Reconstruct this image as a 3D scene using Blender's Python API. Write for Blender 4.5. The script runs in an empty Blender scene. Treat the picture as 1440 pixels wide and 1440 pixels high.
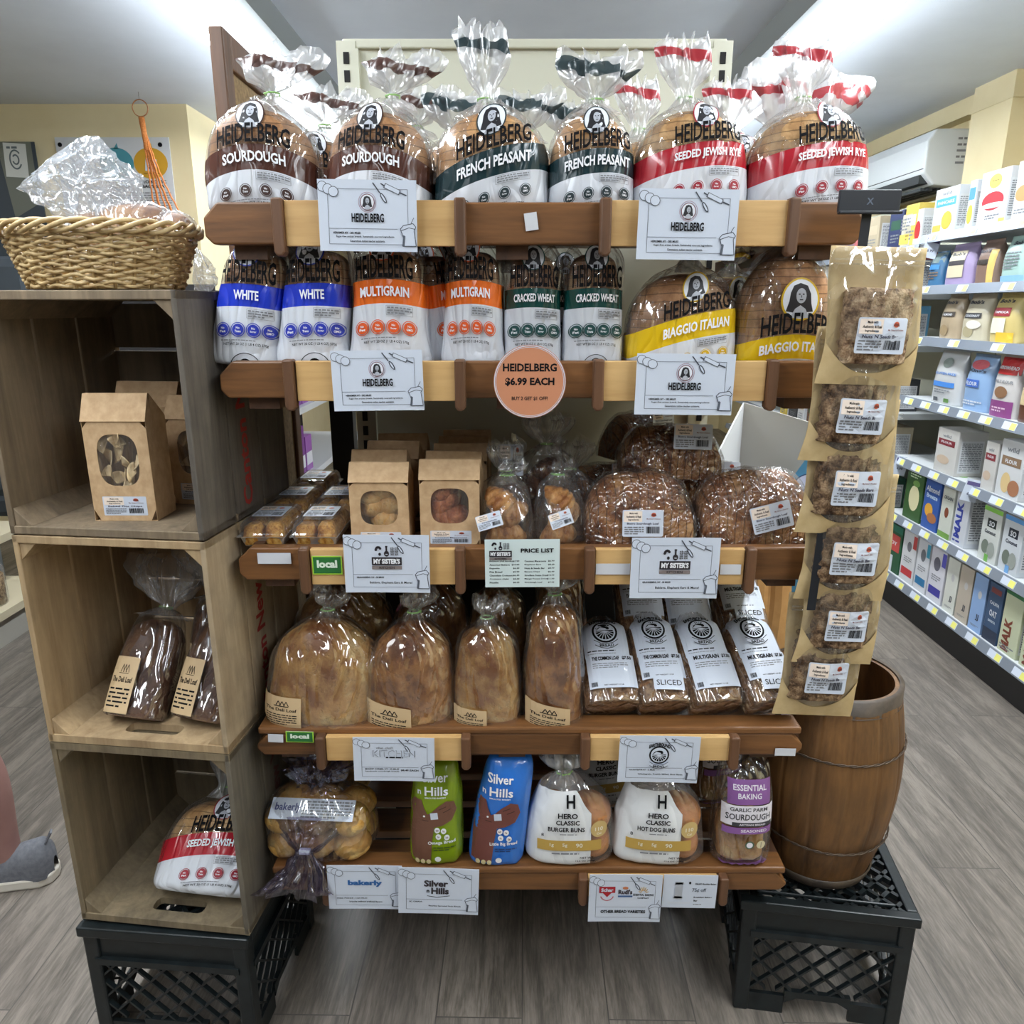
import bpy, math, random
from mathutils import Vector, Matrix, noise, geometry
R = math.radians
sc = bpy.context.scene
COL = sc.collection
HC, TH, F = 1.43, R(15.4), 1050.0       # camera height, downward tilt, focal length in pixels of the 1440 frame
CT, ST = math.cos(TH), math.sin(TH)

# ---------------------------------------------------------------- camera
cam = bpy.data.cameras.new('camera'); cam.sensor_width = 36; cam.sensor_height = 36
cam.lens = F * 36 / 1440; cam.clip_start = .02; cam.clip_end = 60
co = bpy.data.objects.new('camera', cam); COL.objects.link(co)
co.location = (0, 0, HC); co.rotation_euler = (R(90) - TH, 0, 0); sc.camera = co
# ---------------------------------------------------------------- world, lights, exposure
W = bpy.data.worlds.new('shop_surroundings'); sc.world = W; W.use_nodes = True
W.node_tree.nodes['Background'].inputs[0].default_value = (.86, .93, 1, 1)
W.node_tree.nodes['Background'].inputs[1].default_value = .12
sc.view_settings.view_transform = 'Standard'; sc.view_settings.look = 'None'
sc.view_settings.exposure = -0.42; sc.view_settings.gamma = 1; sc.view_settings.use_curve_mapping = False
sc.cycles.max_bounces = 8; sc.cycles.transparent_max_bounces = 32
sc.cycles.caustics_reflective = False; sc.cycles.caustics_refractive = False
CEIL = 2.5
LAMP_X = (-1.07, 1.20)
def area(x, y, z, sx, sy, p, rot=(0, 0, 0)):
    l = bpy.data.lights.new('ceiling_strip_light', 'AREA'); l.shape = 'RECTANGLE'; l.size = sx; l.size_y = sy
    l.energy = p; l.color = (.93, .97, 1)
    o = bpy.data.objects.new('ceiling_strip_light', l); COL.objects.link(o); o.location = (x, y, z); o.rotation_euler = rot
for x in LAMP_X:
    for y, p in ((-1.9, 6), (-.4, 11), (1.1, 16), (2.6, 12), (4.1, 10)):
        for dx in (-.07, .07): area(x + dx, y, CEIL - .125, .036, 1.46, p)
for x in (-3.3, 3.3):
    area(x, 1.5, CEIL - .165, .22, 5, 26)

# ---------------------------------------------------------------- helpers
def at(px, py, Y):
    """photo pixel seen at a forward distance Y -> world point"""
    a, b = (px - 720) / F, (720 - py) / F
    d = Vector((a, CT + b * ST, -ST + b * CT)); d *= Y / d.y
    return Vector((0, 0, HC)) + d
def atz(px, py, z):
    a, b = (px - 720) / F, (720 - py) / F
    d = Vector((a, CT + b * ST, -ST + b * CT)); d *= (z - HC) / d.z
    return Vector((0, 0, HC)) + d
def link(o, parent=None):
    COL.objects.link(o)
    if parent is not None: o.parent = parent
    return o
def tag(o, label=None, cat=None, group=None, kind=None):
    if label: o['label'] = label
    if cat: o['category'] = cat
    if group: o['group'] = group
    if kind: o['kind'] = kind
    return o
def thing(name, label, cat, loc=(0, 0, 0), rz=0, group=None, rot=None):
    o = bpy.data.objects.new(name, None); o.empty_display_size = .05; COL.objects.link(o)
    o.location = loc; o.rotation_euler = rot if rot else (0, 0, rz)
    return tag(o, label, cat, group)
def dup(root, loc, label, rot=None, group=None, scale=None):
    """copy of a thing with copies of its parts and sub-parts"""
    r = root.copy(); COL.objects.link(r); r.location = loc
    if rot is not None: r.rotation_euler = rot
    if scale is not None: r.scale = scale if hasattr(scale, '__len__') else (scale,) * 3
    r['label'] = label
    if group: r['group'] = group
    for ch in list(root.children):
        c = ch.copy(); COL.objects.link(c); c.parent = r
        for g in list(ch.children):
            d = g.copy(); COL.objects.link(d); d.parent = c
    return r

class MB:
    def __init__(s): s.v = []; s.f = []; s.m = []; s.mats = []
    def mi(s, m):
        if m not in s.mats: s.mats.append(m)
        return s.mats.index(m)
    def add(s, vs, fs, m=None, M=None):
        k = len(s.v); i = s.mi(m) if m else 0
        s.v += [tuple(M @ Vector(p)) if M else tuple(p) for p in vs]
        for f in fs: s.f.append([k + q for q in f]); s.m.append(i)
        return s
    def box(s, x0, y0, z0, x1, y1, z1, m=None, M=None):
        x0, x1 = min(x0, x1), max(x0, x1); y0, y1 = min(y0, y1), max(y0, y1); z0, z1 = min(z0, z1), max(z0, z1)
        vs = [(x, y, z) for z in (z0, z1) for y in (y0, y1) for x in (x0, x1)]
        return s.add(vs, [(0, 2, 3, 1), (4, 5, 7, 6), (0, 1, 5, 4), (2, 6, 7, 3), (0, 4, 6, 2), (1, 3, 7, 5)], m, M)
    def prism(s, pts, h0, h1, plane='xz', m=None, M=None):
        """extrude a 2D outline; plane xz -> along y, xy -> along z, yz -> along x"""
        def P(p, h): return {'xz': (p[0], h, p[1]), 'xy': (p[0], p[1], h), 'yz': (h, p[0], p[1])}[plane]
        n = len(pts); vs = [P(p, h0) for p in pts] + [P(p, h1) for p in pts]
        fs = [list(range(n))[::-1], list(range(n, 2 * n))] + [(i, (i + 1) % n, n + (i + 1) % n, n + i) for i in range(n)]
        return s.add(vs, fs, m, M)
    def cyl(s, p0, p1, r0, r1=None, n=16, m=None, caps=True, M=None):
        r1 = r0 if r1 is None else r1
        p0, p1 = Vector(p0), Vector(p1); d = (p1 - p0).normalized(); q = d.to_track_quat('Z', 'Y')
        vs = []
        for p, r in ((p0, r0), (p1, r1)):
            for i in range(n):
                a = 2 * math.pi * i / n; vs.append(p + q @ Vector((r * math.cos(a), r * math.sin(a), 0)))
        fs = [(i, (i + 1) % n, n + (i + 1) % n, n + i) for i in range(n)]
        if caps: fs += [list(range(n))[::-1], list(range(n, 2 * n))]
        return s.add(vs, fs, m, M)
    def tube(s, path, r, n=8, m=None, closed=False, M=None):
        P = [Vector(p) for p in path]; N = len(P); vs = []
        rr = r if hasattr(r, '__len__') else [r] * N
        up = None
        for i, p in enumerate(P):
            a = P[(i + 1) % N] if (closed or i < N - 1) else p; b = P[i - 1] if (closed or i > 0) else p
            d = (a - b).normalized()
            if up is None: up = Vector((0, 0, 1)) if abs(d.z) < .9 else Vector((1, 0, 0))
            u = d.cross(up).normalized(); w = u.cross(d).normalized(); up = w
            for k in range(n):
                t = 2 * math.pi * k / n; vs.append(p + (u * math.cos(t) + w * math.sin(t)) * rr[i])
        fs = []
        for i in range(N if closed else N - 1):
            j = (i + 1) % N
            for k in range(n): fs.append((i * n + k, i * n + (k + 1) % n, j * n + (k + 1) % n, j * n + k))
        if not closed: fs += [list(range(n))[::-1], [(N - 1) * n + k for k in range(n)]]
        return s.add(vs, fs, m, M)
    def lathe(s, prof, n=32, m=None, M=None, cap0=False, cap1=False):
        vs = []
        for r, z in prof:
            for i in range(n):
                a = 2 * math.pi * i / n; vs.append((r * math.cos(a), r * math.sin(a), z))
        fs = [(j * n + i, j * n + (i + 1) % n, (j + 1) * n + (i + 1) % n, (j + 1) * n + i) for j in range(len(prof) - 1) for i in range(n)]
        if cap0: fs.append(list(range(n))[::-1])
        if cap1: fs.append([(len(prof) - 1) * n + i for i in range(n)])
        return s.add(vs, fs, m, M)
    def grid(s, fn, nu, nv, m=None, M=None, wrap=False):
        vs = [fn(i / nu, j / nv) for j in range(nv + 1) for i in range(nu + (0 if wrap else 1))]
        w = nu if wrap else nu + 1
        fs = [(j * w + i, j * w + (i + 1) % w, (j + 1) * w + (i + 1) % w, (j + 1) * w + i) for j in range(nv) for i in range(nu)]
        return s.add(vs, fs, m, M)
    def build(s, name, mats=None, parent=None, smooth=False, bevel=0, sub=0, loc=None, rot=None, solid=0):
        me = bpy.data.meshes.new(name); me.from_pydata(s.v, [], s.f); me.update()
        if mats is not None and not s.mats:
            for m in (mats if isinstance(mats, (list, tuple)) else [mats]): me.materials.append(m)
        else:
            for m in s.mats: me.materials.append(m)
            me.polygons.foreach_set('material_index', s.m)
        if smooth: me.polygons.foreach_set('use_smooth', [True] * len(me.polygons))
        o = bpy.data.objects.new(name, me); link(o, parent)
        if loc: o.location = loc
        if rot: o.rotation_euler = rot
        if solid: q = o.modifiers.new('t', 'SOLIDIFY'); q.thickness = solid; q.offset = 0
        if bevel:
            q = o.modifiers.new('b', 'BEVEL'); q.width = bevel; q.segments = 2; q.limit_method = 'ANGLE'; q.angle_limit = R(40)
        if sub: q = o.modifiers.new('s', 'SUBSURF'); q.levels = q.render_levels = sub
        return o

# ---------------------------------------------------------------- materials
_M = {}
class NT:
    def __init__(s, name):
        s.m = bpy.data.materials.new(name); s.m.use_nodes = True; s.t = s.m.node_tree; s.t.nodes.clear()
        s.out = s.n('ShaderNodeOutputMaterial')
    def n(s, k, **kw):
        x = s.t.nodes.new(k)
        for a, b in kw.items(): setattr(x, a, b)
        return x
    def l(s, a, b): s.t.links.new(a, b)
    def put(s, node, i, v):
        if v is None: return
        sock = node.inputs[i]
        if hasattr(v, 'node'): s.l(v, sock)
        else: sock.default_value = v if not (isinstance(v, tuple) and len(v) == 3 and sock.type == 'RGBA') else (*v, 1)
    def math(s, op, a, b=None, c=None, clamp=False):
        x = s.n('ShaderNodeMath', operation=op, use_clamp=clamp)
        s.put(x, 0, a); s.put(x, 1, b); s.put(x, 2, c); return x.outputs[0]
    def coord(s, scale=(1, 1, 1), loc=(0, 0, 0), rot=(0, 0, 0), kind='Object'):
        tc = s.n('ShaderNodeTexCoord'); mp = s.n('ShaderNodeMapping')
        mp.inputs['Scale'].default_value = scale; mp.inputs['Location'].default_value = loc; mp.inputs['Rotation'].default_value = rot
        s.l(tc.outputs[kind], mp.inputs[0]); return mp.outputs[0]
    def noise(s, vec, scale, detail=4, rough=.55, dist=0):
        x = s.n('ShaderNodeTexNoise'); s.put(x, 'Vector', vec); x.inputs['Scale'].default_value = scale
        x.inputs['Detail'].default_value = detail; x.inputs['Roughness'].default_value = rough; x.inputs['Distortion'].default_value = dist
        return x.outputs[0]
    def ramp(s, fac, stops, mode='LINEAR'):
        x = s.n('ShaderNodeValToRGB'); s.put(x, 0, fac); e = x.color_ramp.elements; x.color_ramp.interpolation = mode
        while len(e) < len(stops): e.new(.5)
        for k, (p, c) in enumerate(stops): e[k].position = p; e[k].color = (*c, 1) if hasattr(c, '__len__') else (c, c, c, 1)
        return x.outputs[0]
    def mix(s, fac, a, b, blend='MIX'):
        x = s.n('ShaderNodeMix', data_type='RGBA', blend_type=blend); s.put(x, 0, fac); s.put(x, 6, a); s.put(x, 7, b); return x.outputs[2]
    def bump(s, h, strength=.3, dist=.002):
        x = s.n('ShaderNodeBump'); x.inputs['Strength'].default_value = strength; x.inputs['Distance'].default_value = dist
        s.l(h, x.inputs['Height']); return x.outputs[0]
    def bsdf(s, col, rough=.5, metal=0, normal=None, coat=0, spec=.5, trans=0, sheen=0):
        x = s.n('ShaderNodeBsdfPrincipled'); s.put(x, 'Base Color', col); s.put(x, 'Roughness', rough); s.put(x, 'Metallic', metal)
        s.put(x, 'Normal', normal); s.put(x, 'Coat Weight', coat); s.put(x, 'Specular IOR Level', spec); s.put(x, 'Transmission Weight', trans)
        return x.outputs[0]
    def done(s, sh): s.l(sh, s.out.inputs[0]); return s.m
def srgb(r, g, b):
    f = lambda c: (c / 255) / 12.92 if c / 255 <= .04045 else ((c / 255 + .055) / 1.055) ** 2.4
    return (f(r), f(g), f(b))
def plain(name, col, rough=.5, metal=0, coat=0, spec=.5):
    if name in _M: return _M[name]
    t = NT(name); _M[name] = t.done(t.bsdf(col, rough, metal, coat=coat, spec=spec)); return _M[name]
def ink(r, g, b, rough=.45):
    return plain('ink_%d_%d_%d' % (r, g, b), srgb(r, g, b), rough)
def emit(name, col, e):
    t = NT(name); x = t.n('ShaderNodeEmission'); t.put(x, 0, col); x.inputs[1].default_value = e; return t.done(x.outputs[0])
def wood(name, c1, c2, axis='x', scale=1.0, rough=.55, grain=14, bump=.25, dirt=0, dirtcol=(.03, .03, .03)):
    """grain runs along axis"""
    if name in _M: return _M[name]
    t = NT(name); k = {'x': (.09, 1, 1), 'y': (1, .09, 1), 'z': (1, 1, .09)}[axis]
    oi = t.n('ShaderNodeObjectInfo'); co_ = t.coord(tuple(q * scale for q in k))
    ad = t.n('ShaderNodeVectorMath', operation='ADD'); t.l(co_, ad.inputs[0]); 
    mu = t.math('MULTIPLY', oi.outputs['Random'], 7.3); cx = t.n('ShaderNodeCombineXYZ'); t.l(mu, cx.inputs[0]); t.l(mu, cx.inputs[1]); t.l(mu, cx.inputs[2]); t.l(cx.outputs[0], ad.inputs[1])
    v = ad.outputs[0]
    a = t.noise(v, grain, 6, .6, 1.2); b = t.noise(v, grain * 7, 4, .6, .3)
    f = t.math('ADD', t.math('MULTIPLY', a, .7), t.math('MULTIPLY', b, .3))
    c = t.ramp(f, [(.32, c1), (.68, c2)])
    if dirt:
        d = t.noise(t.coord((1, 1, 1)), 9, 5, .65)
        c = t.mix(t.math('MULTIPLY', t.ramp(d, [(.45, 0.0), (.75, 1.0)]), dirt), c, (*dirtcol, 1))
    _M[name] = t.done(t.bsdf(c, rough, normal=t.bump(f, bump, .002))); return _M[name]
def noisy(name, c1, c2, scale=20, rough=.6, bump=.2, lo=.35, hi=.65, dist=.002, coat=0, stretch=(1, 1, 1), metal=0, kind='Object'):
    if name in _M: return _M[name]
    t = NT(name); f = t.noise(t.coord(stretch, kind=kind), scale, 5, .6)
    _M[name] = t.done(t.bsdf(t.ramp(f, [(lo, c1), (hi, c2)]), rough, metal, normal=t.bump(f, bump, dist), coat=coat)); return _M[name]
def film(name, haze=.05, gloss=.10, tint=(1, 1, 1), scale=26, rough=.13, stretch=(1, 1, .4), edge=.5, hazecol=(.95, .97, 1), bump=1.0, rim=.25, dist=.012):
    """clear plastic film: see-through, with creases that catch the lamps"""
    if name in _M: return _M[name]
    t = NT(name); _M[name] = t.done(film_nodes(t, haze, gloss, tint, scale, rough, stretch, edge, hazecol, bump, rim, dist)); return _M[name]
def crease(t, scale, stretch, bump, dist):
    v = t.coord(stretch)
    a = t.noise(v, scale, 1, .4, .9)
    r1 = t.math('ABSOLUTE', t.math('SUBTRACT', a, .5))
    b = t.noise(v, scale * .45, 1, .4, 1.6)
    r2 = t.math('ABSOLUTE', t.math('SUBTRACT', b, .5))
    h = t.math('ADD', t.math('MULTIPLY', t.math('MINIMUM', r1, .12), 2.0), t.math('MULTIPLY', t.math('MINIMUM', r2, .1), 3.0))
    return t.bump(h, bump, dist)
def film_nodes(t, haze, gloss, tint, scale, rough, stretch, edge, hazecol, bump, rim, dist):
    n = crease(t, scale, stretch, bump, dist)
    tr = t.n('ShaderNodeBsdfTransparent'); tr.inputs[0].default_value = (*tint, 1)
    gl = t.n('ShaderNodeBsdfGlossy'); gl.inputs['Roughness'].default_value = rough; t.l(n, gl.inputs['Normal'])
    df = t.n('ShaderNodeBsdfDiffuse'); df.inputs[0].default_value = (*hazecol, 1); t.l(n, df.inputs['Normal'])
    tl = t.n('ShaderNodeBsdfTranslucent'); tl.inputs[0].default_value = (*hazecol, 1); t.l(n, tl.inputs['Normal'])
    dd = t.n('ShaderNodeMixShader'); dd.inputs[0].default_value = .4; t.l(df.outputs[0], dd.inputs[1]); t.l(tl.outputs[0], dd.inputs[2])
    lw = t.n('ShaderNodeLayerWeight'); lw.inputs[0].default_value = .35; t.l(n, lw.inputs['Normal'])
    fr = t.math('POWER', lw.outputs['Facing'], 3.0)
    m1 = t.n('ShaderNodeMixShader'); t.l(t.math('ADD', t.math('MULTIPLY', fr, rim), haze, clamp=True), m1.inputs[0])
    t.l(tr.outputs[0], m1.inputs[1]); t.l(dd.outputs[0], m1.inputs[2])
    m2 = t.n('ShaderNodeMixShader'); t.l(t.math('ADD', t.math('MULTIPLY', fr, edge), gloss, clamp=True), m2.inputs[0])
    t.l(m1.outputs[0], m2.inputs[1]); t.l(gl.outputs[0], m2.inputs[2])
    return m2.outputs[0]
def printed_film(name, band, zb0, zb1, slope=0, curv=0, white=(.66, .69, .75), scale=26, x0=0, wavy=0):
    """clear film above, a coloured band, then white print down to the base of the bag (pattern in the bag's own coordinates)"""
    if name in _M: return _M[name]
    t = NT(name); clear = film_nodes(t, .03, .17, (1, 1, 1), scale, .09, (1, 1, .35), .5, (.95, .97, 1), 1.0, .2, .013)
    tc = t.n('ShaderNodeTexCoord'); sp = t.n('ShaderNodeSeparateXYZ'); t.l(tc.outputs['Object'], sp.inputs[0])
    x = t.math('SUBTRACT', sp.outputs[0], x0)
    z = t.math('ADD', sp.outputs[2], t.math('ADD', t.math('MULTIPLY', x, slope), t.math('MULTIPLY', t.math('MULTIPLY', x, x), curv)))
    mw = t.math('LESS_THAN', z, zb0); mb = t.math('LESS_THAN', z, zb1)
    c = t.mix(mw, (*band, 1), (*white, 1))
    n = crease(t, scale, (1, 1, .35), .7, .009)
    op = t.bsdf(c, .26, normal=n, coat=.35)
    mx = t.n('ShaderNodeMixShader'); t.l(mb, mx.inputs[0]); t.l(clear, mx.inputs[1]); t.l(op, mx.inputs[2])
    _M[name] = t.done(mx.outputs[0]); return _M[name]
def crust(name, c1, c2, c3=None, scale=14, slices=None, period=.012, bump=.5, rough=.5, flour=.35):
    if name in _M: return _M[name]
    t = NT(name); v = t.coord(); a = t.noise(v, scale, 6, .62, .4); b = t.noise(v, scale * 6, 4, .6)
    f = t.math('ADD', t.math('MULTIPLY', a, .75), t.math('MULTIPLY', b, .25))
    st = [(.40, c1), (.50, c2), (.62, c3 if c3 else c2)]
    c = t.ramp(f, st); sp_ = t.ramp(t.noise(v, 95, 3, .7), [(.52, 0.0), (.68, 1.0)]); c = t.mix(t.math('MULTIPLY', sp_, flour), c, tuple(k * .42 for k in c1) + (1,)); h = t.math('SUBTRACT', f, t.math('MULTIPLY', sp_, .25))
    if slices:
        sp = t.n('ShaderNodeSeparateXYZ'); t.l(t.coord(), sp.inputs[0])
        q = sp.outputs['xyz'.index(slices)]; wob = t.math('MULTIPLY', t.noise(v, 12, 2), .010)
        w = t.math('PINGPONG', t.math('ADD', q, wob), period / 2)
        line = t.math('LESS_THAN', w, period * .06)
        c = t.mix(t.math('MULTIPLY', line, .65), c, tuple(k * .25 for k in c1) + (1,))
        h = t.math('SUBTRACT', h, t.math('MULTIPLY', line, .6))
    _M[name] = t.done(t.bsdf(c, rough, normal=t.bump(h, bump, .004), spec=.3)); return _M[name]

M_WHITE = plain('white_card', srgb(204, 212, 226), .35, coat=.15)
M_BLACK = plain('black_ink', (.008, .008, .010), .75, spec=.1)
M_GREY = ink(120, 122, 128)
M_KRAFT = noisy('kraft_paper', srgb(182, 150, 112), srgb(200, 168, 130), 60, .75, .1)
M_BROWN = wood('stained_brown_wood', srgb(76, 49, 26), srgb(140, 94, 53), 'x', 1, .42)
M_BROWNZ = wood('stained_brown_cleat', srgb(70, 48, 32), srgb(116, 80, 55), 'z', 1, .45)
M_BROWNY = wood('stained_brown_side', srgb(62, 42, 30), srgb(105, 72, 50), 'y', 1, .5)
M_PINE = wood('pale_pine', srgb(190, 148, 92), srgb(220, 182, 124), 'x', 1, .5, bump=.12)
M_CLIP = film('clear_film', .06, .12)
M_TAIL = film('gathered_film', .16, .22, scale=34, rim=.45)

# ---------------------------------------------------------------- flat artwork (labels, print) that can be wrapped on a surface
_T = {}
def text_mesh(s, bold=0):
    k = (s, bold)
    if k not in _T:
        c = bpy.data.curves.new('t', 'FONT'); c.body = s; c.resolution_u = 2; c.offset = bold
        o = bpy.data.objects.new('t', c); COL.objects.link(o)
        me = o.to_mesh()
        vs = [(v.co.x, v.co.y) for v in me.vertices]; fs = [list(p.vertices) for p in me.polygons]
        o.to_mesh_clear(); bpy.data.objects.remove(o); bpy.data.curves.remove(c)
        if vs:
            x0 = min(v[0] for v in vs); x1 = max(v[0] for v in vs); y0 = min(v[1] for v in vs); y1 = max(v[1] for v in vs)
        else: x0 = y0 = 0; x1 = y1 = 1
        _T[k] = ([((v[0] - x0) / (x1 - x0), (v[1] - y0) / (y1 - y0)) for v in vs], fs, (x1 - x0) / (y1 - y0))
    return _T[k]
class Art:
    def __init__(s): s.it = []
    def add(s, pts, fs, m, L): s.it.append((pts, fs, m, L)); return s
    def rect(s, x0, y0, x1, y1, m, L=1, nx=1, ny=1, rot=0, r=0):
        if r:
            pts = []
            for cx, cy, a0 in ((x1 - r, y1 - r, 0), (x0 + r, y1 - r, 90), (x0 + r, y0 + r, 180), (x1 - r, y0 + r, 270)):
                for k in range(4): a = R(a0 + 30 * k); pts.append((cx + r * math.cos(a), cy + r * math.sin(a)))
            return s.poly(pts, m, L, rot)
        pts = [(x0 + (x1 - x0) * i / nx, y0 + (y1 - y0) * j / ny) for j in range(ny + 1) for i in range(nx + 1)]
        if rot: pts = s._r(pts, rot, (x0 + x1) / 2, (y0 + y1) / 2)
        return s.add(pts, [(j * (nx + 1) + i, j * (nx + 1) + i + 1, (j + 1) * (nx + 1) + i + 1, (j + 1) * (nx + 1) + i) for j in range(ny) for i in range(nx)], m, L)
    def _r(s, pts, a, cx, cy):
        a = R(a); c, q = math.cos(a), math.sin(a)
        return [(cx + (x - cx) * c - (y - cy) * q, cy + (x - cx) * q + (y - cy) * c) for x, y in pts]
    def poly(s, pts, m, L=1, rot=0):
        if rot:
            cx = sum(p[0] for p in pts) / len(pts); cy = sum(p[1] for p in pts) / len(pts); pts = s._r(pts, rot, cx, cy)
        tri = geometry.tessellate_polygon([[Vector((*p, 0)) for p in pts]])
        return s.add(list(pts), [list(t) for t in tri], m, L)
    def ell(s, cx, cy, rx, ry, m, L=1, n=20, rot=0):
        pts = [(cx + rx * math.cos(2 * math.pi * i / n), cy + ry * math.sin(2 * math.pi * i / n)) for i in range(n)]
        if rot: pts = s._r(pts, rot, cx, cy)
        return s.add(pts + [(cx, cy)], [(i, (i + 1) % n, n) for i in range(n)], m, L)
    def ring(s, cx, cy, rx, ry, w, m, L=1, n=28, a0=0, a1=360):
        k = n if a1 - a0 >= 360 else n + 1; pts = []
        for q in (0, w):
            pts += [(cx + (rx - q) * math.cos(R(a0 + (a1 - a0) * i / n)), cy + (ry - q) * math.sin(R(a0 + (a1 - a0) * i / n))) for i in range(k)]
        return s.add(pts, [(i, (i + 1) % k, k + (i + 1) % k, k + i) for i in range(n)], m, L)
    def line(s, pts, w, m, L=2):
        for (x0, y0), (x1, y1) in zip(pts, pts[1:]):
            d = math.hypot(x1 - x0, y1 - y0) or 1; nx, ny = -(y1 - y0) / d * w / 2, (x1 - x0) / d * w / 2
            s.add([(x0 + nx, y0 + ny), (x1 + nx, y1 + ny), (x1 - nx, y1 - ny), (x0 - nx, y0 - ny)], [(0, 1, 2, 3)], m, L)
        return s
    def frame(s, x0, y0, x1, y1, w, m, L=2): return s.line([(x0, y0), (x1, y0), (x1, y1), (x0, y1), (x0, y0)], w, m, L)
    def text(s, t, x, y, h, m, L=3, w=None, al='c', bold=.02, rot=0, bend=0, shear=0):
        """t at x,y (baseline); h capital height; w forces the width"""
        vs, fs, asp = text_mesh(t, bold); w = w or h * asp
        ox = {'c': -w / 2, 'l': 0, 'r': -w}[al]
        pts = []
        for u, v in vs:
            X = ox + u * w; Y = v * h
            pts.append((x + X + shear * Y, y + Y + bend * X * X))
        if rot: pts = s._r(pts, rot, x, y)
        return s.add(pts, fs, m, L)
    def small(s, x0, y0, x1, y1, rows, m, L=3, seed=1, gap=.45):
        """rows of print too small to read"""
        rn = random.Random(seed); hh = (y1 - y0) / rows
        for k in range(rows):
            x = x0; y = y1 - (k + 1) * hh; end = x1 if k < rows - 1 else x0 + (x1 - x0) * .7
            while x < end:
                w = rn.uniform(.5, 1.6) * hh * 1.6; w = min(w, end - x)
                s.rect(x, y + hh * gap / 2, x + w, y + hh * (1 - gap / 2), m, L); x += w + hh * .35
        return s
    def bars(s, x0, y0, x1, y1, m, L=3, seed=3):
        rn = random.Random(seed); x = x0
        while x < x1:
            w = rn.choice((1, 1, 2, 3)) * (x1 - x0) / 60; s.rect(x, y0, min(x + w, x1), y1, m, L); x += w + rn.choice((1, 1, 2)) * (x1 - x0) / 60
        return s
    def build(s, name, fn, parent=None, eps=.00025, loc=None, rot=None, fine=0):
        b = MB()
        for pts, fs, m, L in s.it:
            if fine:                       # big shapes are cut small so that they follow a curved bag
                P_ = list(pts); todo = [(f[0], f[i], f[i + 1]) for f in fs for i in range(1, len(f) - 1)]; fs = []; mid = {}
                while todo:
                    t = todo.pop(); e = [math.dist(P_[t[i]], P_[t[(i + 1) % 3]]) for i in range(3)]; k = e.index(max(e))
                    if e[k] <= fine: fs.append(t); continue
                    a, b_, c = t[k], t[(k + 1) % 3], t[(k + 2) % 3]; key = (min(a, b_), max(a, b_))
                    if key not in mid: P_.append(((P_[a][0] + P_[b_][0]) / 2, (P_[a][1] + P_[b_][1]) / 2)); mid[key] = len(P_) - 1
                    q = mid[key]; todo += [(a, q, c), (q, b_, c)]
                pts = P_
            b.add([fn(x, y, L * eps) for x, y in pts], fs, m)
        return b.build(name, None, parent, loc=loc, rot=rot)
def flat(x=0, y=0, z=0):
    return lambda s, t, d: (x + s, y - d, z + t)

def lady(A, cx, cy, r, acc, ringc=None, L=2):
    """the oval portrait emblem: long dark hair, pale face and shoulders, ring of tiny print"""
    D = ink(34, 34, 40); Fc = ink(176, 180, 190); Wt = ink(226, 230, 238)
    A.ell(cx, cy, r, r * 1.08, Wt, L)
    A.ring(cx, cy, r * 1.06, r * 1.14, r * .10, acc, L + .5)
    if ringc: A.ring(cx, cy, r * 1.30, r * 1.38, r * .05, ringc, L)
    A.poly([(cx - r * .05, cy + r * .85), (cx + r * .35, cy + r * .72), (cx + r * .55, cy + r * .3), (cx + r * .6, cy - r * .2), (cx + r * .72, cy - r * .62),
            (cx + r * .2, cy - r * .7), (cx - r * .3, cy - r * .72), (cx - r * .78, cy - r * .6), (cx - r * .62, cy - r * .1), (cx - r * .56, cy + r * .35), (cx - r * .4, cy + r * .72)], D, L + 1)
    A.poly([(cx - r * .55, cy - r * .98), (cx - r * .28, cy - r * .5), (cx, cy - r * .32), (cx + r * .28, cy - r * .5), (cx + r * .55, cy - r * .98)], Fc, L + 2)
    A.ell(cx + r * .02, cy + r * .18, r * .28, r * .40, Fc, L + 2.5, 16)
    A.line([(cx - r * .14, cy + r * .26), (cx - r * .04, cy + r * .26)], r * .07, D, L + 3.5); A.line([(cx + r * .08, cy + r * .26), (cx + r * .18, cy + r * .26)], r * .07, D, L + 3.5)
    A.line([(cx - r * .07, cy - r * .03), (cx + r * .12, cy - r * .03)], r * .06, D, L + 3.5); A.line([(cx + r * .02, cy + r * .2), (cx + r * .03, cy + r * .08)], r * .04, D, L + 3.5)

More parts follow.
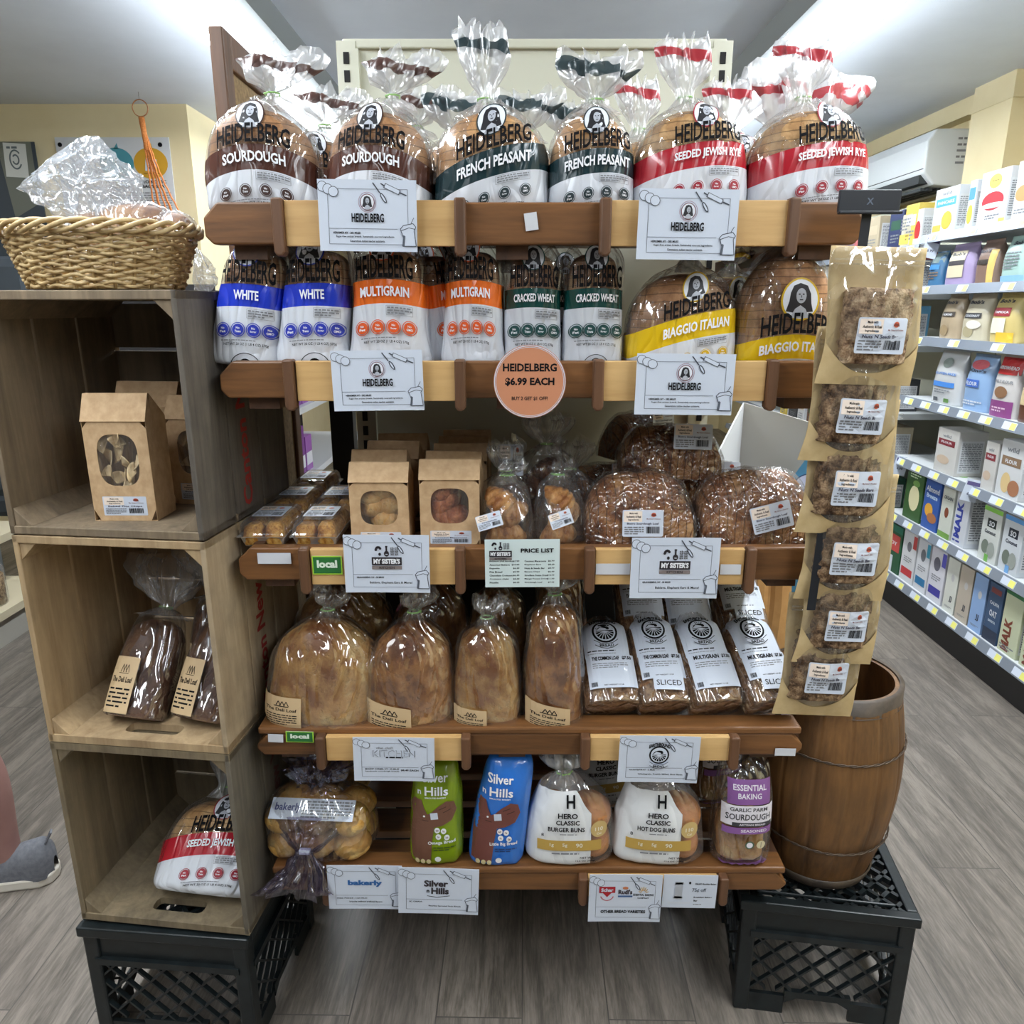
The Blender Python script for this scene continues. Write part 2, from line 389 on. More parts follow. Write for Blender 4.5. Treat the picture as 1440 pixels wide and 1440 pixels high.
# ================================================================ THE ROOM
def wbuild(b, name, mats, parent, org, **k):
    b.v = [(v[0] - org[0], v[1] - org[1], v[2] - org[2]) for v in b.v]
    return b.build(name, mats, parent, **k)
def floor_mat():
    t = NT('grey_plank_floor'); tc = t.n('ShaderNodeTexCoord'); mp = t.n('ShaderNodeMapping'); mp.inputs['Rotation'].default_value = (0, 0, R(91))
    t.l(tc.outputs['Object'], mp.inputs[0]); br = t.n('ShaderNodeTexBrick'); t.l(mp.outputs[0], br.inputs[0]); br.offset = .37
    br.inputs['Scale'].default_value = 1; br.inputs['Brick Width'].default_value = 1.22; br.inputs['Row Height'].default_value = .18
    br.inputs['Mortar Size'].default_value = .0015; br.inputs['Color1'].default_value = (0, 0, 0, 1); br.inputs['Color2'].default_value = (1, 1, 1, 1); br.inputs['Mortar'].default_value = (.5, .5, .5, 1)
    sh = t.n('ShaderNodeVectorMath', operation='MULTIPLY_ADD'); t.l(br.outputs[0], sh.inputs[0]); sh.inputs[1].default_value = (3, 9, 0)
    m2 = t.n('ShaderNodeMapping'); m2.inputs['Scale'].default_value = (1.0, 9, 1); t.l(mp.outputs[0], m2.inputs[0]); t.l(m2.outputs[0], sh.inputs[2])
    g = t.noise(sh.outputs[0], 2.6, 8, .68, .7); g2 = t.noise(sh.outputs[0], 22, 4, .6, .2)
    f = t.math('ADD', t.math('MULTIPLY', g, .72), t.math('MULTIPLY', g2, .28))
    c = t.ramp(f, [(.30, srgb(62, 58, 53)), (.46, srgb(104, 97, 89)), (.60, srgb(140, 131, 121)), (.75, srgb(88, 82, 76))])
    c = t.mix(t.math('MULTIPLY', br.outputs[0], .22), c, (*srgb(104, 98, 94), 1)); c = t.mix(t.math('MULTIPLY', br.outputs['Fac'], .75), c, (.06, .055, .05, 1))
    return t.done(t.bsdf(c, .42, normal=t.bump(f, .12, .002)))
def struct(b, name, m, **k): return tag(b.build(name, m, **k), kind='structure')
M_CREAM = noisy('cream_wall', srgb(222, 206, 164), srgb(228, 213, 174), 3, .75, .05)
M_CEIL = noisy('white_ceiling', srgb(212, 218, 228), srgb(220, 226, 236), 2, .85, .05)
struct(MB().box(-5, -5, -.05, 2.56, 9, 0), 'floor', floor_mat())
struct(MB().box(-5, -5, CEIL, 2.56, 9, CEIL + .05), 'ceiling', M_CEIL)
cw = at(262, 150, 4.54)
struct(MB().box(-5, 4.54, 0, cw.x, 4.64, CEIL), 'wall_back', M_CREAM)
struct(MB().box(cw.x - .1, 4.64, 0, cw.x, 9, CEIL), 'wall_inner', M_CREAM)
struct(MB().box(cw.x, 9, 0, 2.56, 9.1, CEIL), 'wall_far', M_CREAM)
struct(MB().box(2.50, -5, 0, 2.56, 9.1, CEIL), 'wall_right', M_CREAM)
struct(MB().box(-5.1, -5, 0, -5, 4.64, CEIL), 'wall_left', M_CREAM)
pl = MB(); pl.box(2.36, 3.91, 0, 2.50, 4.24, CEIL); pl.box(2.355, 3.90, CEIL - .12, 2.50, 4.25, CEIL - .09)
struct(pl, 'trim_1', M_CREAM)
struct(MB().box(2.42, -5, CEIL - .09, 2.50, 9, CEIL), 'trim_2', M_CREAM)

# ---- ceiling strip lamps
M_HOUS = plain('lamp_housing', srgb(196, 200, 204), .4); M_HDARK = plain('lamp_side_grey', srgb(150, 156, 158), .5)
M_TUBE = emit('lit_tube', (.86, .94, 1), 38)
for i, x in enumerate(LAMP_X):
    s = 1 if x < 0 else -1
    t = thing('strip_lamp', ('twin tube ceiling lamp above the basket and wooden crates', 'twin tube ceiling lamp above the red labelled bread bags')[i], 'ceiling light', (x, .4, CEIL))
    b = MB(); b.prism([(-.15, 0), (.15, 0), (.10, -.05), (-.10, -.05)], -1.4, 5.6); b.build('housing', M_HOUS, t)
    b = MB(); b.prism([(s * .15, 0), (s * .195, 0), (s * .17, -.075), (s * .135, -.075)], -1.4, 5.6); b.build('side_reflector', M_HDARK, t)
    for dx in (-.07, .07):
        MB().cyl((dx, -1.4, -.10), (dx, 5.6, -.10), .016, n=10).build('tube', M_TUBE, t, smooth=True)

# ---- air conditioner on the wall above the shelving
ac = thing('air_conditioner', 'white wall air conditioner above the tall grocery shelving', 'air conditioner', (2.497, 4.82, 2.05))
b = MB(); b.prism([(0, 0), (-.20, .02), (-.26, .08), (-.26, .24), (-.22, .30), (0, .30)], -.42, .42); b.build('casing', plain('ac_white', srgb(216, 220, 222), .4), ac, bevel=.01)
b = MB()
for k in range(4): b.box(-.235 + .045 * k, -.36, .012 + .0 * k, -.215 + .045 * k, .36, -.004)
b.box(-.262, -.41, .10, -.255, .41, .104); b.box(-.262, -.38, .03, -.20, .38, .075); b.build('air_outlet', plain('ac_dark', srgb(50, 54, 56), .6), ac)
A = Art()
for k in range(5): A.small(-.10 + .0 * k, .12 + .03 * k, -.03, .14 + .03 * k, 1, M_GREY, 1, k)
A.build('rating_print', lambda s, t, d: (s, -.422 - d, t), ac)

# ================================================================ RACK OF FIVE TRAYS
rack = thing('bread_rack', 'brown stained wooden bread rack with five trays and pale pine front boards', 'shelf rack', (0, 1.2, 0))
RO = Vector((0, 1.2, 0))
XL, XR = -.465, .53
trays = [ # top px, bottom px, cleat px centres, pine px spans, left chamfer
 (284, 344, [396, 648, 850, 1110], [(404, 641), (857, 1103)]),
 (508, 560, [411, 648, 840, 1081], [(420, 641), (847, 1073)]),
 (770, 816, [432, 648, 828, 1051], [(440, 641), (836, 1043)]),
 (1032, 1062, [454, 656, 822, 1029], [(461, 650), (829, 1023)]),
 (1228, 1252, [462, 650, 819, 1014], [(470, 644), (826, 1006)])]
TZ = []
for k, (yt, yb, cl, pn) in enumerate(trays):
    zt = at(720, yt, 1.2).z; zb = at(720, yb, 1.2).z; TZ.append(zt)
    X = lambda p: at(p, (yt + yb) / 2, 1.2).x
    led = .055 if k > 2 else .0            # the two lower trays have a broad ledge in front
    b = MB(); ny = 5
    for j in range(ny):
        y0 = 1.235 + j * .10; b.box(XL + .04, y0, zt - .03, XR - .02, y0 + .075, zt - .012)
    tr = wbuild(b, 'tray', [M_BROWN], rack, RO, bevel=.002)
    b = MB(); ch = .022
    b.prism([(XL, zb + .012), (XL + .012, zb), (XR - .012, zb), (XR, zb + .012), (XR, zt - ch), (XR - ch, zt), (XL + ch, zt), (XL, zt - ch)], 1.2, 1.222)
    wbuild(b, 'front_rail', [M_BROWN], tr, RO, bevel=.003)
    if led:
        b = MB(); b.box(XL + .005, 1.1975, zt, XR - .005, 1.245, zt + .014); wbuild(b, 'ledge', [M_BROWN], tr, RO, bevel=.004)
    for x in (XL + .021, XR - .018):
        b = MB(); b.prism([(1.222, zb + .004), (1.70, zb + .004), (1.70, zt), (1.222, zt + (.0))], x, x + .018, 'yz'); wbuild(b, 'side_board', [M_BROWNY], tr, RO)
    for p in cl:
        b = MB(); x = X(p); b.prism([(x - .0085, zt + .004), (x + .0085, zt + .004), (x + .0085, zb - .012), (x + .004, zb - .018), (x - .004, zb - .018), (x - .0085, zb - .012)], 1.178, 1.2)
        wbuild(b, 'cleat', [M_BROWNZ], tr, RO, bevel=.003)
    for p0, p1 in pn:
        b = MB(); b.box(X(p0), 1.187, zb - .003, X(p1), 1.1995, zt + .001); wbuild(b, 'pine_board', [M_PINE], tr, RO, bevel=.001)
    for x in (XL + .06, 0, XR - .06):
        b = MB(); b.box(x - .025, 1.225, zb - .02, x + .025, 1.72, zb + .002); wbuild(b, 'support_arm', [M_BROWNY], tr, RO)
# side wall of the rack (framed panel) and the metal gondola behind
b = MB(); b.box(-.540, 1.505, .02, -.514, 1.545, 1.91); b.box(-.540, 1.77, .02, -.514, 1.81, 1.91); b.box(-.540, 1.545, 1.85, -.514, 1.77, 1.91); b.box(-.540, 1.545, .02, -.514, 1.77, .08)
sw = wbuild(b, 'side_frame', [M_BROWNZ], rack, RO, bevel=.003)
b = MB(); b.box(-.532, 1.545, .08, -.522, 1.77, 1.85); wbuild(b, 'side_panel', [noisy('chipboard', srgb(120, 98, 66), srgb(158, 130, 90), 90, .7, .1)], sw, RO)
g = thing('gondola_backboard', 'cream metal shelving backboard with slotted uprights behind the bread rack', 'shelving', (0, 1.78, 0))
GO = Vector((0, 1.78, 0)); GX0, GX1 = at(497, 100, 1.76).x, at(1006, 100, 1.76).x; GZ = at(740, 55, 1.76).z
M_GON = plain('cream_metal', srgb(208, 208, 190), .35, 0, .1)
b = MB(); b.box(GX0, 1.765, .86, GX1, 1.79, GZ - .018); wbuild(b, 'panel', [M_GON], g, GO)
b = MB(); b.box(GX0, 1.765, .1, GX1, 1.79, .86); wbuild(b, 'lower_panel', [plain('panel_painted_shade', srgb(34, 34, 36), .6)], g, GO)  # near-black colour stands in for the shade behind the lower trays
b = MB(); b.box(GX0 - .02, 1.755, GZ - .018, GX1 + .02, 1.80, GZ); wbuild(b, 'top_rail', [M_GON], g, GO, bevel=.003)
b = MB(); b.box(GX0 - .02, 1.6, 0, GX1 + .02, 2.1, .1); wbuild(b, 'base', [plain('black_kick', srgb(24, 24, 26), .5)], g, GO)
b = MB(); b.box(-.44, 1.80, 0, -.385, 1.84, 1.40); wbuild(b, 'side_post', [plain('black_kick', (0, 0, 0))], g, GO)
for x in (GX0 - .012, GX1 + .012):
    b = MB(); b.box(x - .02, 1.752, .1, x + .02, 1.80, GZ - .005); b.box(x + .02 if x < 0 else x - .026, 1.748, .1, x + .026 if x < 0 else x - .02, 1.765, GZ - .02)
    u = wbuild(b, 'upright', [M_GON], g, GO)
    b = MB(); z = .15
    while z < GZ - .04: b.box(x - .006, 1.7505, z, x + .006, 1.753, z + .022); z += .034
    wbuild(b, 'slots', [plain('slot_dark', (.01, .01, .01), .8)], u, GO)

# ================================================================ CRATES ON THE SIDE
def crate_wood(n, c1, c2, d=.5, ax='z'): return wood(n, c1, c2, ax, 1, .75, 17, .8, d, (.05, .045, .04))
def text_on(A, name, fn, parent): return A.build(name, fn, parent, eps=.0003)
P0 = atz(116, 1293, .285); P1 = atz(360, 1297, .285)
ang = R(-6.8); CW = .340; CD = .340; CL = .3895
def wooden_crate(k, label, cin, cside, redtxt):
    zb = .287 + (2 - k) * CL
    c = thing('wooden_crate', label, 'crate', (P0.x, P0.y, zb), ang, 'wooden crates stacked on end')
    mi, ms = cin, cside
    H = CL - .002; T = .014
    # end boards (floor and roof of the standing crate) with a hand hole in the floor one
    hx, hw, hy, hh = CW / 2 + .01, .052, .040, .030
    for z0, z1, hole in ((0, T, k > 0), (H - T, H, k == 2)):
        b = MB()
        if not hole: b.box(0, 0, z0, CW, CD, z1); b.build('end_board', [mi], c, bevel=.0015); continue
        b.box(0, 0, z0, hx - hw, CD, z1); b.box(hx + hw, 0, z0, CW, CD, z1); b.box(hx - hw, 0, z0, hx + hw, hy - hh / 2, z1); b.box(hx - hw, hy + hh / 2, z0, hx + hw, CD, z1)
        for sx in (-1, 1):
            for sy in (-1, 1):
                q = .009; cx, cy = hx + sx * hw, hy + sy * hh / 2
                pts = [(cx, cy), (cx - sx * q, cy), (cx - sx * q * .3, cy - sy * q * .3), (cx, cy - sy * q)]
                if sx * sy < 0: pts = pts[::-1]
                b.prism(pts, z0, z1, 'xy')
        b.build('end_board', [mi], c)
    for side, x in (('l', 0), ('r', CW - .010)):
        yy = 0
        for j, w in enumerate((.112, .105, .113)):
            b = MB(); b.box(x, yy, T if 0 else 0, x + .010, yy + w, H); o = b.build('side_slat', [ms if side == 'r' else mi], c, bevel=.0015)
            if side == 'r' and j == 1 and redtxt:
                A = Art(); A.text('Canton New York', -.16 if k else -.13, -.016, .034, redtxt, 1, w=.40 if k == 0 else .37, al='l', bold=.03)
                A.build('red_lettering', lambda s, t, d, yy=yy: (CW + .0006, yy + .046 - t, H / 2 + s - (.03 if k else .045)), o)
            yy += w + .005
    zz = .016
    for j in range(4):
        b = MB(); b.box(.01, CD - .012, zz, CW - .01, CD, zz + .083); b.build('back_slat', [mi], c, bevel=.001); zz += .09
    for cx, sx in ((.010, 1), (CW - .010, -1)):
        for cz, sz in ((T, 1), (H - T, -1)):
            b = MB(); q = .03; pts = [(cx, cz), (cx + sx * q, cz), (cx, cz + sz * q)]
            if sx * sz < 0: pts = pts[::-1]
            b.prism(pts, .003, CD - .012); b.build('corner_batten', [mi], c, bevel=.001)
    return c
RED = plain('crate_red_paint', srgb(150, 40, 34), .7)
wooden_crate(0, 'weathered wooden crate on end, topmost of the stack, under the wicker basket', crate_wood('crate_tan_a', srgb(100, 86, 68), srgb(146, 128, 104), .5), crate_wood('crate_grey_a', srgb(66, 60, 54), srgb(112, 104, 94), .6), RED)
wooden_crate(1, 'pale clean wooden crate on end in the middle of the crate stack', crate_wood('crate_tan_b', srgb(146, 120, 88), srgb(192, 166, 128), .3), crate_wood('crate_tan_c', srgb(140, 120, 94), srgb(188, 168, 138), .4), RED)
wooden_crate(2, 'dark weathered wooden crate on end, lowest of the stack, standing on the black milk crate', crate_wood('crate_tan_d', srgb(94, 82, 62), srgb(140, 124, 98), .5), crate_wood('crate_grey_c', srgb(76, 70, 60), srgb(120, 112, 98), .6), plain('faded_red', srgb(98, 62, 54), .8))

M_PLAST = noisy('black_plastic', srgb(15, 20, 22), srgb(26, 33, 35), 30, .36, .1)
def milk_crate(label, loc, rz):
    S, H = .33, .28
    c = thing('milk_crate', label, 'milk crate', loc, rz)
    b = MB()
    for x in (0, S - .03):
        for y in (0, S - .03): b = MB(); b.box(x, y, .0, x + .03, y + .03, H - .02); b.build('corner_post', [M_PLAST], c, bevel=.004)
    b = MB()
    for (x0, y0, x1, y1) in ((-.006, -.006, S + .006, .016), (-.006, S - .016, S + .006, S + .006), (-.006, .016, .016, S - .016), (S - .016, .016, S + .006, S - .016)): b.box(x0, y0, H - .022, x1, y1, H)
    b.box(.03, .03, H - .012, S - .03, .036, H - .003); b.box(.03, S - .036, H - .012, S - .03, S - .03, H - .003)
    b.build('rim', [M_PLAST], c, bevel=.004)
    b = MB(); n = 9
    for k in range(-n, n + 1):
        for sg in (-1, 1):
            # diagonal bars clipped to the square top
            o = k * .045; a = .016; e = S - .016
            x0 = max(a, a + o); x1 = min(e, e + o)
            if x1 - x0 < .02: continue
            y = (lambda x: (x - o)) if sg > 0 else (lambda x: S - (x - o))
            p, q = Vector((x0, y(x0), H - .012)), Vector((x1, y(x1), H - .012)); d = (q - p).normalized(); w = Vector((-d.y, d.x, 0)) * .004; h = Vector((0, 0, .006))
            b.add([p - w - h, q - w - h, q + w - h, p + w - h, p - w + h, q - w + h, q + w + h, p + w + h], [(0, 1, 2, 3), (4, 7, 6, 5), (0, 4, 5, 1), (3, 2, 6, 7), (0, 3, 7, 4), (1, 5, 6, 2)])
    b.build('top_lattice', [M_PLAST], c)
    for r in range(4):
        M = Matrix.Translation((S / 2, S / 2, 0)) @ Matrix.Rotation(R(90 * r), 4, 'Z') @ Matrix.Translation((-S / 2, -S / 2, 0))
        b = MB(); b.box(.03, .006, H - .075, S - .03, .012, H - .02, None, M); b.box(.02, -.003, H - .088, S - .02, .014, H - .074, None, M)
        b.box(.03, .004, .0, .10, .012, .045, None, M); b.box(S - .10, .004, .0, S - .03, .012, .045, None, M)
        b.prism([(.10, .03), (.125, .045), (S - .125, .045), (S - .10, .03), (S - .10, .06), (.10, .06)], .002, .012, 'xz', None, M)
        z0, z1 = .058, H - .086
        for k in range(-5, 9):
            for sg in (-1, 1):
                o = k * .052; x0, x1 = .03 + o, .03 + o + (z1 - z0)
                lo, hi = max(x0, .03), min(x1, S - .03)
                if hi - lo < .01: continue
                za, zb_ = z0 + (lo - x0), z0 + (hi - x0)
                if sg < 0: za, zb_ = z1 - (lo - x0), z1 - (hi - x0)
                w = .0028
                b.add([(lo, .003, za - w), (hi, .003, zb_ - w), (hi, .003, zb_ + w), (lo, .003, za + w), (lo, .012, za - w), (hi, .012, zb_ - w), (hi, .012, zb_ + w), (lo, .012, za + w)],
                      [(0, 1, 2, 3), (4, 7, 6, 5), (0, 4, 5, 1), (3, 2, 6, 7)], None, M)
        b.build('lattice_side', [M_PLAST], c)
    return c
q = atz(112, 1302, .28); milk_crate('black plastic milk crate under the stack of wooden crates', (q.x, q.y, 0), R(-5))
q = atz(1046, 1264, .28); milk_crate('black plastic milk crate under the old wooden barrel', (q.x, q.y, 0), R(-8.5))

# ================================================================ BARREL
bx, by = .655, 1.375
M_STAVE = wood('barrel_staves', srgb(70, 46, 25), srgb(136, 96, 54), 'z', 1, .5, 16, .3, .35, (.05, .035, .02))
ba = thing('wooden_barrel', 'old brown wooden barrel with wire hoops on the milk crate', 'barrel', (bx, by, .281))
BH = .432
def br(z): u = z / BH; return .102 + .036 * math.sin(math.pi * min(1, u * .92 + .04)) ** 1.0 + .016 * u
b = MB(); NS = 15
def stave(u, v):
    a = 2 * math.pi * u; z = BH * v; f = (u * NS) % 1; g = min(f, 1 - f); r = br(z) - (.0022 if g < .06 else 0) + .0006 * math.sin(NS * a * .5)
    return (r * math.cos(a), r * math.sin(a), z)
b.grid(stave, NS * 16, 16, wrap=True)
b.grid(lambda u, v: ((br(BH * (1 - v)) - .012) * math.cos(2 * math.pi * u), (br(BH * (1 - v)) - .012) * math.sin(2 * math.pi * u), BH * (1 - v) if v < 1 else .02), 60, 12, wrap=True)
k = len(b.v); 
b.lathe([(br(BH), BH), (br(BH) - .012, BH)], 60); b.lathe([(.001, .02), (br(.02) - .012, .02)], 60)
b.build('staves', [M_STAVE], ba, smooth=True)
M_BAND = noisy('barrel_band', srgb(52, 44, 38), srgb(86, 74, 62), 20, .55, .3)
b = MB(); b.lathe([(br(BH - .03) + .001, BH - .032), (br(BH) + .005, BH - .030), (br(BH) + .005, BH + .002), (br(BH) - .004, BH + .003)], 60); b.build('rim_band', [M_BAND], ba, smooth=True)
b = MB(); b.lathe([(br(0) + .001, 0), (br(0) + .004, .002), (br(.025) + .004, .022), (br(.025) + .001, .024)], 60); b.build('base_band', [M_BAND], ba, smooth=True)
for z0 in (BH * .735, BH * .26):
    b = MB()
    for ph in (0, math.pi):
        b.tube([((br(z0) + .0025 + .0016 * math.cos(i * .9 + ph)) * math.cos(2 * math.pi * i / 140), (br(z0) + .0025 + .0016 * math.cos(i * .9 + ph)) * math.sin(2 * math.pi * i / 140), z0 + .0016 * math.sin(i * .9 + ph) + .006 * math.sin(2 * math.pi * i / 140 * 1)) for i in range(140)], .0014, 5, closed=True)
    b.build('wire_hoop', [plain('rusty_wire', srgb(92, 78, 66), .5, .6)], ba, smooth=True)

# ================================================================ BAGS OF BREAD: shared shapes
def XP(px, Y, z): return (px - 720) / F * (Y * CT + (HC - z) * ST)
def YZ(py, Y): return at(720, py, Y).z
def cr(p0, p1, p2, p3, t): return .5 * ((2 * p1) + (-p0 + p2) * t + (2 * p0 - 5 * p1 + 4 * p2 - p3) * t * t + (-p0 + 3 * p1 - 3 * p2 + p3) * t ** 3)
class Loft:
    """stations (z, cx, cy, half width, half depth, squareness, pleat)"""
    def __init__(s, st, per=5):
        s.r = []; n = len(st)
        for i in range(n - 1):
            a, b_, c, d = st[max(0, i - 1)], st[i], st[i + 1], st[min(n - 1, i + 2)]
            for k in range(per): s.r.append([cr(a[q], b_[q], c[q], d[q], k / per) for q in range(7)])
        s.r.append(list(st[-1]))
        for r in s.r: r[3] = max(r[3], .001); r[4] = max(r[4], .001); r[5] = max(r[5], 1.2); r[6] = max(r[6], 0)
    def mesh(s, b, nu=44, m=None, wr=0, seed=0, cap0=True, cap1=False, nf=(28, 10), kp=11, grow=0, ragged=0):
        vs = []; nr = len(s.r)
        for j, (z, cx, cy, a, bb, n, p) in enumerate(s.r):
            for i in range(nu):
                t = 2 * math.pi * i / nu; c, q = math.cos(t), math.sin(t)
                k = 1 + p * (.6 * math.sin(kp * t + seed) + .4 * math.sin((kp * 1.7 // 1) * t + 2 * seed + z * 30))
                x = math.copysign(abs(c) ** (2 / n), c) * (a + grow) * k; y = math.copysign(abs(q) ** (2 / n), q) * (bb + grow) * k
                v = Vector((cx + x, cy + y, z))
                if ragged and j > nr - 5: v.z += ragged * noise.noise(Vector((i * .35, seed, 0))) * (j - nr + 5) / 4
                if wr:
                    w = noise.noise(Vector((v.x * nf[0] + seed, v.y * nf[0], v.z * nf[1])))
                    w = (1 - abs(w) * 3) * .6 + noise.noise(Vector((v.x * nf[0] * 2.3, v.y * 60 + seed, v.z * nf[1] * 2)))
                    d = Vector((x, y, 0)); L = d.length or 1; v += d / L * w * wr
                vs.append(v)
        fs = [(j * nu + i, j * nu + (i + 1) % nu, (j + 1) * nu + (i + 1) % nu, (j + 1) * nu + i) for j in range(nr - 1) for i in range(nu)]
        if cap0: vs.append(Vector((s.r[0][1], s.r[0][2], s.r[0][0]))); q = len(vs) - 1; fs += [(q, (i + 1) % nu, i) for i in range(nu)]
        if cap1: vs.append(Vector((s.r[-1][1], s.r[-1][2], s.r[-1][0]))); q = len(vs) - 1; fs += [(q, (nr - 1) * nu + i, (nr - 1) * nu + (i + 1) % nu) for i in range(nu)]
        b.add(vs, fs, m); return b
    def front(s, off=.002, slope=0, curv=0, x0=0, dx=0, dz=0):
        def fn(u, t, d):
            u0 = u + dx; z = t + dz + slope * (u0 - x0) - curv * (u0 - x0) ** 2
            z = min(max(z, s.r[0][0]), s.r[-1][0])
            for A_, B_ in zip(s.r, s.r[1:]):
                if B_[0] >= z: break
            k = (z - A_[0]) / ((B_[0] - A_[0]) or 1); cx, cy, a, bb, n = [A_[q] + (B_[q] - A_[q]) * k for q in (1, 2, 3, 4, 5)]
            q = min(.985, abs((u0 - cx) / a)); x = cx + math.copysign(q * a, u0 - cx)
            return (x, cy - bb * (1 - q ** n) ** (1 / n) - off - d, z)
        return fn

C_LIGHT = crust('crust_light', srgb(176, 128, 82), srgb(206, 160, 110), srgb(226, 190, 142), 9, 'z', .013, .5)
C_MULTI = crust('crust_brown', srgb(138, 98, 66), srgb(176, 132, 94), srgb(204, 162, 122), 10, 'z', .013, .5)
C_RYE = crust('crust_rye', srgb(166, 126, 84), srgb(202, 164, 116), srgb(222, 190, 146), 9, 'z', .013, .5)
C_GOLD = crust('crust_golden', srgb(134, 80, 38), srgb(194, 146, 84), srgb(222, 194, 140), 8, None, .5, .9)
C_GOLD2 = crust('crust_deep_gold', srgb(112, 64, 32), srgb(172, 116, 64), srgb(210, 168, 116), 9, None, .5, .9)
C_DARK = crust('crust_dark', srgb(58, 34, 24), srgb(92, 58, 40), srgb(120, 84, 58), 16, None, .5, .8)
C_SLICED = crust('crust_bistro', srgb(88, 48, 26), srgb(146, 92, 54), srgb(198, 148, 98), 17, 'x', .014, .9)
C_BUN = crust('crust_bun', srgb(176, 120, 48), srgb(204, 156, 82), srgb(220, 186, 122), 14, None, .5, .3)
C_SEED = crust('crust_seeded', srgb(96, 64, 42), srgb(150, 112, 78), srgb(186, 150, 110), 60, None, .5, .9)

KINDS = {  # band colour, wording, second colour of the print
 'sourdough': (srgb(78, 44, 34), 'SOURDOUGH', ink(58, 34, 28)),
 'peasant': (srgb(22, 48, 54), 'FRENCH PEASANT', ink(24, 44, 50)),
 'rye': (srgb(172, 26, 42), 'SEEDED JEWISH RYE', ink(150, 24, 44)),
 'white': (srgb(34, 58, 190), 'WHITE', ink(36, 52, 168)),
 'multigrain': (srgb(226, 104, 24), 'MULTIGRAIN', ink(214, 84, 24)),
 'wheat': (srgb(14, 66, 62), 'CRACKED WHEAT', ink(18, 68, 66)),
 'italian': (srgb(226, 188, 22), 'BIAGGIO ITALIAN', ink(206, 168, 20))}
def heidelberg(name, kind, st, loaf, W, H, slope=0, curv=2.5, f0=.37, f1=.58, cx=0, cmat=None, tail=None, emblem=False, pt=.02, ts=1.0, face=1.0, px0=0):
    """one printed bread bag: loaf, film with its band, print, gathered tail, tie"""
    col, word, acc = KINDS[kind]
    t = thing(name, 'x', 'bread')
    L = Loft(st); b = MB(); L.mesh(b, wr=.0022, seed=len(word) + W * 100)
    z0, z1 = H * f0, H * f1
    fo = b.build('bag_film', [printed_film('film_' + name, col, z0, z1, -slope, curv, x0=px0)], t, smooth=True)
    Lb = Loft(loaf); b = MB(); Lb.mesh(b, cap1=True, wr=.0015, seed=3, nf=(18, 18)); b.build('loaf', [cmat], t, smooth=True)
    A = Art(); K = M_BLACK; wt = ink(236, 238, 244)
    tw = min(W * .74, .115) * ts
    A.text('HEIDELBERG', cx, z1 + H * .010, H * .17, K, 6, w=tw, bold=.02)
    A.text(word, cx, z0 + (z1 - z0) * .30, (z1 - z0) * .42, wt, 6, w=tw * (.45 if kind == 'white' else .86 if len(word) < 14 else 1.0), bold=.03)
    lady(A, cx - W * .02, z1 + H * .165 + tw * .15 * face, tw * .19 * face, acc, None, 2)
    A.frame(cx + tw * .02, z0 - H * .085, cx + tw * .48, z0 - H * .015, .0005, M_GREY, 5); A.small(cx + tw * .04, z0 - H * .08, cx + tw * .47, z0 - H * .02, 3, M_GREY, 5, 4)
    for k in range(4):
        x = cx + tw * (-.42 + .28 * k); z = z0 - H * .175; r = H * .044
        A.ell(x, z, r, r, acc, 5, 18); A.ring(x, z, r * 1.28, r * 1.28, r * .14, acc, 5, 22); A.text(('No', 'No', 'No', 'No')[k], x, z + r * .12, r * .38, wt, 7, bold=.03)
        A.text(('Fat', 'Trans', 'Sugar', 'GMO')[k], x, z - r * .5, r * .42, wt, 7, bold=.03, w=r * 1.1)
    A.small(cx - tw * .45, z0 - H * .262, cx + tw * .45, z0 - H * .248, 1, M_GREY, 5, 8)
    A.text('NET WT 20 OZ (1 LB 4 OZ) 570g', cx, z0 - H * .30, H * .026, K, 6, w=tw * .8)
    if emblem:
        A.ring(cx, H * .0, W * .22, W * .20, W * .012, K, 5, 24, 0, 180); A.ell(cx, H * .005, W * .10, H * .06, K, 5)
    A.build('print', L.front(.0030, slope, curv, px0), fo, fine=.016)
    if tail: add_tail(t, tail, col)
    return t
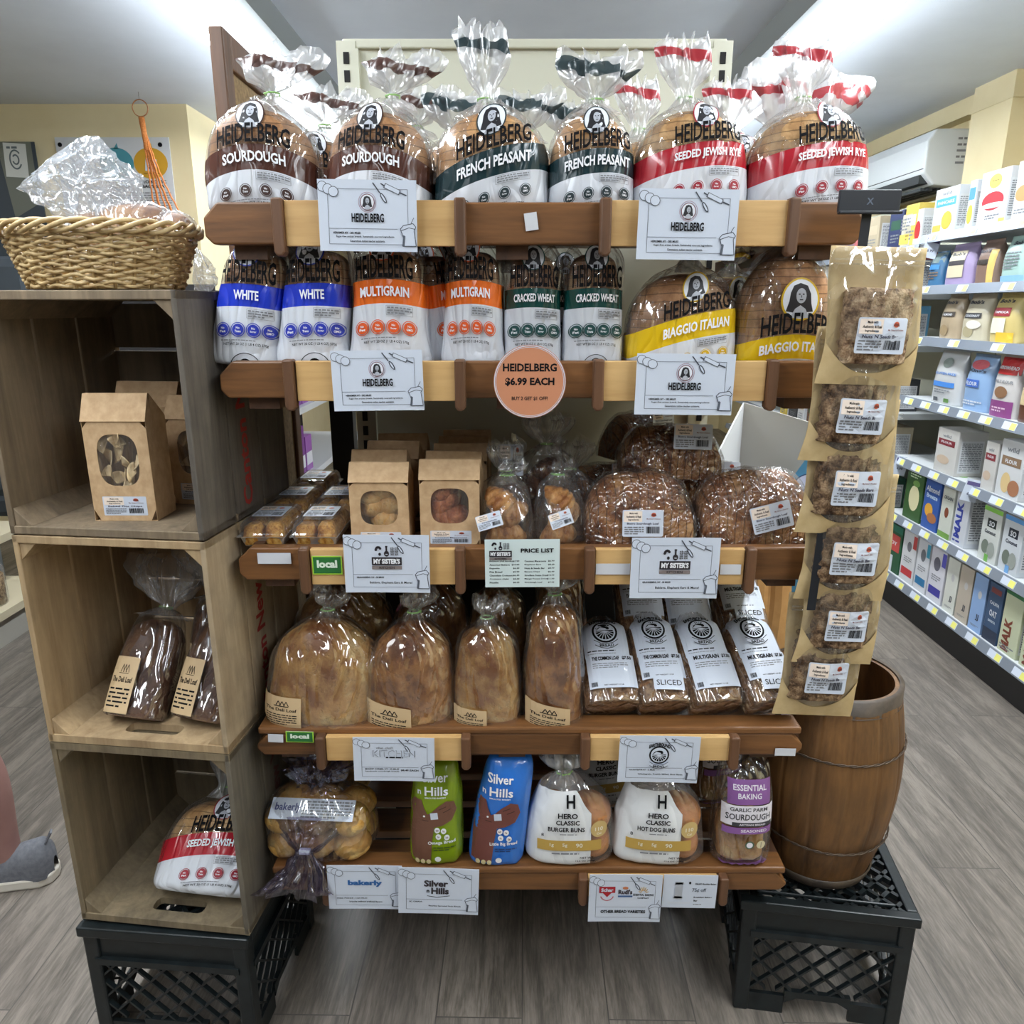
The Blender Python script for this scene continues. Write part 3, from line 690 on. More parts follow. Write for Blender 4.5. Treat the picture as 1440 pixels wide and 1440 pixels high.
def add_tail(t, tl, col=None, hz=.30, name='tail_plain', m=None):
    """gathered neck and flared crumpled end; tl = (cx, cy, z, height, width, lean x, seed)"""
    cx, cy, z, h, w, lx, sd = tl; rn = random.Random(sd)
    st = [(z - .018, cx, cy, w * .42, w * .24, 2, .10), (z - .004, cx, cy, .014, .012, 2, .3), (z + .004, cx + lx * .05, cy, .010, .009, 2, .35),
          (z + h * .22, cx + lx * .25, cy, w * .24, w * .12, 2, .5), (z + h * .5, cx + lx * .5, cy - .004, w * .42, w * .17, 2, .55),
          (z + h * .8, cx + lx * .85, cy, w * .50, w * .16, 2, .6), (z + h, cx + lx, cy + .004, w * .46, w * .10, 2, .7)]
    if m is None:
        key = ('tail_%s' % (tuple(int(c * 99) for c in col),) if col else 'tail_clear') + str(int(hz * 100))
        if key not in _M:
            T = NT(key); f = film_nodes(T, hz, .14, (1, 1, 1), 30, .18, (1, 1, .5), .35, (.97, .98, 1), .9, .5, .007)
            if col:
                tc = T.n('ShaderNodeTexCoord'); sp = T.n('ShaderNodeSeparateXYZ'); T.l(tc.outputs['Generated'], sp.inputs[0])
                wv = T.noise(T.coord((1, 1, 1)), 12, 2)
                d = T.math('ABSOLUTE', T.math('SUBTRACT', T.math('ADD', sp.outputs[2], T.math('MULTIPLY', T.math('SUBTRACT', wv, .5), .8)), .66))
                k = T.math('LESS_THAN', d, .065); op = T.bsdf((*col, 1), .3, normal=crease(T, 30, (1, 1, .5), .6, .006), coat=.3)
                mx = T.n('ShaderNodeMixShader'); T.l(T.math('MULTIPLY', k, .9), mx.inputs[0]); T.l(f, mx.inputs[1]); T.l(op, mx.inputs[2]); f = mx.outputs[0]
            _M[key] = T.done(f)
        m = _M[key]
    b = MB(); Loft(st, 6).mesh(b, nu=72, wr=.010 * min(1, w / .1), seed=sd, cap0=False, nf=(22, 14), kp=9, ragged=.03)
    b.build('bag_tail', [m], t, smooth=True)
    b = MB(); b.tube([(cx + .012 * math.cos(a * .9), cy + .011 * math.sin(a * .9), z + .0004 * a) for a in range(8)], .0014, 5); b.build('twist_tie', [plain('tie_green', srgb(150, 196, 120), .5)], t)

def round_st(W, H, D, lean=0, top=.10):
    a, d = W / 2, D / 2
    return [(0.0, 0, 0, a * .93, d * .80, 3.2, 0), (.012, 0, 0, a * 1.0, d * .98, 3.0, 0), (H * .30, 0, 0, a * 1.0, d, 2.8, 0), (H * .55, lean * .3, 0, a * .97, d * .97, 2.6, 0),
            (H * .76, lean * .6, 0, a * .82, d * .86, 2.4, .02), (H * .92, lean * .85, 0, a * .52, d * .62, 2.2, .07), (H * 1.0, lean, 0, a * .24, d * .34, 2, .10), (H * 1.05, lean, 0, .014, .012, 2, .25)]
def round_loaf(W, H, D):
    a, d = W / 2 - .004, D / 2 - .004
    return [(.004, 0, 0, a * .7, d * .7, 3, 0), (.010, 0, 0, a * .95, d * .96, 3, 0), (H * .3, 0, 0, a, d, 3, 0), (H * .6, 0, 0, a * .94, d, 2.8, 0), (H * .8, 0, 0, a * .74, d * .94, 2.6, 0), (H * .92, 0, 0, a * .42, d * .7, 2.4, 0), (H * .96, 0, 0, a * .1, d * .2, 2, 0)]
def tall_st(W, H, D, lean=0, spread=1.08, topw=.62):
    a, d = W / 2, D / 2
    return [(0, 0, 0, a * .95, d * .85, 3, 0), (.008, 0, 0, a * spread, d * 1.0, 2.8, 0), (H * .2, 0, 0, a * 1.02, d, 3.2, 0), (H * .5, lean * .4, 0, a * .95, d * .98, 3.4, 0),
            (H * .8, lean * .7, 0, a * (topw + .22), d * .9, 3.0, .01), (H * .95, lean * .9, 0, a * (topw - .06), d * .66, 2.4, .05), (H * 1.03, lean, 0, .016, .014, 2, .2)]
def tall_loaf(W, H, D, lean=0):
    a, d = W / 2 - .004, D / 2 - .004
    return [(.004, 0, 0, a * .8, d * .8, 3, 0), (.012, 0, 0, a * .95, d * .96, 3.4, 0), (H * .5, lean * .4, 0, a * .92, d * .96, 3.6, 0), (H * .78, lean * .7, 0, a * .80, d * .88, 3.2, 0), (H * .86, lean * .75, 0, a * .5, d * .7, 2.6, 0), (H * .88, lean * .75, 0, a * .1, d * .2, 2, 0)]

# ---------------------------------------------------------------- top tray: round loaves with gathered necks
z1 = TZ[0] - .010
def put(o, px, Y, z, label, rz=0, rx=0, ry=0, group=None):
    o.location = (XP(px, Y, z), Y, z); o.rotation_euler = (rx, ry, rz); o['label'] = label
    if group: o['group'] = group
    return o
S = heidelberg('sourdough_bag', 'sourdough', round_st(.178, .165, .13, .005), round_loaf(.178, .158, .13), .178, .165, 0, 3.2, .36, .58, 0, C_MULTI, (.02, 0, .176, .058, .09, .02, 5), ts=.95)
put(S, 378, 1.292, z1, 'plump sourdough bread bag with a brown band beside the rack\'s framed side panel', rz=.06, group='brown banded sourdough bags')
S2 = dup(S, (XP(538, 1.292, z1), 1.292, z1), 'sourdough bread bag with a brown band, next to the peasant bread bags', (0, .03, -.10), scale=(.94, 1, .98))
g0 = 'brown banded sourdough bags in the rear row'
for px, Y, rz, lb in ((450, 1.50, .3, 'sourdough bag behind the gap between the two front sourdough bags'), (575, 1.52, -.2, 'sourdough bag behind the others, showing only a brown edged tail beside the peasant bags')):
    dup(S, (XP(px, Y, z1), Y, z1), lb, (0, 0, rz), group=g0)
Pz = heidelberg('peasant_bread_bag', 'peasant', round_st(.180, .160, .13, .0), round_loaf(.180, .152, .13), .180, .160, .28, 1.5, .30, .54, .005, C_LIGHT, (-.01, 0, .166, .10, .06, .0, 9), ts=.98)
put(Pz, 692, 1.285, z1, 'french peasant bread bag with a slanting dark green band, broader of the front pair', rz=0, group='green banded peasant bread bags')
Pn = heidelberg('narrow_peasant_bread_bag', 'peasant', round_st(.138, .158, .12, .0), round_loaf(.138, .150, .12), .138, .158, .10, 2.5, .34, .56, .006, C_LIGHT, (.006, 0, .165, .062, .085, .004, 12), ts=.98)
Pn.name = 'peasant_bread_bag'
put(Pn, 828, 1.285, z1, 'narrow french peasant bread bag with a dark green band in front, beside the rye bags', group='green banded peasant bread bags')
g0 = 'green banded peasant bags in the rear row'
for px, Y, rz, lb in ((640, 1.50, .2, 'peasant bread bag in the rear row, green edged tail beside the sourdough bags'), (735, 1.50, -.25, 'peasant bread bag in the rear row behind the gap between the front peasant bags'), (798, 1.56, .1, 'peasant bread bag in the rear row, furthest back against the metal backboard')):
    dup(Pn, (XP(px, Y, z1), Y, z1), lb, (0, 0, rz), group=g0)
Ry = heidelberg('jewish_rye_bag', 'rye', round_st(.178, .160, .13, .0), round_loaf(.178, .154, .13), .178, .160, .14, 1.5, .38, .60, .018, C_RYE, (-.01, 0, .168, .08, .06, -.005, 15), ts=.88, px0=0)
put(Ry, 963, 1.285, z1, 'seeded jewish rye bread bag with a red band, half behind the sign card', rz=-.03, group='red banded rye bread bags')
Ry2 = dup(Ry, (XP(1123, 1.285, z1), 1.285, z1), 'seeded jewish rye bread bag with a red band, by the black clip strip header', (0, 0, .03), scale=(1.06, 1, 1))
g0 = 'red banded rye bags in the rear row'
for px, Y, rz, lb in ((900, 1.50, .2, 'rye bread bag in the rear row, red edged tail next to the peasant bags'), (1022, 1.50, -.2, 'rye bread bag in the rear row, between and behind the two front rye bags'), (1085, 1.56, .3, 'rye bread bag in the rear row, with the tallest red marked tail')):
    o_ = dup(Ry, (XP(px, Y, z1), Y, z1), lb, (0, 0, rz), group=g0)
for ch in list(o_.children):
    if ch.name.startswith('bag_tail'): bpy.data.objects.remove(ch)
add_tail(o_, (.02, 0, .168, .115, .20, .04, 33), KINDS['rye'][0], .55)

# ---------------------------------------------------------------- second tray: sandwich loaves standing on end, two round italian loaves
z2 = TZ[1] - .010
Wh = heidelberg('white_bread_bag', 'white', tall_st(.112, .205, .10, .022, 1.12), tall_loaf(.112, .205, .10, .022), .112, .205, .06, 1.5, .46, .63, .01, C_MULTI, emblem=True, ts=1.05, face=1.35)
put(Wh, 352, 1.278, z2, 'white bread bag with a bright blue band, at the outer end of the second tray', ry=.10, group='blue banded white bread bags')
dup(Wh, (XP(446, 1.275, z2), 1.275, z2), 'white bread bag with a bright blue band, leaning beside the orange multigrain bag', (0, .02, .0))
Mu = heidelberg('multigrain_bread_bag', 'multigrain', tall_st(.124, .205, .10, .005, 1.10, .72), tall_loaf(.124, .205, .10, .005), .124, .205, .0, 2.2, .48, .66, .0, C_MULTI, emblem=False, ts=.98, face=1.2)
put(Mu, 552, 1.275, z2, 'multigrain bread bag with an orange band, crinkled, above the tray\'s sign card', group='orange banded multigrain bags')
dup(Mu, (XP(667, 1.282, z2), 1.282, z2), 'smoother multigrain bread bag with an orange band beside the cracked wheat bags', (0, 0, -.05), scale=(.80, .95, .99))
dup(Mu, (XP(612, 1.33, z2), 1.33, z2), 'multigrain bread bag seen edge on between two other orange banded bags', (0, 0, .9), scale=(.75, .95, .97))
Cw = heidelberg('cracked_wheat_bag', 'wheat', tall_st(.094, .20, .09, .0, 1.04, .8), tall_loaf(.094, .20, .09), .094, .20, .0, 2.0, .46, .61, .002, C_MULTI, emblem=True, ts=1.1, face=1.2)
put(Cw, 748, 1.285, z2, 'cracked wheat bread bag with a dark green band, next to the orange multigrain bag', group='green banded cracked wheat bags')
dup(Cw, (XP(830, 1.285, z2), 1.285, z2), 'cracked wheat bread bag with a dark green band, next to the yellow italian bag', (0, 0, .04), scale=(1.04, 1, 1))
It = heidelberg('italian_bread_bag', 'italian', round_st(.180, .158, .12, .01), round_loaf(.178, .150, .12), .180, .158, .24, 1.2, .26, .50, .015, C_MULTI, ts=.92)
add_tail(It, (.012, 0, .165, .03, .05, .01, 3), KINDS['italian'][0])
put(It, 952, 1.28, z2, 'biaggio italian bread bag with a slanting yellow band, behind the sign card', group='yellow banded italian bread bags')
It2 = heidelberg('italian_loaf_bag', 'italian', round_st(.162, .188, .12, .0), round_loaf(.162, .180, .12), .162, .188, .02, 2.5, .07, .27, .008, C_MULTI, ts=1.05, face=1.25)
It2.name = 'italian_bread_bag'
put(It2, 1094, 1.275, z2, 'taller round biaggio italian bread bag, its yellow band low, beside the hanging pouches', group='yellow banded italian bread bags')
g0 = 'bread bags in the dark rear row of the second tray'
for o, px, lb in ((Wh, 400, 'white bread bag in the dark second row behind the front white bags'), (Mu, 600, 'multigrain bread bag in the dark second row'), (Cw, 788, 'cracked wheat bag in the dark second row'), (It, 1010, 'italian bread bag in the dark second row')):
    dup(o, (XP(px, 1.47, z2), 1.47, z2), lb, (0, 0, .1), group=g0)

# ================================================================ THIRD TRAY
z3 = TZ[2] - .012
def dots_of(name): return name
# ---- clear hinged boxes of baklava
M_PLAS = film('clear_plastic_box', .05, .16, scale=8, rough=.06, stretch=(1, 1, 1), bump=.15, rim=.4)
C_BAK = crust('pastry', srgb(150, 92, 34), srgb(206, 150, 70), srgb(228, 190, 116), 40, None, .5, 1.0)
def baklava_box(label):
    t = thing('pastry_box', label, 'pastry box', group='clear boxes of baklava')
    w, d = .080, .140
    b = MB()
    def ring(z, k): return [(sx * (w / 2 * k), sy * (d / 2 * k), z) for sx, sy in ((-1, -1), (1, -1), (1, 1), (-1, 1))]
    vs = ring(0, .82) + ring(.020, .95) + ring(.0205, 1.05) + ring(.0225, 1.05); b.add(vs, [(3, 2, 1, 0)] + [(4 * j + i, 4 * j + (i + 1) % 4, 4 * j + 4 + (i + 1) % 4, 4 * j + 4 + i) for j in range(3) for i in range(4)])
    b.build('box_base', [film('silver_base', .55, .25, scale=10, rough=.1, bump=.2)], t, bevel=.002)
    b = MB(); vs = ring(.0225, 1.05) + ring(.0235, .97) + ring(.040, .92) + ring(.048, .80); b.add(vs, [(4 * j + i, 4 * j + (i + 1) % 4, 4 * j + 4 + (i + 1) % 4, 4 * j + 4 + i) for j in range(3) for i in range(4)] + [(12, 13, 14, 15)])
    b.build('box_lid', [M_PLAS], t, bevel=.003)
    rn = random.Random(4)
    for i in range(2):
        for j in range(3):
            b = MB(); st = [(.004, 0, 0, .014, .018, 3, 0), (.012, 0, 0, .0165, .021, 3, .02), (.030, 0, 0, .016, .020, 3, .03), (.038 + rn.random() * .004, 0, 0, .010, .012, 2.5, .03)]
            Loft(st, 3).mesh(b, 20, cap1=True, wr=.002, seed=i * 3 + j, nf=(60, 60)); b.build('baklava_piece', [C_BAK], t, smooth=True, loc=(-.0185 + .037 * i, -.045 + .045 * j, 0), rot=(0, 0, rn.uniform(-.2, .2)))
    A = Art(); A.rect(-.027, -.034, .027, .034, M_WHITE, 0, r=.003); A.rect(-.024, .008, .002, .030, ink(240, 216, 190), 1); A.small(-.022, .01, 0, .028, 3, M_GREY, 2); A.ell(.012, .02, .005, .005, ink(190, 80, 50), 2)
    A.text('Assorted Baklava', 0, 0, .006, M_BLACK, 2, w=.044); A.small(-.024, -.03, .004, -.005, 4, M_GREY, 2); A.bars(.006, -.028, .024, -.008, M_BLACK, 2)
    A.build('label', lambda s, q, d: (s, q, .0484 + d), t)
    return t
bk = baklava_box('clear box of baklava in front at the outer end of the third tray')
bk.location = (XP(386, 1.30, z3), 1.30, z3); bk.rotation_euler = (0, 0, .0)
for px, Y, lz, lb in ((456, 1.30, 0, 'clear box of baklava in front, touching the kraft pastry bag'), (420, 1.455, 0, 'clear box of baklava behind the front pair, near the metal upright'), (482, 1.455, 0, 'clear box of baklava in the second row behind the kraft bag'), (447, 1.605, 0, 'clear box of baklava at the back of the tray below the dark gap'), (387.5, 1.302, .0525, None)):
    if lb: dup(bk, (XP(px, Y, z3 + lz), Y, z3 + lz), lb)

# ---- kraft window bags
def sticker(A, x0, y0, x1, y1, head, L=0, seed=1):
    w, h = x1 - x0, y1 - y0
    A.rect(x0, y0, x1, y1, M_WHITE, L, r=min(w, h) * .06)
    A.rect(x0 + w * .03, y0 + h * .55, x0 + w * .48, y0 + h * .96, ink(238, 222, 208), L + 1)
    A.text('Made with', x0 + w * .27, y0 + h * .84, h * .07, M_BLACK, L + 2, w=w * .20); A.text('Authentic & Real', x0 + w * .27, y0 + h * .71, h * .08, M_BLACK, L + 2, w=w * .36); A.text('Ingredients', x0 + w * .27, y0 + h * .59, h * .08, M_BLACK, L + 2, w=w * .26)
    cx, cy = x0 + w * .76, y0 + h * .82
    A.ell(cx, cy, w * .06, h * .08, ink(196, 92, 62), L + 2, 14); A.poly([(cx - w * .07, cy - h * .04), (cx + w * .07, cy - h * .05), (cx + w * .05, cy + h * .02), (cx - w * .03, cy + h * .04)], ink(120, 50, 40), L + 3)
    A.text('My Sister\'s Kitchen', cx, y0 + h * .63, h * .06, ink(120, 60, 50), L + 2, w=w * .34)
    A.text(head, x0 + w * .5, y0 + h * .43, h * .10, ink(60, 60, 84), L + 2, w=w * .78 if len(head) > 12 else w * .6)
    A.small(x0 + w * .05, y0 + h * .07, x0 + w * .52, y0 + h * .39, 4, M_GREY, L + 2, seed); A.bars(x0 + w * .58, y0 + h * .12, x0 + w * .92, y0 + h * .38, M_BLACK, L + 2, seed)
def window_bag(label, W, H, D, content, head, name='kraft_window_bag', open_top=False, group=None, full=True):
    t = thing(name, label, 'pastry bag', group=group)
    hw, hd = W / 2, D / 2; zt = H * .80
    # oval window cut in the front face: build the front as a grid of quads around an ellipse
    b = MB(); wx, wz, wc = W * .32, H * .205, H * .49
    n = 28; inner = []; outer = []
    for i in range(n):
        a = 2 * math.pi * i / n; c, s = math.cos(a), math.sin(a)
        q = 3.2; inner.append((math.copysign(abs(c) ** (2 / q), c) * wx, -hd, wc + math.copysign(abs(s) ** (2 / q), s) * wz))
        m = max(abs(c), abs(s)); X, Z = c / m, s / m; outer.append((X * hw, -hd, wc + (Z * (zt - wc) if Z > 0 else Z * wc)))
    b.add(inner + outer, [(i, (i + 1) % n, n + (i + 1) % n, n + i) for i in range(n)])
    g = .004
    b.add([(hw, -hd, 0), (hw, 0, 0), (hw, hd, 0), (hw, -hd, zt), (hw - W * .05, 0, zt), (hw, hd, zt), (hw, -hd * .45, H), (hw, -hd * .4, H)], [(0, 1, 4, 3), (1, 2, 5, 4)])
    b.add([(-hw, -hd, 0), (-hw, 0, 0), (-hw, hd, 0), (-hw, -hd, zt), (-hw + W * .05, 0, zt), (-hw, hd, zt)], [(3, 4, 1, 0), (4, 5, 2, 1)])
    b.add([(-hw, hd, 0), (hw, hd, 0), (hw, hd, zt), (-hw, hd, zt), (-hw, -hd, 0), (hw, -hd, 0)], [(0, 1, 2, 3), (4, 5, 1, 0)])
    oy = -hd * .45; wo = .002
    b.add([(-hw, -hd, zt), (hw, -hd, zt), (hw, oy, H), (-hw, oy, H), (-hw, hd, zt), (hw, hd, zt), (hw, oy + .004, H), (-hw, oy + .004, H), (hw - W * .05, 0, zt), (-hw + W * .05, 0, zt)],
          [(0, 1, 2, 3), (5, 4, 7, 6), (3, 2, 6, 7), (1, 8, 2), (8, 5, 6), (9, 0, 3), (4, 9, 7)])
    b.add([(-hw - .001, oy - .0025, H), (hw + .001, oy - .0025, H), (hw + .001, -hd - .003, H * .795), (-hw - .001, -hd - .003, H * .795), (-hw - .001, oy, H), (hw + .001, oy, H)], [(3, 2, 1, 0), (0, 1, 5, 4)])
    bo = b.build('paper_body', [M_KRAFT], t, solid=.0006)
    b = MB(); b.add([(x * 1.03, -hd + .0008, wc + (z - wc) * 1.03) for x, y, z in inner], [list(range(n))[::-1]]); b.build('window', [M_CLIP], t)
    content(t, wx, wz, wc, hd)
    if full:
        A = Art(); sticker(A, -W * .34, H * .045, W * .36, H * .20, head, 0, int(W * 1000)); A.build('label', flat(0, -hd - .0006, 0), t)
    return t
def c_rolls(mt, seed, sz=.022, n=6):
    def f(t, wx, wz, wc, hd):
        rn = random.Random(seed)
        for i in range(n):
            b = MB(); r = sz * rn.uniform(.8, 1.15)
            Loft([(-r, 0, 0, r * .3, r * .3, 2, 0), (-r * .6, 0, 0, r * .95, r * .8, 2, .03), (0, 0, 0, r * 1.2, r, 2, .05), (r * .6, 0, 0, r * .9, r * .8, 2, .03), (r, 0, 0, r * .2, r * .2, 2, 0)], 4).mesh(b, 24, cap1=True, wr=.002, seed=i + seed, nf=(50, 50))
            b.build('pastry', [mt], t, smooth=True, loc=(rn.uniform(-.6, .6) * wx, -hd + r * 1.25 + .004, wc - wz * .95 + (i // 2) * r * 1.15), rot=(rn.uniform(-.5, .5), rn.uniform(-.6, .6), rn.uniform(-1, 1)))
    return f
def c_chips(t, wx, wz, wc, hd):
    rn = random.Random(8)
    m = noisy('pita_chip', srgb(206, 176, 128), srgb(232, 208, 166), 40, .7, .4)
    for i in range(13):
        b = MB(); r = rn.uniform(.018, .027); ph = rn.uniform(0, 6)
        b.grid(lambda u, v: (r * v * math.cos(u * 2.2 + ph), r * v * math.sin(u * 2.2 + ph), .006 * math.sin(u * 5 + i) * v + .006 * v * v), 8, 4)
        b.build('pita_chip', [m], t, smooth=True, solid=.0016, loc=(rn.uniform(-.7, .7) * wx, -hd + .010 + rn.random() * .016, wc - wz * 1.0 + i * .0065), rot=(rn.uniform(.9, 2.1), rn.uniform(-.6, .6), rn.uniform(-1, 1)))
def c_none(t, wx, wz, wc, hd): pass
kb = window_bag('kraft window bag of pale twisted pastries next to the baklava boxes', .100, .148, .075, c_rolls(C_GOLD, 2), 'Elephant Ears', group='kraft window bags in front')
kb.location = (XP(541, 1.27, z3), 1.27, z3)
kc = window_bag('kraft window bag of reddish baked pastry next to the croissants', .102, .152, .075, c_rolls(crust('pastry_red', srgb(130, 66, 38), srgb(176, 104, 66), srgb(196, 130, 90), 50, None, .5, .9), 5, .024), 'Coconut Macaroons', group='kraft window bags in front')
kc.location = (XP(636, 1.275, z3), 1.275, z3)
kd = window_bag('x', .100, .150, .07, c_none, '', full=False)
g0 = 'kraft bags in the rear rows'
rows = ((541, 1.375, 'kraft bag directly behind the pale pastry bag'), (560, 1.465, 'kraft bag second behind the pale pastry bag'), (572, 1.555, 'kraft bag third behind the pale pastry bag, by the metal backboard'),
        (642, 1.36, 'kraft bag directly behind the reddish pastry bag'), (650, 1.44, 'kraft bag second behind the reddish pastry bag'), (655, 1.52, 'kraft bag third behind the reddish pastry bag'), (659, 1.60, 'kraft bag last behind the reddish pastry bag, by the metal backboard'))
for i, (px, Y, lb) in enumerate(rows):
    if i == 0: kd.location = (XP(px, Y, z3), Y, z3); kd['label'] = lb; kd['group'] = g0
    else: dup(kd, (XP(px, Y, z3), Y, z3), lb, (0, 0, (-1) ** i * .03), g0)

# ---- croissants in clear bags
def croissant(b, L=.13, r=.034, m=None):
    n = 34; k = 26; vs = []
    for i in range(n + 1):
        u = i / n; s = math.sin(math.pi * u); a = (u - .5) * 2.0
        seg = abs(((u * 7) % 1) - .5) * 2; rr = r * (s ** .75 + .06) * (1 - .16 * seg ** 3)
        c = Vector((L * .55 * math.sin(a), -L * .22 * math.cos(a) + L * .12, 0)); d = Vector((math.cos(a), math.sin(a) * .4, 0)).normalized(); w = Vector((-d.y, d.x, 0))
        for j in range(k):
            t = 2 * math.pi * j / k; vs.append(c + w * rr * math.cos(t) + Vector((0, 0, rr * .85 * math.sin(t) + rr * .6)))
    b.add(vs, [(i * k + j, i * k + (j + 1) % k, (i + 1) * k + (j + 1) % k, (i + 1) * k + j) for i in range(n) for j in range(k)], m); return b
C_CRO = crust('crust_croissant', srgb(128, 78, 42), srgb(184, 132, 80), srgb(220, 184, 134), 16, None, .016, .7)
def croissant_bag(label, W=.095, H=.115, mt=C_CRO, tail=True, sticker_on=True):
    t = thing('croissant_bag', label, 'croissants', group='clear bags of croissants')
    b = MB(); Loft([(0, 0, 0, W * .42, .030, 2.6, 0), (.015, 0, 0, W * .5, .046, 2.6, .02), (H * .5, 0, 0, W * .46, .044, 2.4, .03), (H * .85, 0, .01, W * .34, .03, 2.2, .06), (H, 0, .02, .014, .012, 2, .2)]).mesh(b, wr=.003, seed=3)
    b.build('bag_film', [M_CLIP], t, smooth=True)
    for i, (x, y, z, rx, ry, rz) in enumerate(((-.002, 0, .006, .2, .0, .1), (.004, .005, .046, .5, -.5, .4), (-.006, .0, .072, .9, .8, -.3))):
        b = MB(); croissant(b, .078, .024); b.build('croissant', [mt], t, smooth=True, loc=(x, y, z), rot=(rx, ry, rz))
    if sticker_on:
        A = Art(); sticker(A, -.022, -.013, .022, .013, 'Croissants'); A.build('label', flat(), t, loc=(-.030, -.052, .052), rot=(-.4, -.3, 0))
    add_tail(t, (0, .02, H, .022, .035, .01, 6), None, .06); return t
c1 = croissant_bag('clear bag of golden croissants beside the reddish pastry bag'); c1.location = (XP(713, 1.275, z3), 1.275, z3)
c2 = dup(c1, (XP(782, 1.28, z3), 1.28, z3), 'clear bag of golden croissants touching the sliced sourdough loaf', (0, .12, .5))
C_CHO = crust('crust_chocolate', srgb(54, 28, 16), srgb(100, 56, 32), srgb(140, 88, 54), 16, None, .016, .7)
def dark_roll_bag(label):
    t = thing('pastry_bag', label, 'pastries', group='dark pastry bags behind the croissants')
    b = MB(); Loft([(0, 0, 0, .05, .035, 2.4, 0), (.03, 0, 0, .062, .05, 2.4, .02), (.07, 0, 0, .055, .045, 2.2, .05), (.10, 0, 0, .014, .012, 2, .2)]).mesh(b, wr=.003); b.build('bag_film', [M_CLIP], t, smooth=True)
    for i, (x, z) in enumerate(((-.025, .004), (.025, .004), (0, .036))):
        b = MB(); croissant(b, .085, .028); b.build('dark_croissant', [C_CHO], t, smooth=True, loc=(x, 0, z), rot=(.2, .3 * (i - 1), .4 * (i - 1)))
    add_tail(t, (0, 0, .10, .055, .07, .0, 16), None, .05); return t
d1 = dark_roll_bag('clear bag of dark chocolate croissants raised behind the golden croissants'); d1.location = (XP(768, 1.44, z3 + .045), 1.44, z3 + .045)
d2 = dup(d1, (XP(712, 1.40, z3), 1.40, z3), 'clear bag of dark croissants low behind the golden ones, beside the kraft bags', (0, 0, .8), 'dark pastry bags behind the croissants')
d3 = dup(d1, (XP(800, 1.42, z3), 1.42, z3 ), 'clear bag of dark croissants under the raised one', (0, 0, -.5), 'dark pastry bags behind the croissants')
A = Art(); sticker(A, -.024, -.03, .024, .03, 'Chocolate'); st_ = A.build('label', flat(), d1, loc=(-.07, -.03, .075), rot=(-.15, 0, 0))

# ---- sliced bistro loaves
def bistro(label, W=.19, H=.125, D=.12, seed=1, tilt=0, lx=0, lz=.035, cut=True):
    t = thing('sliced_sourdough_loaf', label, 'bread', group='sliced bistro sourdough loaves')
    def half(g, wr, b, n1=46, n2=22, cap=True):
        def fn(u, v):
            x = (u - .5) * W * (1 + g); q = abs(2 * u - 1); h = H * (1 - q ** 4.5 * .5) * (1 + g)
            a = math.pi * (v * 1.0); yy = -math.cos(a) * D / 2 * (1 - .18 * q ** 4) * (1 + g); zz = (math.sin(a) ** .62) * h
            p = Vector((x, yy, max(zz, 0) + (.001 if g else .003)))
            w = noise.noise(Vector((x * 34 + seed, yy * 30, zz * 30))); p += Vector((0, -math.cos(a), math.sin(a))) * w * wr; return p
        b.grid(fn, n1, n2)
        k = len(b.v) - (n1 + 1) * (n2 + 1)
        for e in (0, n1): b.f.append([k + j * (n1 + 1) + e for j in range(n2 + 1)]); b.m.append(0)
        return b
    half(-.03, .004, MB()).build('loaf', [C_SLICED], t, smooth=True)
    half(.02, .005, MB()).build('bag_film', [film('crinkled_film', .02, .20, scale=40, bump=1.0, rough=.16, stretch=(1, 1, 1), rim=.2)], t, smooth=True)
    A = Art(); sticker(A, -.035, -.023, .035, .023, 'Bistro Sourdough Loaf'); A.build('label', flat(), t, loc=(lx, -D * .5 - .004, lz + .012), rot=(-.16, tilt, 0))
    return t
b1 = bistro('sliced sourdough loaf with a level label, beside the golden croissants'); b1.location = (XP(894, 1.29, z3), 1.29, z3)
b2 = bistro('sliced sourdough loaf with a slanting label at the end of the third tray', .205, .128, .125, 7, R(-14), .012, .045); b2.location = (XP(1052, 1.295, z3), 1.295, z3); b2.rotation_euler = (0, 0, .06)
b3 = bistro('dark sliced loaf lying on top of the two sliced sourdough loaves', .190, .095, .10, 13, 0, .03, .07); b3.location = (XP(938, 1.40, z3 + .095), 1.40, z3 + .095); b3.rotation_euler = (0, .03, 0)
dup(b3, (XP(850, 1.50, z3), 1.50, z3), 'dark sliced loaf in the shade behind the level labelled loaf', (0, 0, .2), group='dark loaves at the back of the third tray')
dup(b3, (XP(985, 1.52, z3), 1.52, z3), 'dark sliced loaf supporting the loaf on top, at the back', (0, 0, -.1), group='dark loaves at the back of the third tray')
dup(b3, (XP(895, 1.58, z3 + .095), 1.58, z3 + .095), 'dark loaf end poking out behind the topmost sliced loaf', (0, 0, .5), group='dark loaves at the back of the third tray', scale=(.8, 1, 1))

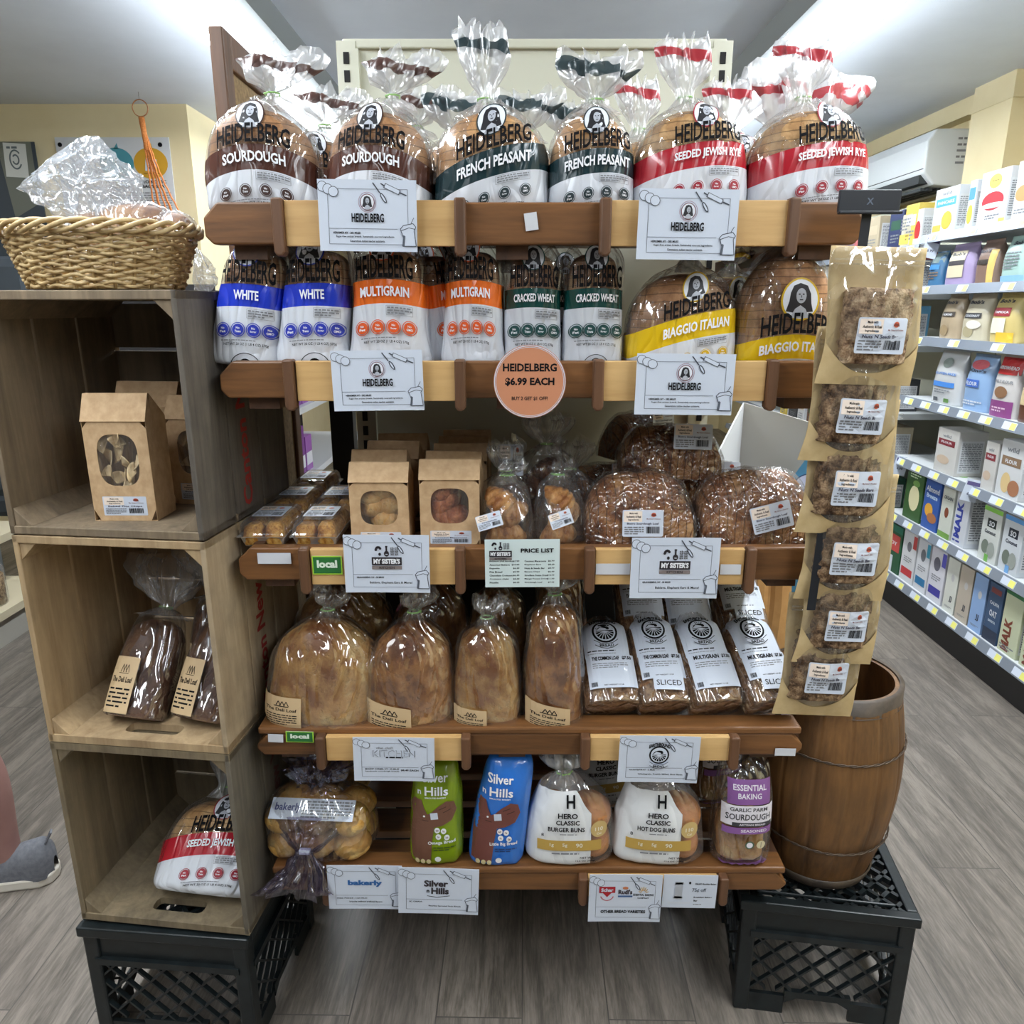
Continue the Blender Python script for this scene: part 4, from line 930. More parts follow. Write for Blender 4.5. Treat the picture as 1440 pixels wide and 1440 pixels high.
# ================================================================ FOURTH TRAY
z4 = TZ[3] + .002
M_KLAB = plain('kraft_label', srgb(204, 176, 136), .6)
def kraft_label(A, x0, y0, x1, y1):
    A.rect(x0, y0, x1, y1, M_KLAB, 0, 4, 4); w, h = x1 - x0, y1 - y0; K = M_BLACK
    cx = x0 + w * .5
    for k in range(3): A.line([(cx - w * .12 + k * w * .1, y0 + h * .72), (cx - w * .06 + k * w * .1, y0 + h * .86), (cx + k * w * .1, y0 + h * .72)], w * .02, K, 2)
    A.line([(cx - w * .18, y0 + h * .70), (cx + w * .2, y0 + h * .70)], w * .02, K, 2)
    A.text('The Deli Loaf', cx, y0 + h * .54, h * .10, K, 2, w=w * .80); A.small(x0 + w * .1, y0 + h * .08, x0 + w * .9, y0 + h * .46, 5, K, 2, 3, .6)
def deli(label, W, H, D, mt, lean=0, lab=(-.45, .02, -.05, .32), tilt=0, seed=1, tail=True, top=.6, group='bagged bakery loaves in front on the fourth tray'):
    t = thing('bagged_loaf', label, 'bread', group=group)
    a, d = W / 2, D / 2
    st = [(0, 0, 0, a * .92, d * .85, 3, 0), (.012, 0, 0, a, d, 2.8, 0), (H * .35, 0, 0, a * .98, d, 2.5, 0), (H * .65, lean * .4, 0, a * .88, d * .95, 2.3, .005), (H * .85, lean * .7, 0, a * top, d * .7, 2.2, .02), (H * .97, lean * .9, 0, a * top * .5, d * .4, 2, .06), (H * 1.03, lean, 0, .014, .012, 2, .2)]
    L = Loft(st); b = MB(); L.mesh(b, wr=.003, seed=seed, nf=(20, 8)); fo = b.build('bag_film', [film('clear_loaf_film', .015, .25, scale=20, rough=.08, stretch=(1, 1, .4), rim=.2, dist=.014)], t, smooth=True)
    st = [(.003, 0, 0, a * .80, d * .8, 2.8, 0), (.015, 0, 0, a * .95, d * .95, 2.6, 0), (H * .4, 0, 0, a * .93, d * .93, 2.4, 0), (H * .7, lean * .4, 0, a * .80, d * .86, 2.2, 0), (H * .88, lean * .6, 0, a * top * .8, d * .6, 2, 0), (H * .95, lean * .7, 0, a * .1, d * .1, 2, 0)]
    b = MB(); Loft(st).mesh(b, cap1=True, wr=.0032, seed=seed + 3, nf=(14, 14), grow=-.003); b.build('loaf', [mt], t, smooth=True)
    if lab:
        A = Art(); kraft_label(A, lab[0] * W, lab[1] * H, lab[2] * W, lab[3] * H); A.build('label', L.front(.004, tilt, 0, lab[0] * W), fo, fine=.012)
    if tail: add_tail(t, (lean, 0, H * 1.03, .034, .045, .01, seed), None, .10)
    return t
g4 = 'bagged bakery loaves in front on the fourth tray'
e1 = deli('large round golden loaf in clear film, kraft label low, nearest the wooden crates', .212, .185, .13, C_GOLD, .0, (-.49, .01, -.14, .30), .05, 2); e1.location = (XP(460, 1.262, z4), 1.262, z4); e1.scale = (1.04, 1, 1.10); e1.rotation_euler = (-.05, .06, 0)
e2 = deli('oval brown loaf in clear film with a slanting kraft label, beside the largest round loaf', .165, .185, .12, C_GOLD2, .01, (-.44, .0, .04, .30), -.15, 5); e2.location = (XP(580, 1.262, z4), 1.262, z4); e2.scale = (1.04, 1, 1.10)
e3 = deli('upright golden loaf in clear film, kraft label at its lower corner, between two brown loaves', .128, .175, .11, C_GOLD, .0, (-.46, .0, .0, .24), -.06, 8, top=.78); e3.location = (XP(686, 1.262, z4), 1.262, z4); e3.scale = (1.04, 1, 1.10)
e4 = deli('tall narrow loaf in clear film next to the white labelled wholegrain loaves', .110, .215, .11, C_GOLD2, .0, (-.46, .03, .25, .26), -.2, 12, top=.86); e4.location = (XP(777, 1.262, z4), 1.262, z4); e4.scale = (1.04, 1, 1.10)
g0 = 'bagged loaves in the rear row of the fourth tray'
for o, px, Y, lz, lb in ((e1, 490, 1.45, 0, 'large bagged loaf behind the round golden loaf, under the sister kitchen sign'), (e2, 608, 1.45, .01, 'bagged loaf behind the oval brown loaf'), (e3, 700, 1.45, .02, 'bagged loaf behind the upright golden loaf, below the price list'), (e4, 785, 1.45, 0, 'bagged loaf behind the tall narrow loaf')):
    dup(o, (XP(px, Y, z4 + lz), Y, z4), lb, (0, 0, .1), g0)

# ---- wholegrain loaves with long white labels, leaning back
def emblem(A, cx, cy, r, L=2):
    K = M_BLACK; Wt = M_WHITE
    A.ell(cx, cy, r, r, K, L, 24); A.ell(cx, cy, r * .84, r * .84, Wt, L + 1, 24); A.ell(cx, cy - r * .1, r * .7, r * .62, K, L + 2, 20)
    for k in range(9):
        a = R(180 + 22.5 * k); A.line([(cx, cy + r * .05), (cx + r * .74 * math.cos(a), cy - r * .05 + r * .66 * math.sin(a))], r * .06, Wt, L + 3)
    A.poly([(cx - r * .7, cy + r * .05), (cx - r * .3, cy + r * .40), (cx + r * .1, cy + r * .28), (cx + r * .5, cy + r * .5), (cx + r * .72, cy + r * .1), (cx + r * .2, cy + r * .12)], Wt, L + 4)
    A.ell(cx + r * .25, cy + r * .28, r * .14, r * .12, K, L + 5, 10)
    A.text('EARTHBOUND', cx, cy + r * .98, r * .42, K, L + 2, w=r * 2.1, bend=-.25 / r, bold=.05)
    A.poly([(cx - r * .95, cy - r * .72), (cx - r * .5, cy - r * 1.02), (cx, cy - r * 1.1), (cx + r * .5, cy - r * 1.02), (cx + r * .95, cy - r * .72), (cx + r * .9, cy - r * 1.15), (cx + r * .45, cy - r * 1.42), (cx, cy - r * 1.5), (cx - r * .45, cy - r * 1.42), (cx - r * .9, cy - r * 1.15)], Wt, L + 5)
    A.line([(cx - r * .95, cy - r * .72), (cx - r * .5, cy - r * 1.02), (cx, cy - r * 1.1), (cx + r * .5, cy - r * 1.02), (cx + r * .95, cy - r * .72)], r * .05, K, L + 6)
    A.line([(cx - r * .9, cy - r * 1.15), (cx - r * .45, cy - r * 1.42), (cx, cy - r * 1.5), (cx + r * .45, cy - r * 1.42), (cx + r * .9, cy - r * 1.15)], r * .05, K, L + 6)
    A.text('BREAD', cx, cy - r * 1.38, r * .24, K, L + 7, w=r * 1.1, bend=.18 / r, bold=.03)
def grain(label, kind, sliced, W=.108, H=.18, D=.075, shift=0):
    t = thing('wholegrain_loaf', label, 'bread', group='wholegrain loaves with long white labels')
    a, d = W / 2, D / 2
    st = [(0, 0, 0, a * .9, d * .85, 3, 0), (.010, 0, 0, a, d, 3.2, 0), (H * .5, 0, 0, a * .98, d, 3.2, 0), (H * .85, 0, 0, a * .9, d * .92, 3, .01), (H, 0, 0, a * .6, d * .5, 2.4, .04), (H * 1.08, 0, 0, .02, .016, 2, .2)]
    L = Loft(st); b = MB(); L.mesh(b, wr=.0025, seed=shift * 9 + 1); fo = b.build('bag_film', [film('clear_loaf_film', .05, .14)], t, smooth=True)
    b = MB(); Loft([(.003, 0, 0, a * .8, d * .8, 3, 0), (.012, 0, 0, a * .95, d * .93, 3.2, 0), (H * .5, 0, 0, a * .93, d * .93, 3.2, 0), (H * .9, 0, 0, a * .8, d * .8, 3, 0), (H * .97, 0, 0, a * .3, d * .3, 2, 0)]).mesh(b, cap1=True, wr=.003, nf=(30, 30)); b.build('loaf', [C_SEED], t, smooth=True)
    A = Art(); w = W * .84; x0 = -w / 2; K = M_BLACK
    A.rect(x0, H * .50, x0 + w * .93, H * .97, M_WHITE, 0, 6, 6); emblem(A, x0 + w * .47, H * .805, w * .27)
    A.small(x0 + w * .06, H * .555, x0 + w * .88, H * .585, 1, K, 1, 3, .6); A.small(x0 + w * .06, H * .53, x0 + w * .88, H * .545, 1, M_GREY, 1, 4, .6)
    y0 = H * (.14 if not sliced else .24)
    A.rect(x0 + w * .01, y0, x0 + w, H * .52, M_WHITE, 1, 6, 4)
    A.text(kind, x0 + w * .40, H * .455, H * .046, K, 3, w=w * .56, bold=.04); A.text('$7.50', x0 + w * .84, H * .455, H * .044, K, 3, w=w * .2, bold=.04)
    A.small(x0 + w * .12, H * .36, x0 + w * .85, H * .43, 3, M_GREY, 2, 5, .6); A.bars(x0 + w * .05, y0 + H * .02, x0 + w * .17, y0 + H * .07, K, 2); A.text('NET WEIGHT 1.5 LB', x0 + w * .5, y0 + H * .025, H * .014, K, 2, w=w * .4)
    if sliced:
        A.rect(x0 + w * .22, H * .11, x0 + w * .90, H * .26, M_WHITE, 4, 5, 3, rot=-4); A.text('SLICED', x0 + w * .56, H * .155, H * .058, K, 6, w=w * .56, bold=.0, rot=-4)
    A.build('label', L.front(.004), fo, fine=.012); return t
LN = R(-52)
def setg(o, px, Y, z, rz, lean=LN): o.location = (XP(px, Y, z), Y, z); o.rotation_euler = (lean, 0, rz)
w1 = grain('common wholegrain loaf without a sliced sticker, beside the tall narrow loaf', 'THE COMMON LOAF', False, H=.172); setg(w1, 862, 1.232, z4 + .03, .08)
w2 = grain('common wholegrain loaf with a sliced sticker, in front', 'THE COMMON LOAF', True, W=.100); setg(w2, 935, 1.232, z4 + .03, .10)
w3 = grain('multigrain wholegrain loaf with no sliced sticker, dark crust showing below its label', 'MULTIGRAIN', True, W=.104, shift=1)
for ch in list(w3.children): pass
w3b = grain('multigrain wholegrain loaf with no sliced sticker, dark crust showing below its label', 'MULTIGRAIN', False, W=.104, shift=2)
setg(w3b, 1008, 1.232, z4 + .03, .16); setg(w3, 1086, 1.235, z4 + .03, .20); w3['label'] = 'multigrain wholegrain loaf with a sliced sticker at the tray end, by the barrel'
for o, px, Y, dz, rz, lb in ((w2, 905, 1.385, .09, .05, 'common wholegrain loaf with a sliced sticker, in the raised second row'), (w3b, 968, 1.385, .09, .05, 'multigrain loaf in the raised second row, mostly behind the sign'), (w3, 1046, 1.385, .105, .12, 'multigrain loaf in the raised second row, nearest the barrel')):
    dup(o, (XP(px, Y, z4 + dz), Y, z4 + dz), lb, (LN + .1, 0, rz))

# ================================================================ FIFTH TRAY
z5 = TZ[4] + .015
M_PURP = film('purple_film', .08, .16, tint=(.72, .68, .80), hazecol=srgb(96, 82, 120), rim=.4)
def buns(label, tail_down=True):
    t = thing('brioche_bun_bag', label, 'buns', group='clear bags of brioche buns')
    for i in range(3):
        for j in range(2):
            for k in range(2):
                b = MB(); r = .030; Loft([(-.020, 0, 0, r * .5, r * .5, 2, 0), (-.012, 0, 0, r, r, 2, 0), (.0, 0, 0, r * 1.12, r * 1.08, 2, 0), (.014, 0, 0, r * .85, r * .85, 2, 0), (.023, 0, 0, r * .15, r * .15, 2, 0)], 4).mesh(b, 22, cap1=True, wr=.0015, seed=i + j)
                b.build('bun', [C_BUN], t, smooth=True, loc=(-.058 + .058 * i, -.02 + .05 * k, .026 + .048 * j), rot=(.3, 0, 0))
    b = MB(); Loft([(0, 0, 0, .075, .045, 2.6, 0), (.02, 0, 0, .094, .062, 2.8, .01), (.07, 0, 0, .094, .062, 2.8, .02), (.105, 0, 0, .080, .05, 2.4, .04), (.125, 0, 0, .03, .02, 2, .2)]).mesh(b, wr=.004)
    b.build('bag_film', [film('clear_loaf_film', .05, .14)], t, smooth=True)
    A = Art(); A.rect(-.075, .082, .070, .108, M_WHITE, 0, 6, 3); A.small(-.02, .084, .065, .106, 6, M_GREY, 1); A.text('bakerly', -.045, .090, .012, ink(60, 70, 130), 1, w=.045)
    A.build('label', lambda s, q, d: (s, -.055 + (q - .08) * 1.3 - d, .088 + (q - .08) * .75 + d), t)
    st = [(0, 0, 0, .012, .012, 2, .25), (.01, 0, 0, .013, .012, 2, .3), (.032, .0, 0, .026, .016, 2, .5), (.055, -.01, 0, .038, .018, 2, .5), (.074, -.018, 0, .050, .016, 2, .6)]
    b = MB(); Loft(st, 6).mesh(b, nu=64, cap0=False, wr=.008, seed=3, ragged=.02); b.build('bag_tail', [M_PURP], t, smooth=True, loc=(-.01, -.066, .040), rot=(math.pi - .35, 0, 0))
    st2 = [(.0, 0, 0, .060, .040, 2.2, .06), (.025, 0, 0, .035, .026, 2, .2), (.045, 0, 0, .012, .012, 2, .3)]
    b = MB(); Loft(st2, 6).mesh(b, nu=64, cap0=False, wr=.003, seed=5); b.build('bag_neck', [M_PURP], t, smooth=True, loc=(-.01, -.032, .062), rot=(math.pi / 2 + .55, 0, 0))
    MB().box(-.018, -.074, .036, .0, -.066, .044).build('bag_clip', [M_WHITE], t)
    st = [(0, 0, 0, .03, .02, 2, .2), (.012, 0, 0, .012, .012, 2, .25), (.03, 0, 0, .03, .018, 2, .5), (.055, .01, 0, .05, .02, 2, .6)]
    b = MB(); Loft(st, 5).mesh(b, nu=64, cap0=False, wr=.008, seed=9, ragged=.02); b.build('upper_tail', [M_PURP], t, smooth=True, loc=(.0, .0, .122), rot=(.3, 0, 0))
    return t
n1 = buns('clear bag of golden brioche buns with a purple tail hanging over the lowest tray'); n1.location = (XP(455, 1.262, z5), 1.262, z5); n1.rotation_euler = (0, 0, -.06); n1.scale = (1.12, 1.05, 1.1)
for ch in n1.children: pass
n2 = dup(n1, (XP(460, 1.46, z5 + .0), 1.46, z5), 'clear bag of golden brioche buns in the shade behind the front bun bag', (0, 0, .1))

def printed(name, label, st, mats, art, content=None, cat='bread', group=None, wr=.0025, off=.0028, tl=None):
    t = thing(name, label, cat, group=group); L = Loft(st); b = MB(); L.mesh(b, wr=wr, seed=len(label), cap1=True); fo = b.build('bag_film', mats, t, smooth=True)
    if content: content(t)
    A = Art(); art(A); A.build('print', L.front(off), fo, fine=.010)
    if tl: add_tail(t, tl)
    return t
def glossy_bag(name, col): return noisy(name, col, tuple(min(1, c * 1.12) for c in col), 26, .26, .5, dist=.004, coat=.4, stretch=(1, 1, .4))
def hills_art(brown, acc, words, lean):
    def art(A):
        Wt = ink(238, 240, 240); B = ink(*brown); D = ink(62, 36, 28)
        A.text('Silver', .004, .180, .017, Wt, 3, w=.048, bold=.02); A.text('Hills', .006, .155, .017, Wt, 3, w=.044, bold=.02); A.text('n', -.026, .157, .008, Wt, 3); A.text('SPROUTED BAKERY', .004, .149, .003, Wt, 3, w=.04)
        # toast figure with raised mitten hands
        A.poly([(-.047, .016), (-.008, .012), (-.004, .06), (0, .088), (.016, .092), (.034, .102), (.043, .122), (.038, .140), (.024, .143), (.008, .132), (-.004, .120), (-.012, .116), (-.018, .130), (-.022, .146), (-.036, .148), (-.043, .134), (-.040, .110), (-.045, .08)], B, 2)
        for k, (x, y) in enumerate(((.026, .126), (.018, .132))): A.line([(x - .008, y - .006), (x + .006, y)], .0016, D, 3)
        A.line([(-.022, .104), (-.010, .102)], .0015, D, 3); A.ell(-.018, .112, .002, .002, Wt, 3)
        for x, y in ((.006, .082), (.018, .080), (.008, .068), (.024, .066)): A.ell(x, y, .0052, .0062, Wt, 4, 12); A.text({.082: '60', .080: '5g', .068: '3g', .066: '26'}[y], x, y - .002, .0042, B, 6)
        A.text(words, .014, .050, .009, Wt, 3, w=.052, rot=3); A.small(-.002, .036, .040, .046, 2, ink(*acc), 3)
        A.ell(.006, .018, .006, .006, Wt, 4, 14); A.rect(-.006, .106, .008, .120, M_WHITE, 5, rot=6)
        for k in range(3): A.ell(-.034 + .011 * k, .012, .0045, .006, ink(220, 208, 160), 4, 10)
    return art
def bag_st(W, H, D, lean=0, top=.55): a, d = W / 2, D / 2; return [(0, 0, 0, a * .8, d * .7, 3, 0), (.010, 0, 0, a * 1.02, d, 3, 0), (H * .4, lean * .3, 0, a, d, 3, 0), (H * .75, lean * .7, 0, a * .92, d * .9, 2.8, .01), (H * .95, lean, 0, a * .8, d * .5, 2.4, .03), (H * 1.02, lean * 1.05, .01, a * .5, d * .12, 2, .06)]
v1 = printed('sprouted_bread_bag', 'green sprouted bread bag with a brown toast figure, on the lowest tray', bag_st(.098, .215, .08, .004), [glossy_bag('green_bag', srgb(122, 146, 24))], hills_art((112, 76, 60), (60, 80, 20), 'Omega Bread', 0)); v1.location = (XP(615, 1.243, z5), 1.243, z5)
v2 = printed('sprouted_bread_bag', 'bright blue sprouted bread bag with a brown toast figure, beside the burger buns', bag_st(.102, .225, .08, .022), [glossy_bag('blue_bag', srgb(44, 110, 196))], hills_art((112, 66, 58), (16, 60, 120), 'Little Big Bread', 0)); v2.location = (XP(697, 1.240, z5), 1.240, z5); v2.rotation_euler = (0, .04, 0)
def hero_film():
    t = NT('hero_bag_film'); clear = film_nodes(t, .06, .14, (1, 1, 1), 24, .1, (1, 1, .5), .5, (.95, .97, 1), .9, .2, .006)
    tc = t.n('ShaderNodeTexCoord'); sp = t.n('ShaderNodeSeparateXYZ'); t.l(tc.outputs['Object'], sp.inputs[0])
    wv = t.math('MULTIPLY', t.math('SUBTRACT', t.noise(t.coord(), 14, 1), .5), .05)
    e = t.math('LESS_THAN', t.math('ADD', sp.outputs[0], t.math('MULTIPLY', t.math('MAXIMUM', t.math('SUBTRACT', t.math('ADD', sp.outputs[2], wv), .10), 0), .55)), .030)
    k = t.math('MULTIPLY', t.math('MULTIPLY', e, t.math('GREATER_THAN', sp.outputs[2], -.1)), t.math('LESS_THAN', sp.outputs[2], .142)); op = t.bsdf((*srgb(226, 228, 230), 1), .3, normal=crease(t, 24, (1, 1, .5), .6, .005), coat=.3)
    mx = t.n('ShaderNodeMixShader'); t.l(k, mx.inputs[0]); t.l(clear, mx.inputs[1]); t.l(op, mx.inputs[2]); return t.done(mx.outputs[0])
M_HERO = hero_film(); C_BN2 = crust('crust_soft_bun', srgb(158, 96, 50), srgb(190, 124, 72), srgb(206, 146, 92), 8, None, .5, .2)
def hero(label, l3, rolls):
    def art(A):
        K = M_BLACK
        for x in (-.006, .004): A.rect(x - .002, .116, x + .001, .138, K, 3)
        A.rect(-.006, .125, .004, .129, K, 3)
        A.text('HERO', -.006, .098, .0095, K, 3, w=.030, bold=.03); A.text('CLASSIC', -.006, .086, .0085, K, 3, w=.036, bold=.03); A.text(l3, -.008, .073, .0085, K, 3, w=.056, bold=.03); A.small(-.018, .066, .022, .070, 1, M_GREY, 3, 2, .6)
        A.rect(-.052, .036, .046, .056, ink(184, 150, 74), 2, 8, 1); A.text('1g', -.03, .043, .008, ink(226, 222, 206), 4); A.text('5g', -.01, .043, .008, ink(226, 222, 206), 4); A.text('90', .012, .043, .008, ink(226, 222, 206), 4); A.small(-.03, .028, .03, .033, 1, M_GREY, 3, 2)
        A.text('NET WT', .024, .020, .004, K, 3); A.text('12.6 OZ (358g)', .022, .013, .004, K, 3, w=.03); A.text('8', -.044, .062, .006, K, 3)
        A.ell(.042, .076, .013, .015, ink(196, 168, 110), 4, 18); A.text('110', .042, .073, .007, ink(232, 226, 206), 5); A.text('Cal', .042, .066, .004, ink(232, 226, 206), 5)
    def cont(t):
        for i, (x, y, z) in enumerate(((-.03, 0, .03), (.03, 0, .03), (-.028, 0, .085), (.03, .0, .085))):
            b = MB(); Loft([(-.026, 0, 0, .018, .02, 2.2, 0), (-.016, 0, 0, .031, .034, 2.4, 0), (.008, 0, 0, .033, .036, 2.4, 0), (.026, 0, 0, .02, .022, 2, 0)], 4).mesh(b, 24, cap1=True)
            b.build('bun', [C_BN2], t, smooth=True, loc=(x, y, z))
    return printed('hero_bun_bag', label, [(0, 0, 0, .05, .03, 3, 0), (.010, 0, 0, .068, .042, 3, 0), (.06, 0, 0, .068, .042, 2.8, 0), (.11, 0, 0, .058, .038, 2.5, .01), (.145, -.006, 0, .038, .026, 2.2, .04), (.160, -.01, 0, .014, .012, 2, .2)], [M_HERO], art, cont, 'buns', 'white and gold bun bags', tl=(-.01, 0, .160, .035, .05, .0, 7))
h1 = hero('white and gold burger bun bag beside the blue sprouted bread bag', 'BURGER BUNS', 0); h1.name = 'bun_bag'; h1.location = (XP(800, 1.246, z5), 1.246, z5); h1.scale = (1.24, 1.1, 1.10)
h2 = hero('white and gold hot dog bun bag under the black emblem sign', 'HOT DOG BUNS', 1); h2.name = 'bun_bag'; h2.location = (XP(921, 1.246, z5), 1.246, z5); h2.scale = (1.26, 1.1, 1.10); h2.rotation_euler = (0, .02, -.04)
def purple_art(A):
    P = ink(134, 88, 150); Wt = ink(232, 228, 236); G = ink(60, 60, 66)
    A.rect(-.046, .098, .046, .122, Wt, 2, 6, 1); A.rect(-.040, .138, .040, .186, P, 2, 6, 2); A.text('ESSENTIAL', 0, .166, .011, Wt, 3, w=.062); A.text('BAKING', 0, .150, .011, Wt, 3, w=.044)
    A.rect(-.048, .094, .048, .136, Wt, 2.2, 6, 2)
    A.text('GARLIC PARM', 0, .124, .008, G, 4, w=.070); A.text('SOURDOUGH', 0, .106, .013, G, 4, w=.084); A.rect(-.03, .092, .046, .101, G, 4, 4, 1); A.text('ARTISAN BREAD', .008, .0945, .004, Wt, 5, w=.05)
    A.rect(-.046, .076, .046, .090, P, 3, 6, 1); A.text('SEASONED', .012, .080, .006, Wt, 4, w=.05); A.rect(-.046, .0, .046, .010, P, 2, 6, 1)
    A.ell(.006, .052, .0085, .0085, ink(70, 96, 74), 3); A.ell(.006, .052, .0060, .0060, Wt, 4); A.ell(.028, .052, .0085, .0085, ink(206, 196, 160), 3); A.line([(.028, .046), (.028, .058)], .001, G, 4)
def loaf_in(mt, W, H, D):
    def f(t): b = MB(); Loft(tall_loaf(W, H, D)).mesh(b, cap1=True, wr=.003); b.build('loaf', [mt], t, smooth=True)
    return f
u1 = printed('garlic_sourdough_bag', 'clear and purple garlic sourdough bag at the end of the lowest tray', bag_st(.108, .215, .09), [film('clear_loaf_film', .05, .14)], purple_art, loaf_in(C_GOLD, .10, .11, .08)); u1.location = (XP(1036, 1.245, z5), 1.245, z5)
u2 = dup(u1, (XP(1000, 1.43, z5), 1.43, z5), 'purple garlic sourdough bag behind the front one, edge beside the hot dog buns', (0, 0, .3))
dup(h1, (XP(845, 1.42, z5), 1.42, z5), 'bun bag in the shade behind the burger bun bag', (0, 0, .2))

# ================================================================ IN THE CRATES
CM = Matrix.Translation((P0.x, P0.y, 0)) @ Matrix.Rotation(ang, 4, 'Z')
def inc(k, x, y, dz=0): p = CM @ Vector((x, y, 0)); return (p.x, p.y, .287 + (2 - k) * CL + .0145 + dz)
kp = window_bag('kraft window bag of pale pita chips in front in the topmost crate', .138, .200, .085, c_chips, 'Baked Pita Chips', open_top=False, group='pita chip bags in the topmost crate'); kp.location = inc(0, .172, .085); kp.rotation_euler = (0, 0, ang + .12); kp.scale = (.76, .84, 1.06)
dup(kp, inc(0, .250, .20), 'kraft window bag of pita chips half hidden by the side of the topmost crate', (0, 0, ang - .1), scale=(.8, .84, .98))
dup(kp, inc(0, .135, .24), 'kraft window bag at the back of the topmost crate, only its folded top showing', (0, 0, ang), scale=(.86, .84, 1.08))
def dark_loaf(label):
    t = thing('dark_loaf', label, 'bread', group='dark loaves in the middle crate')
    L = Loft([(0, 0, 0, .050, .036, 3, 0), (.01, 0, 0, .056, .042, 3, 0), (.10, 0, 0, .054, .042, 3, 0), (.17, 0, 0, .046, .036, 2.8, .02), (.195, 0, 0, .03, .022, 2.2, .06), (.205, 0, 0, .012, .012, 2, .2)]); b = MB(); L.mesh(b, wr=.003); fo = b.build('bag_film', [film('clear_loaf_film', .05, .14)], t, smooth=True)
    b = MB(); Loft([(.003, 0, 0, .044, .032, 3, 0), (.012, 0, 0, .052, .038, 3, 0), (.15, 0, 0, .048, .036, 3, 0), (.18, 0, 0, .02, .02, 2, 0)]).mesh(b, cap1=True, wr=.003); b.build('loaf', [C_DARK], t, smooth=True)
    A = Art(); kraft_label(A, -.050, .004, -.002, .105); A.build('label', L.front(.004), fo, fine=.012); add_tail(t, (0, 0, .205, .10, .11, -.02, 21), None, .14); return t
k1 = dark_loaf('dark brown loaf in clear film with a kraft label, leaning in the middle crate'); k1.location = inc(1, .130, .065, .004); k1.rotation_euler = (R(-32), R(8), ang + .1)
k2 = dup(k1, inc(1, .255, .075, .004), 'dark brown loaf in clear film against the side wall of the middle crate', (R(-30), R(6), ang - .05))
k3 = dup(k1, inc(1, .24, .17, .004), 'dark brown loaf standing behind the two leaning loaves in the middle crate', (R(-12), 0, ang))
r3 = dup(Ry, inc(2, .215, .075, .004), 'seeded jewish rye bread bag with a red band lying in the lowest crate', (R(-38), R(6), ang + .08), 'rye bag in the lowest crate', scale=(1.12, 1, 1.15))

# ================================================================ SIGN CARDS ON THE RACK
def deco(A, w, h):
    """line drawings round the card: bread slices, whisk and rolling pin, flour sack, ruled frame"""
    K = ink(86, 92, 104); D = ink(60, 64, 76)
    A.frame(-w * .40, -h * .40, w * .41, h * .37, w * .004, K, 1); A.line([(-w * .40, -h * .18), (w * .30, -h * .18)], w * .004, K, 1)
    for k in range(3):
        x = -w * .45 + k * w * .055; y = h * .40 - k * h * .035
        A.ell(x, y, w * .052, h * .075, D, 2 + k * .6, 16, -20); A.ell(x, y, w * .046, h * .066, M_WHITE, 2.3 + k * .6, 16, -20)
    A.line([(w * .06, h * .46), (w * .13, h * .32)], w * .012, D, 3); A.ell(w * .165, h * .25, w * .020, h * .085, D, 3, 14, 32)
    A.ell(w * .165, h * .25, w * .009, h * .065, M_WHITE, 3.5, 12, 32)
    A.rect(w * .17, h * .34, w * .34, h * .41, D, 3, rot=-24); A.rect(w * .178, h * .348, w * .332, h * .402, M_WHITE, 3.5, rot=-24)
    A.line([(w * .335, h * .325), (w * .40, h * .285)], w * .012, D, 3); A.line([(w * .175, h * .42), (w * .14, h * .45)], w * .012, D, 3)
    s = [(w * .33, -h * .18), (w * .36, -h * .13), (w * .46, -h * .10), (w * .49, -h * .15), (w * .47, -h * .2), (w * .49, -h * .42), (w * .35, -h * .42), (w * .36, -h * .3), (w * .34, -h * .22)]
    A.poly(s, M_WHITE, 3); A.line(s + [s[0]], w * .007, D, 4); A.line([(w * .34, -h * .2), (w * .42, -h * .16), (w * .48, -h * .18)], w * .006, D, 4); A.line([(w * .44, -h * .1), (w * .47, -h * .02)], w * .006, D, 4); A.poly([(w * .35, -h * .42), (w * .37, -h * .42), (w * .38, -h * .28), (w * .36, -h * .26)], K, 4)
def card(px0, py0, px1, py1, label, art, rot=0, Y=1.170, cat='sign', decor=True, group=None, name='sign_card', tilt=0, col=None):
    bow = .0012 if decor and name == 'sign_card' else 0
    cx, cy = (px0 + px1) / 2, (py0 + py1) / 2; c = at(cx, cy, Y); w = abs(at(px1, cy, Y).x - at(px0, cy, Y).x); h = at(cx, py0, Y).z - at(cx, py1, Y).z
    t = thing(name, label, cat, c, group=group, rot=(tilt, R(rot), 0))
    b = MB(); b.grid(lambda u, v: ((u - .5) * w, .0009 + bow * math.sin(u * 3.1), (v - .5) * h), 8, 2); b.build('card', [col or M_WHITE], t, solid=.0008)
    A = Art()
    if decor: deco(A, w, h)
    art(A, w, h); A.build('print', lambda s, q, d: (s, .0009 + bow * math.sin((s / w + .5) * 3.1) - .0006 - d, q), t, eps=.00028); return t
K = M_BLACK
def a_heid(A, w, h):
    lady(A, 0, h * .19, w * .070, ink(120, 60, 70), ink(150, 90, 100), 3); A.text('HEIDELBERG', 0, -h * .09, h * .125, K, 4, w=w * .33, bold=.03)
    A.text('HERKIMER NY - 283 MILES', -w * .36, -h * .255, h * .030, K, 3, w=w * .28, al='l', bold=.03)
    A.text('Sugar-free artisan breads. Sustainably sourced ingredients.', -w * .03, -h * .31, h * .032, K, 3, w=w * .60); A.text('Generations tuition teacher assistants.', -w * .01, -h * .37, h * .032, K, 3, w=w * .36)
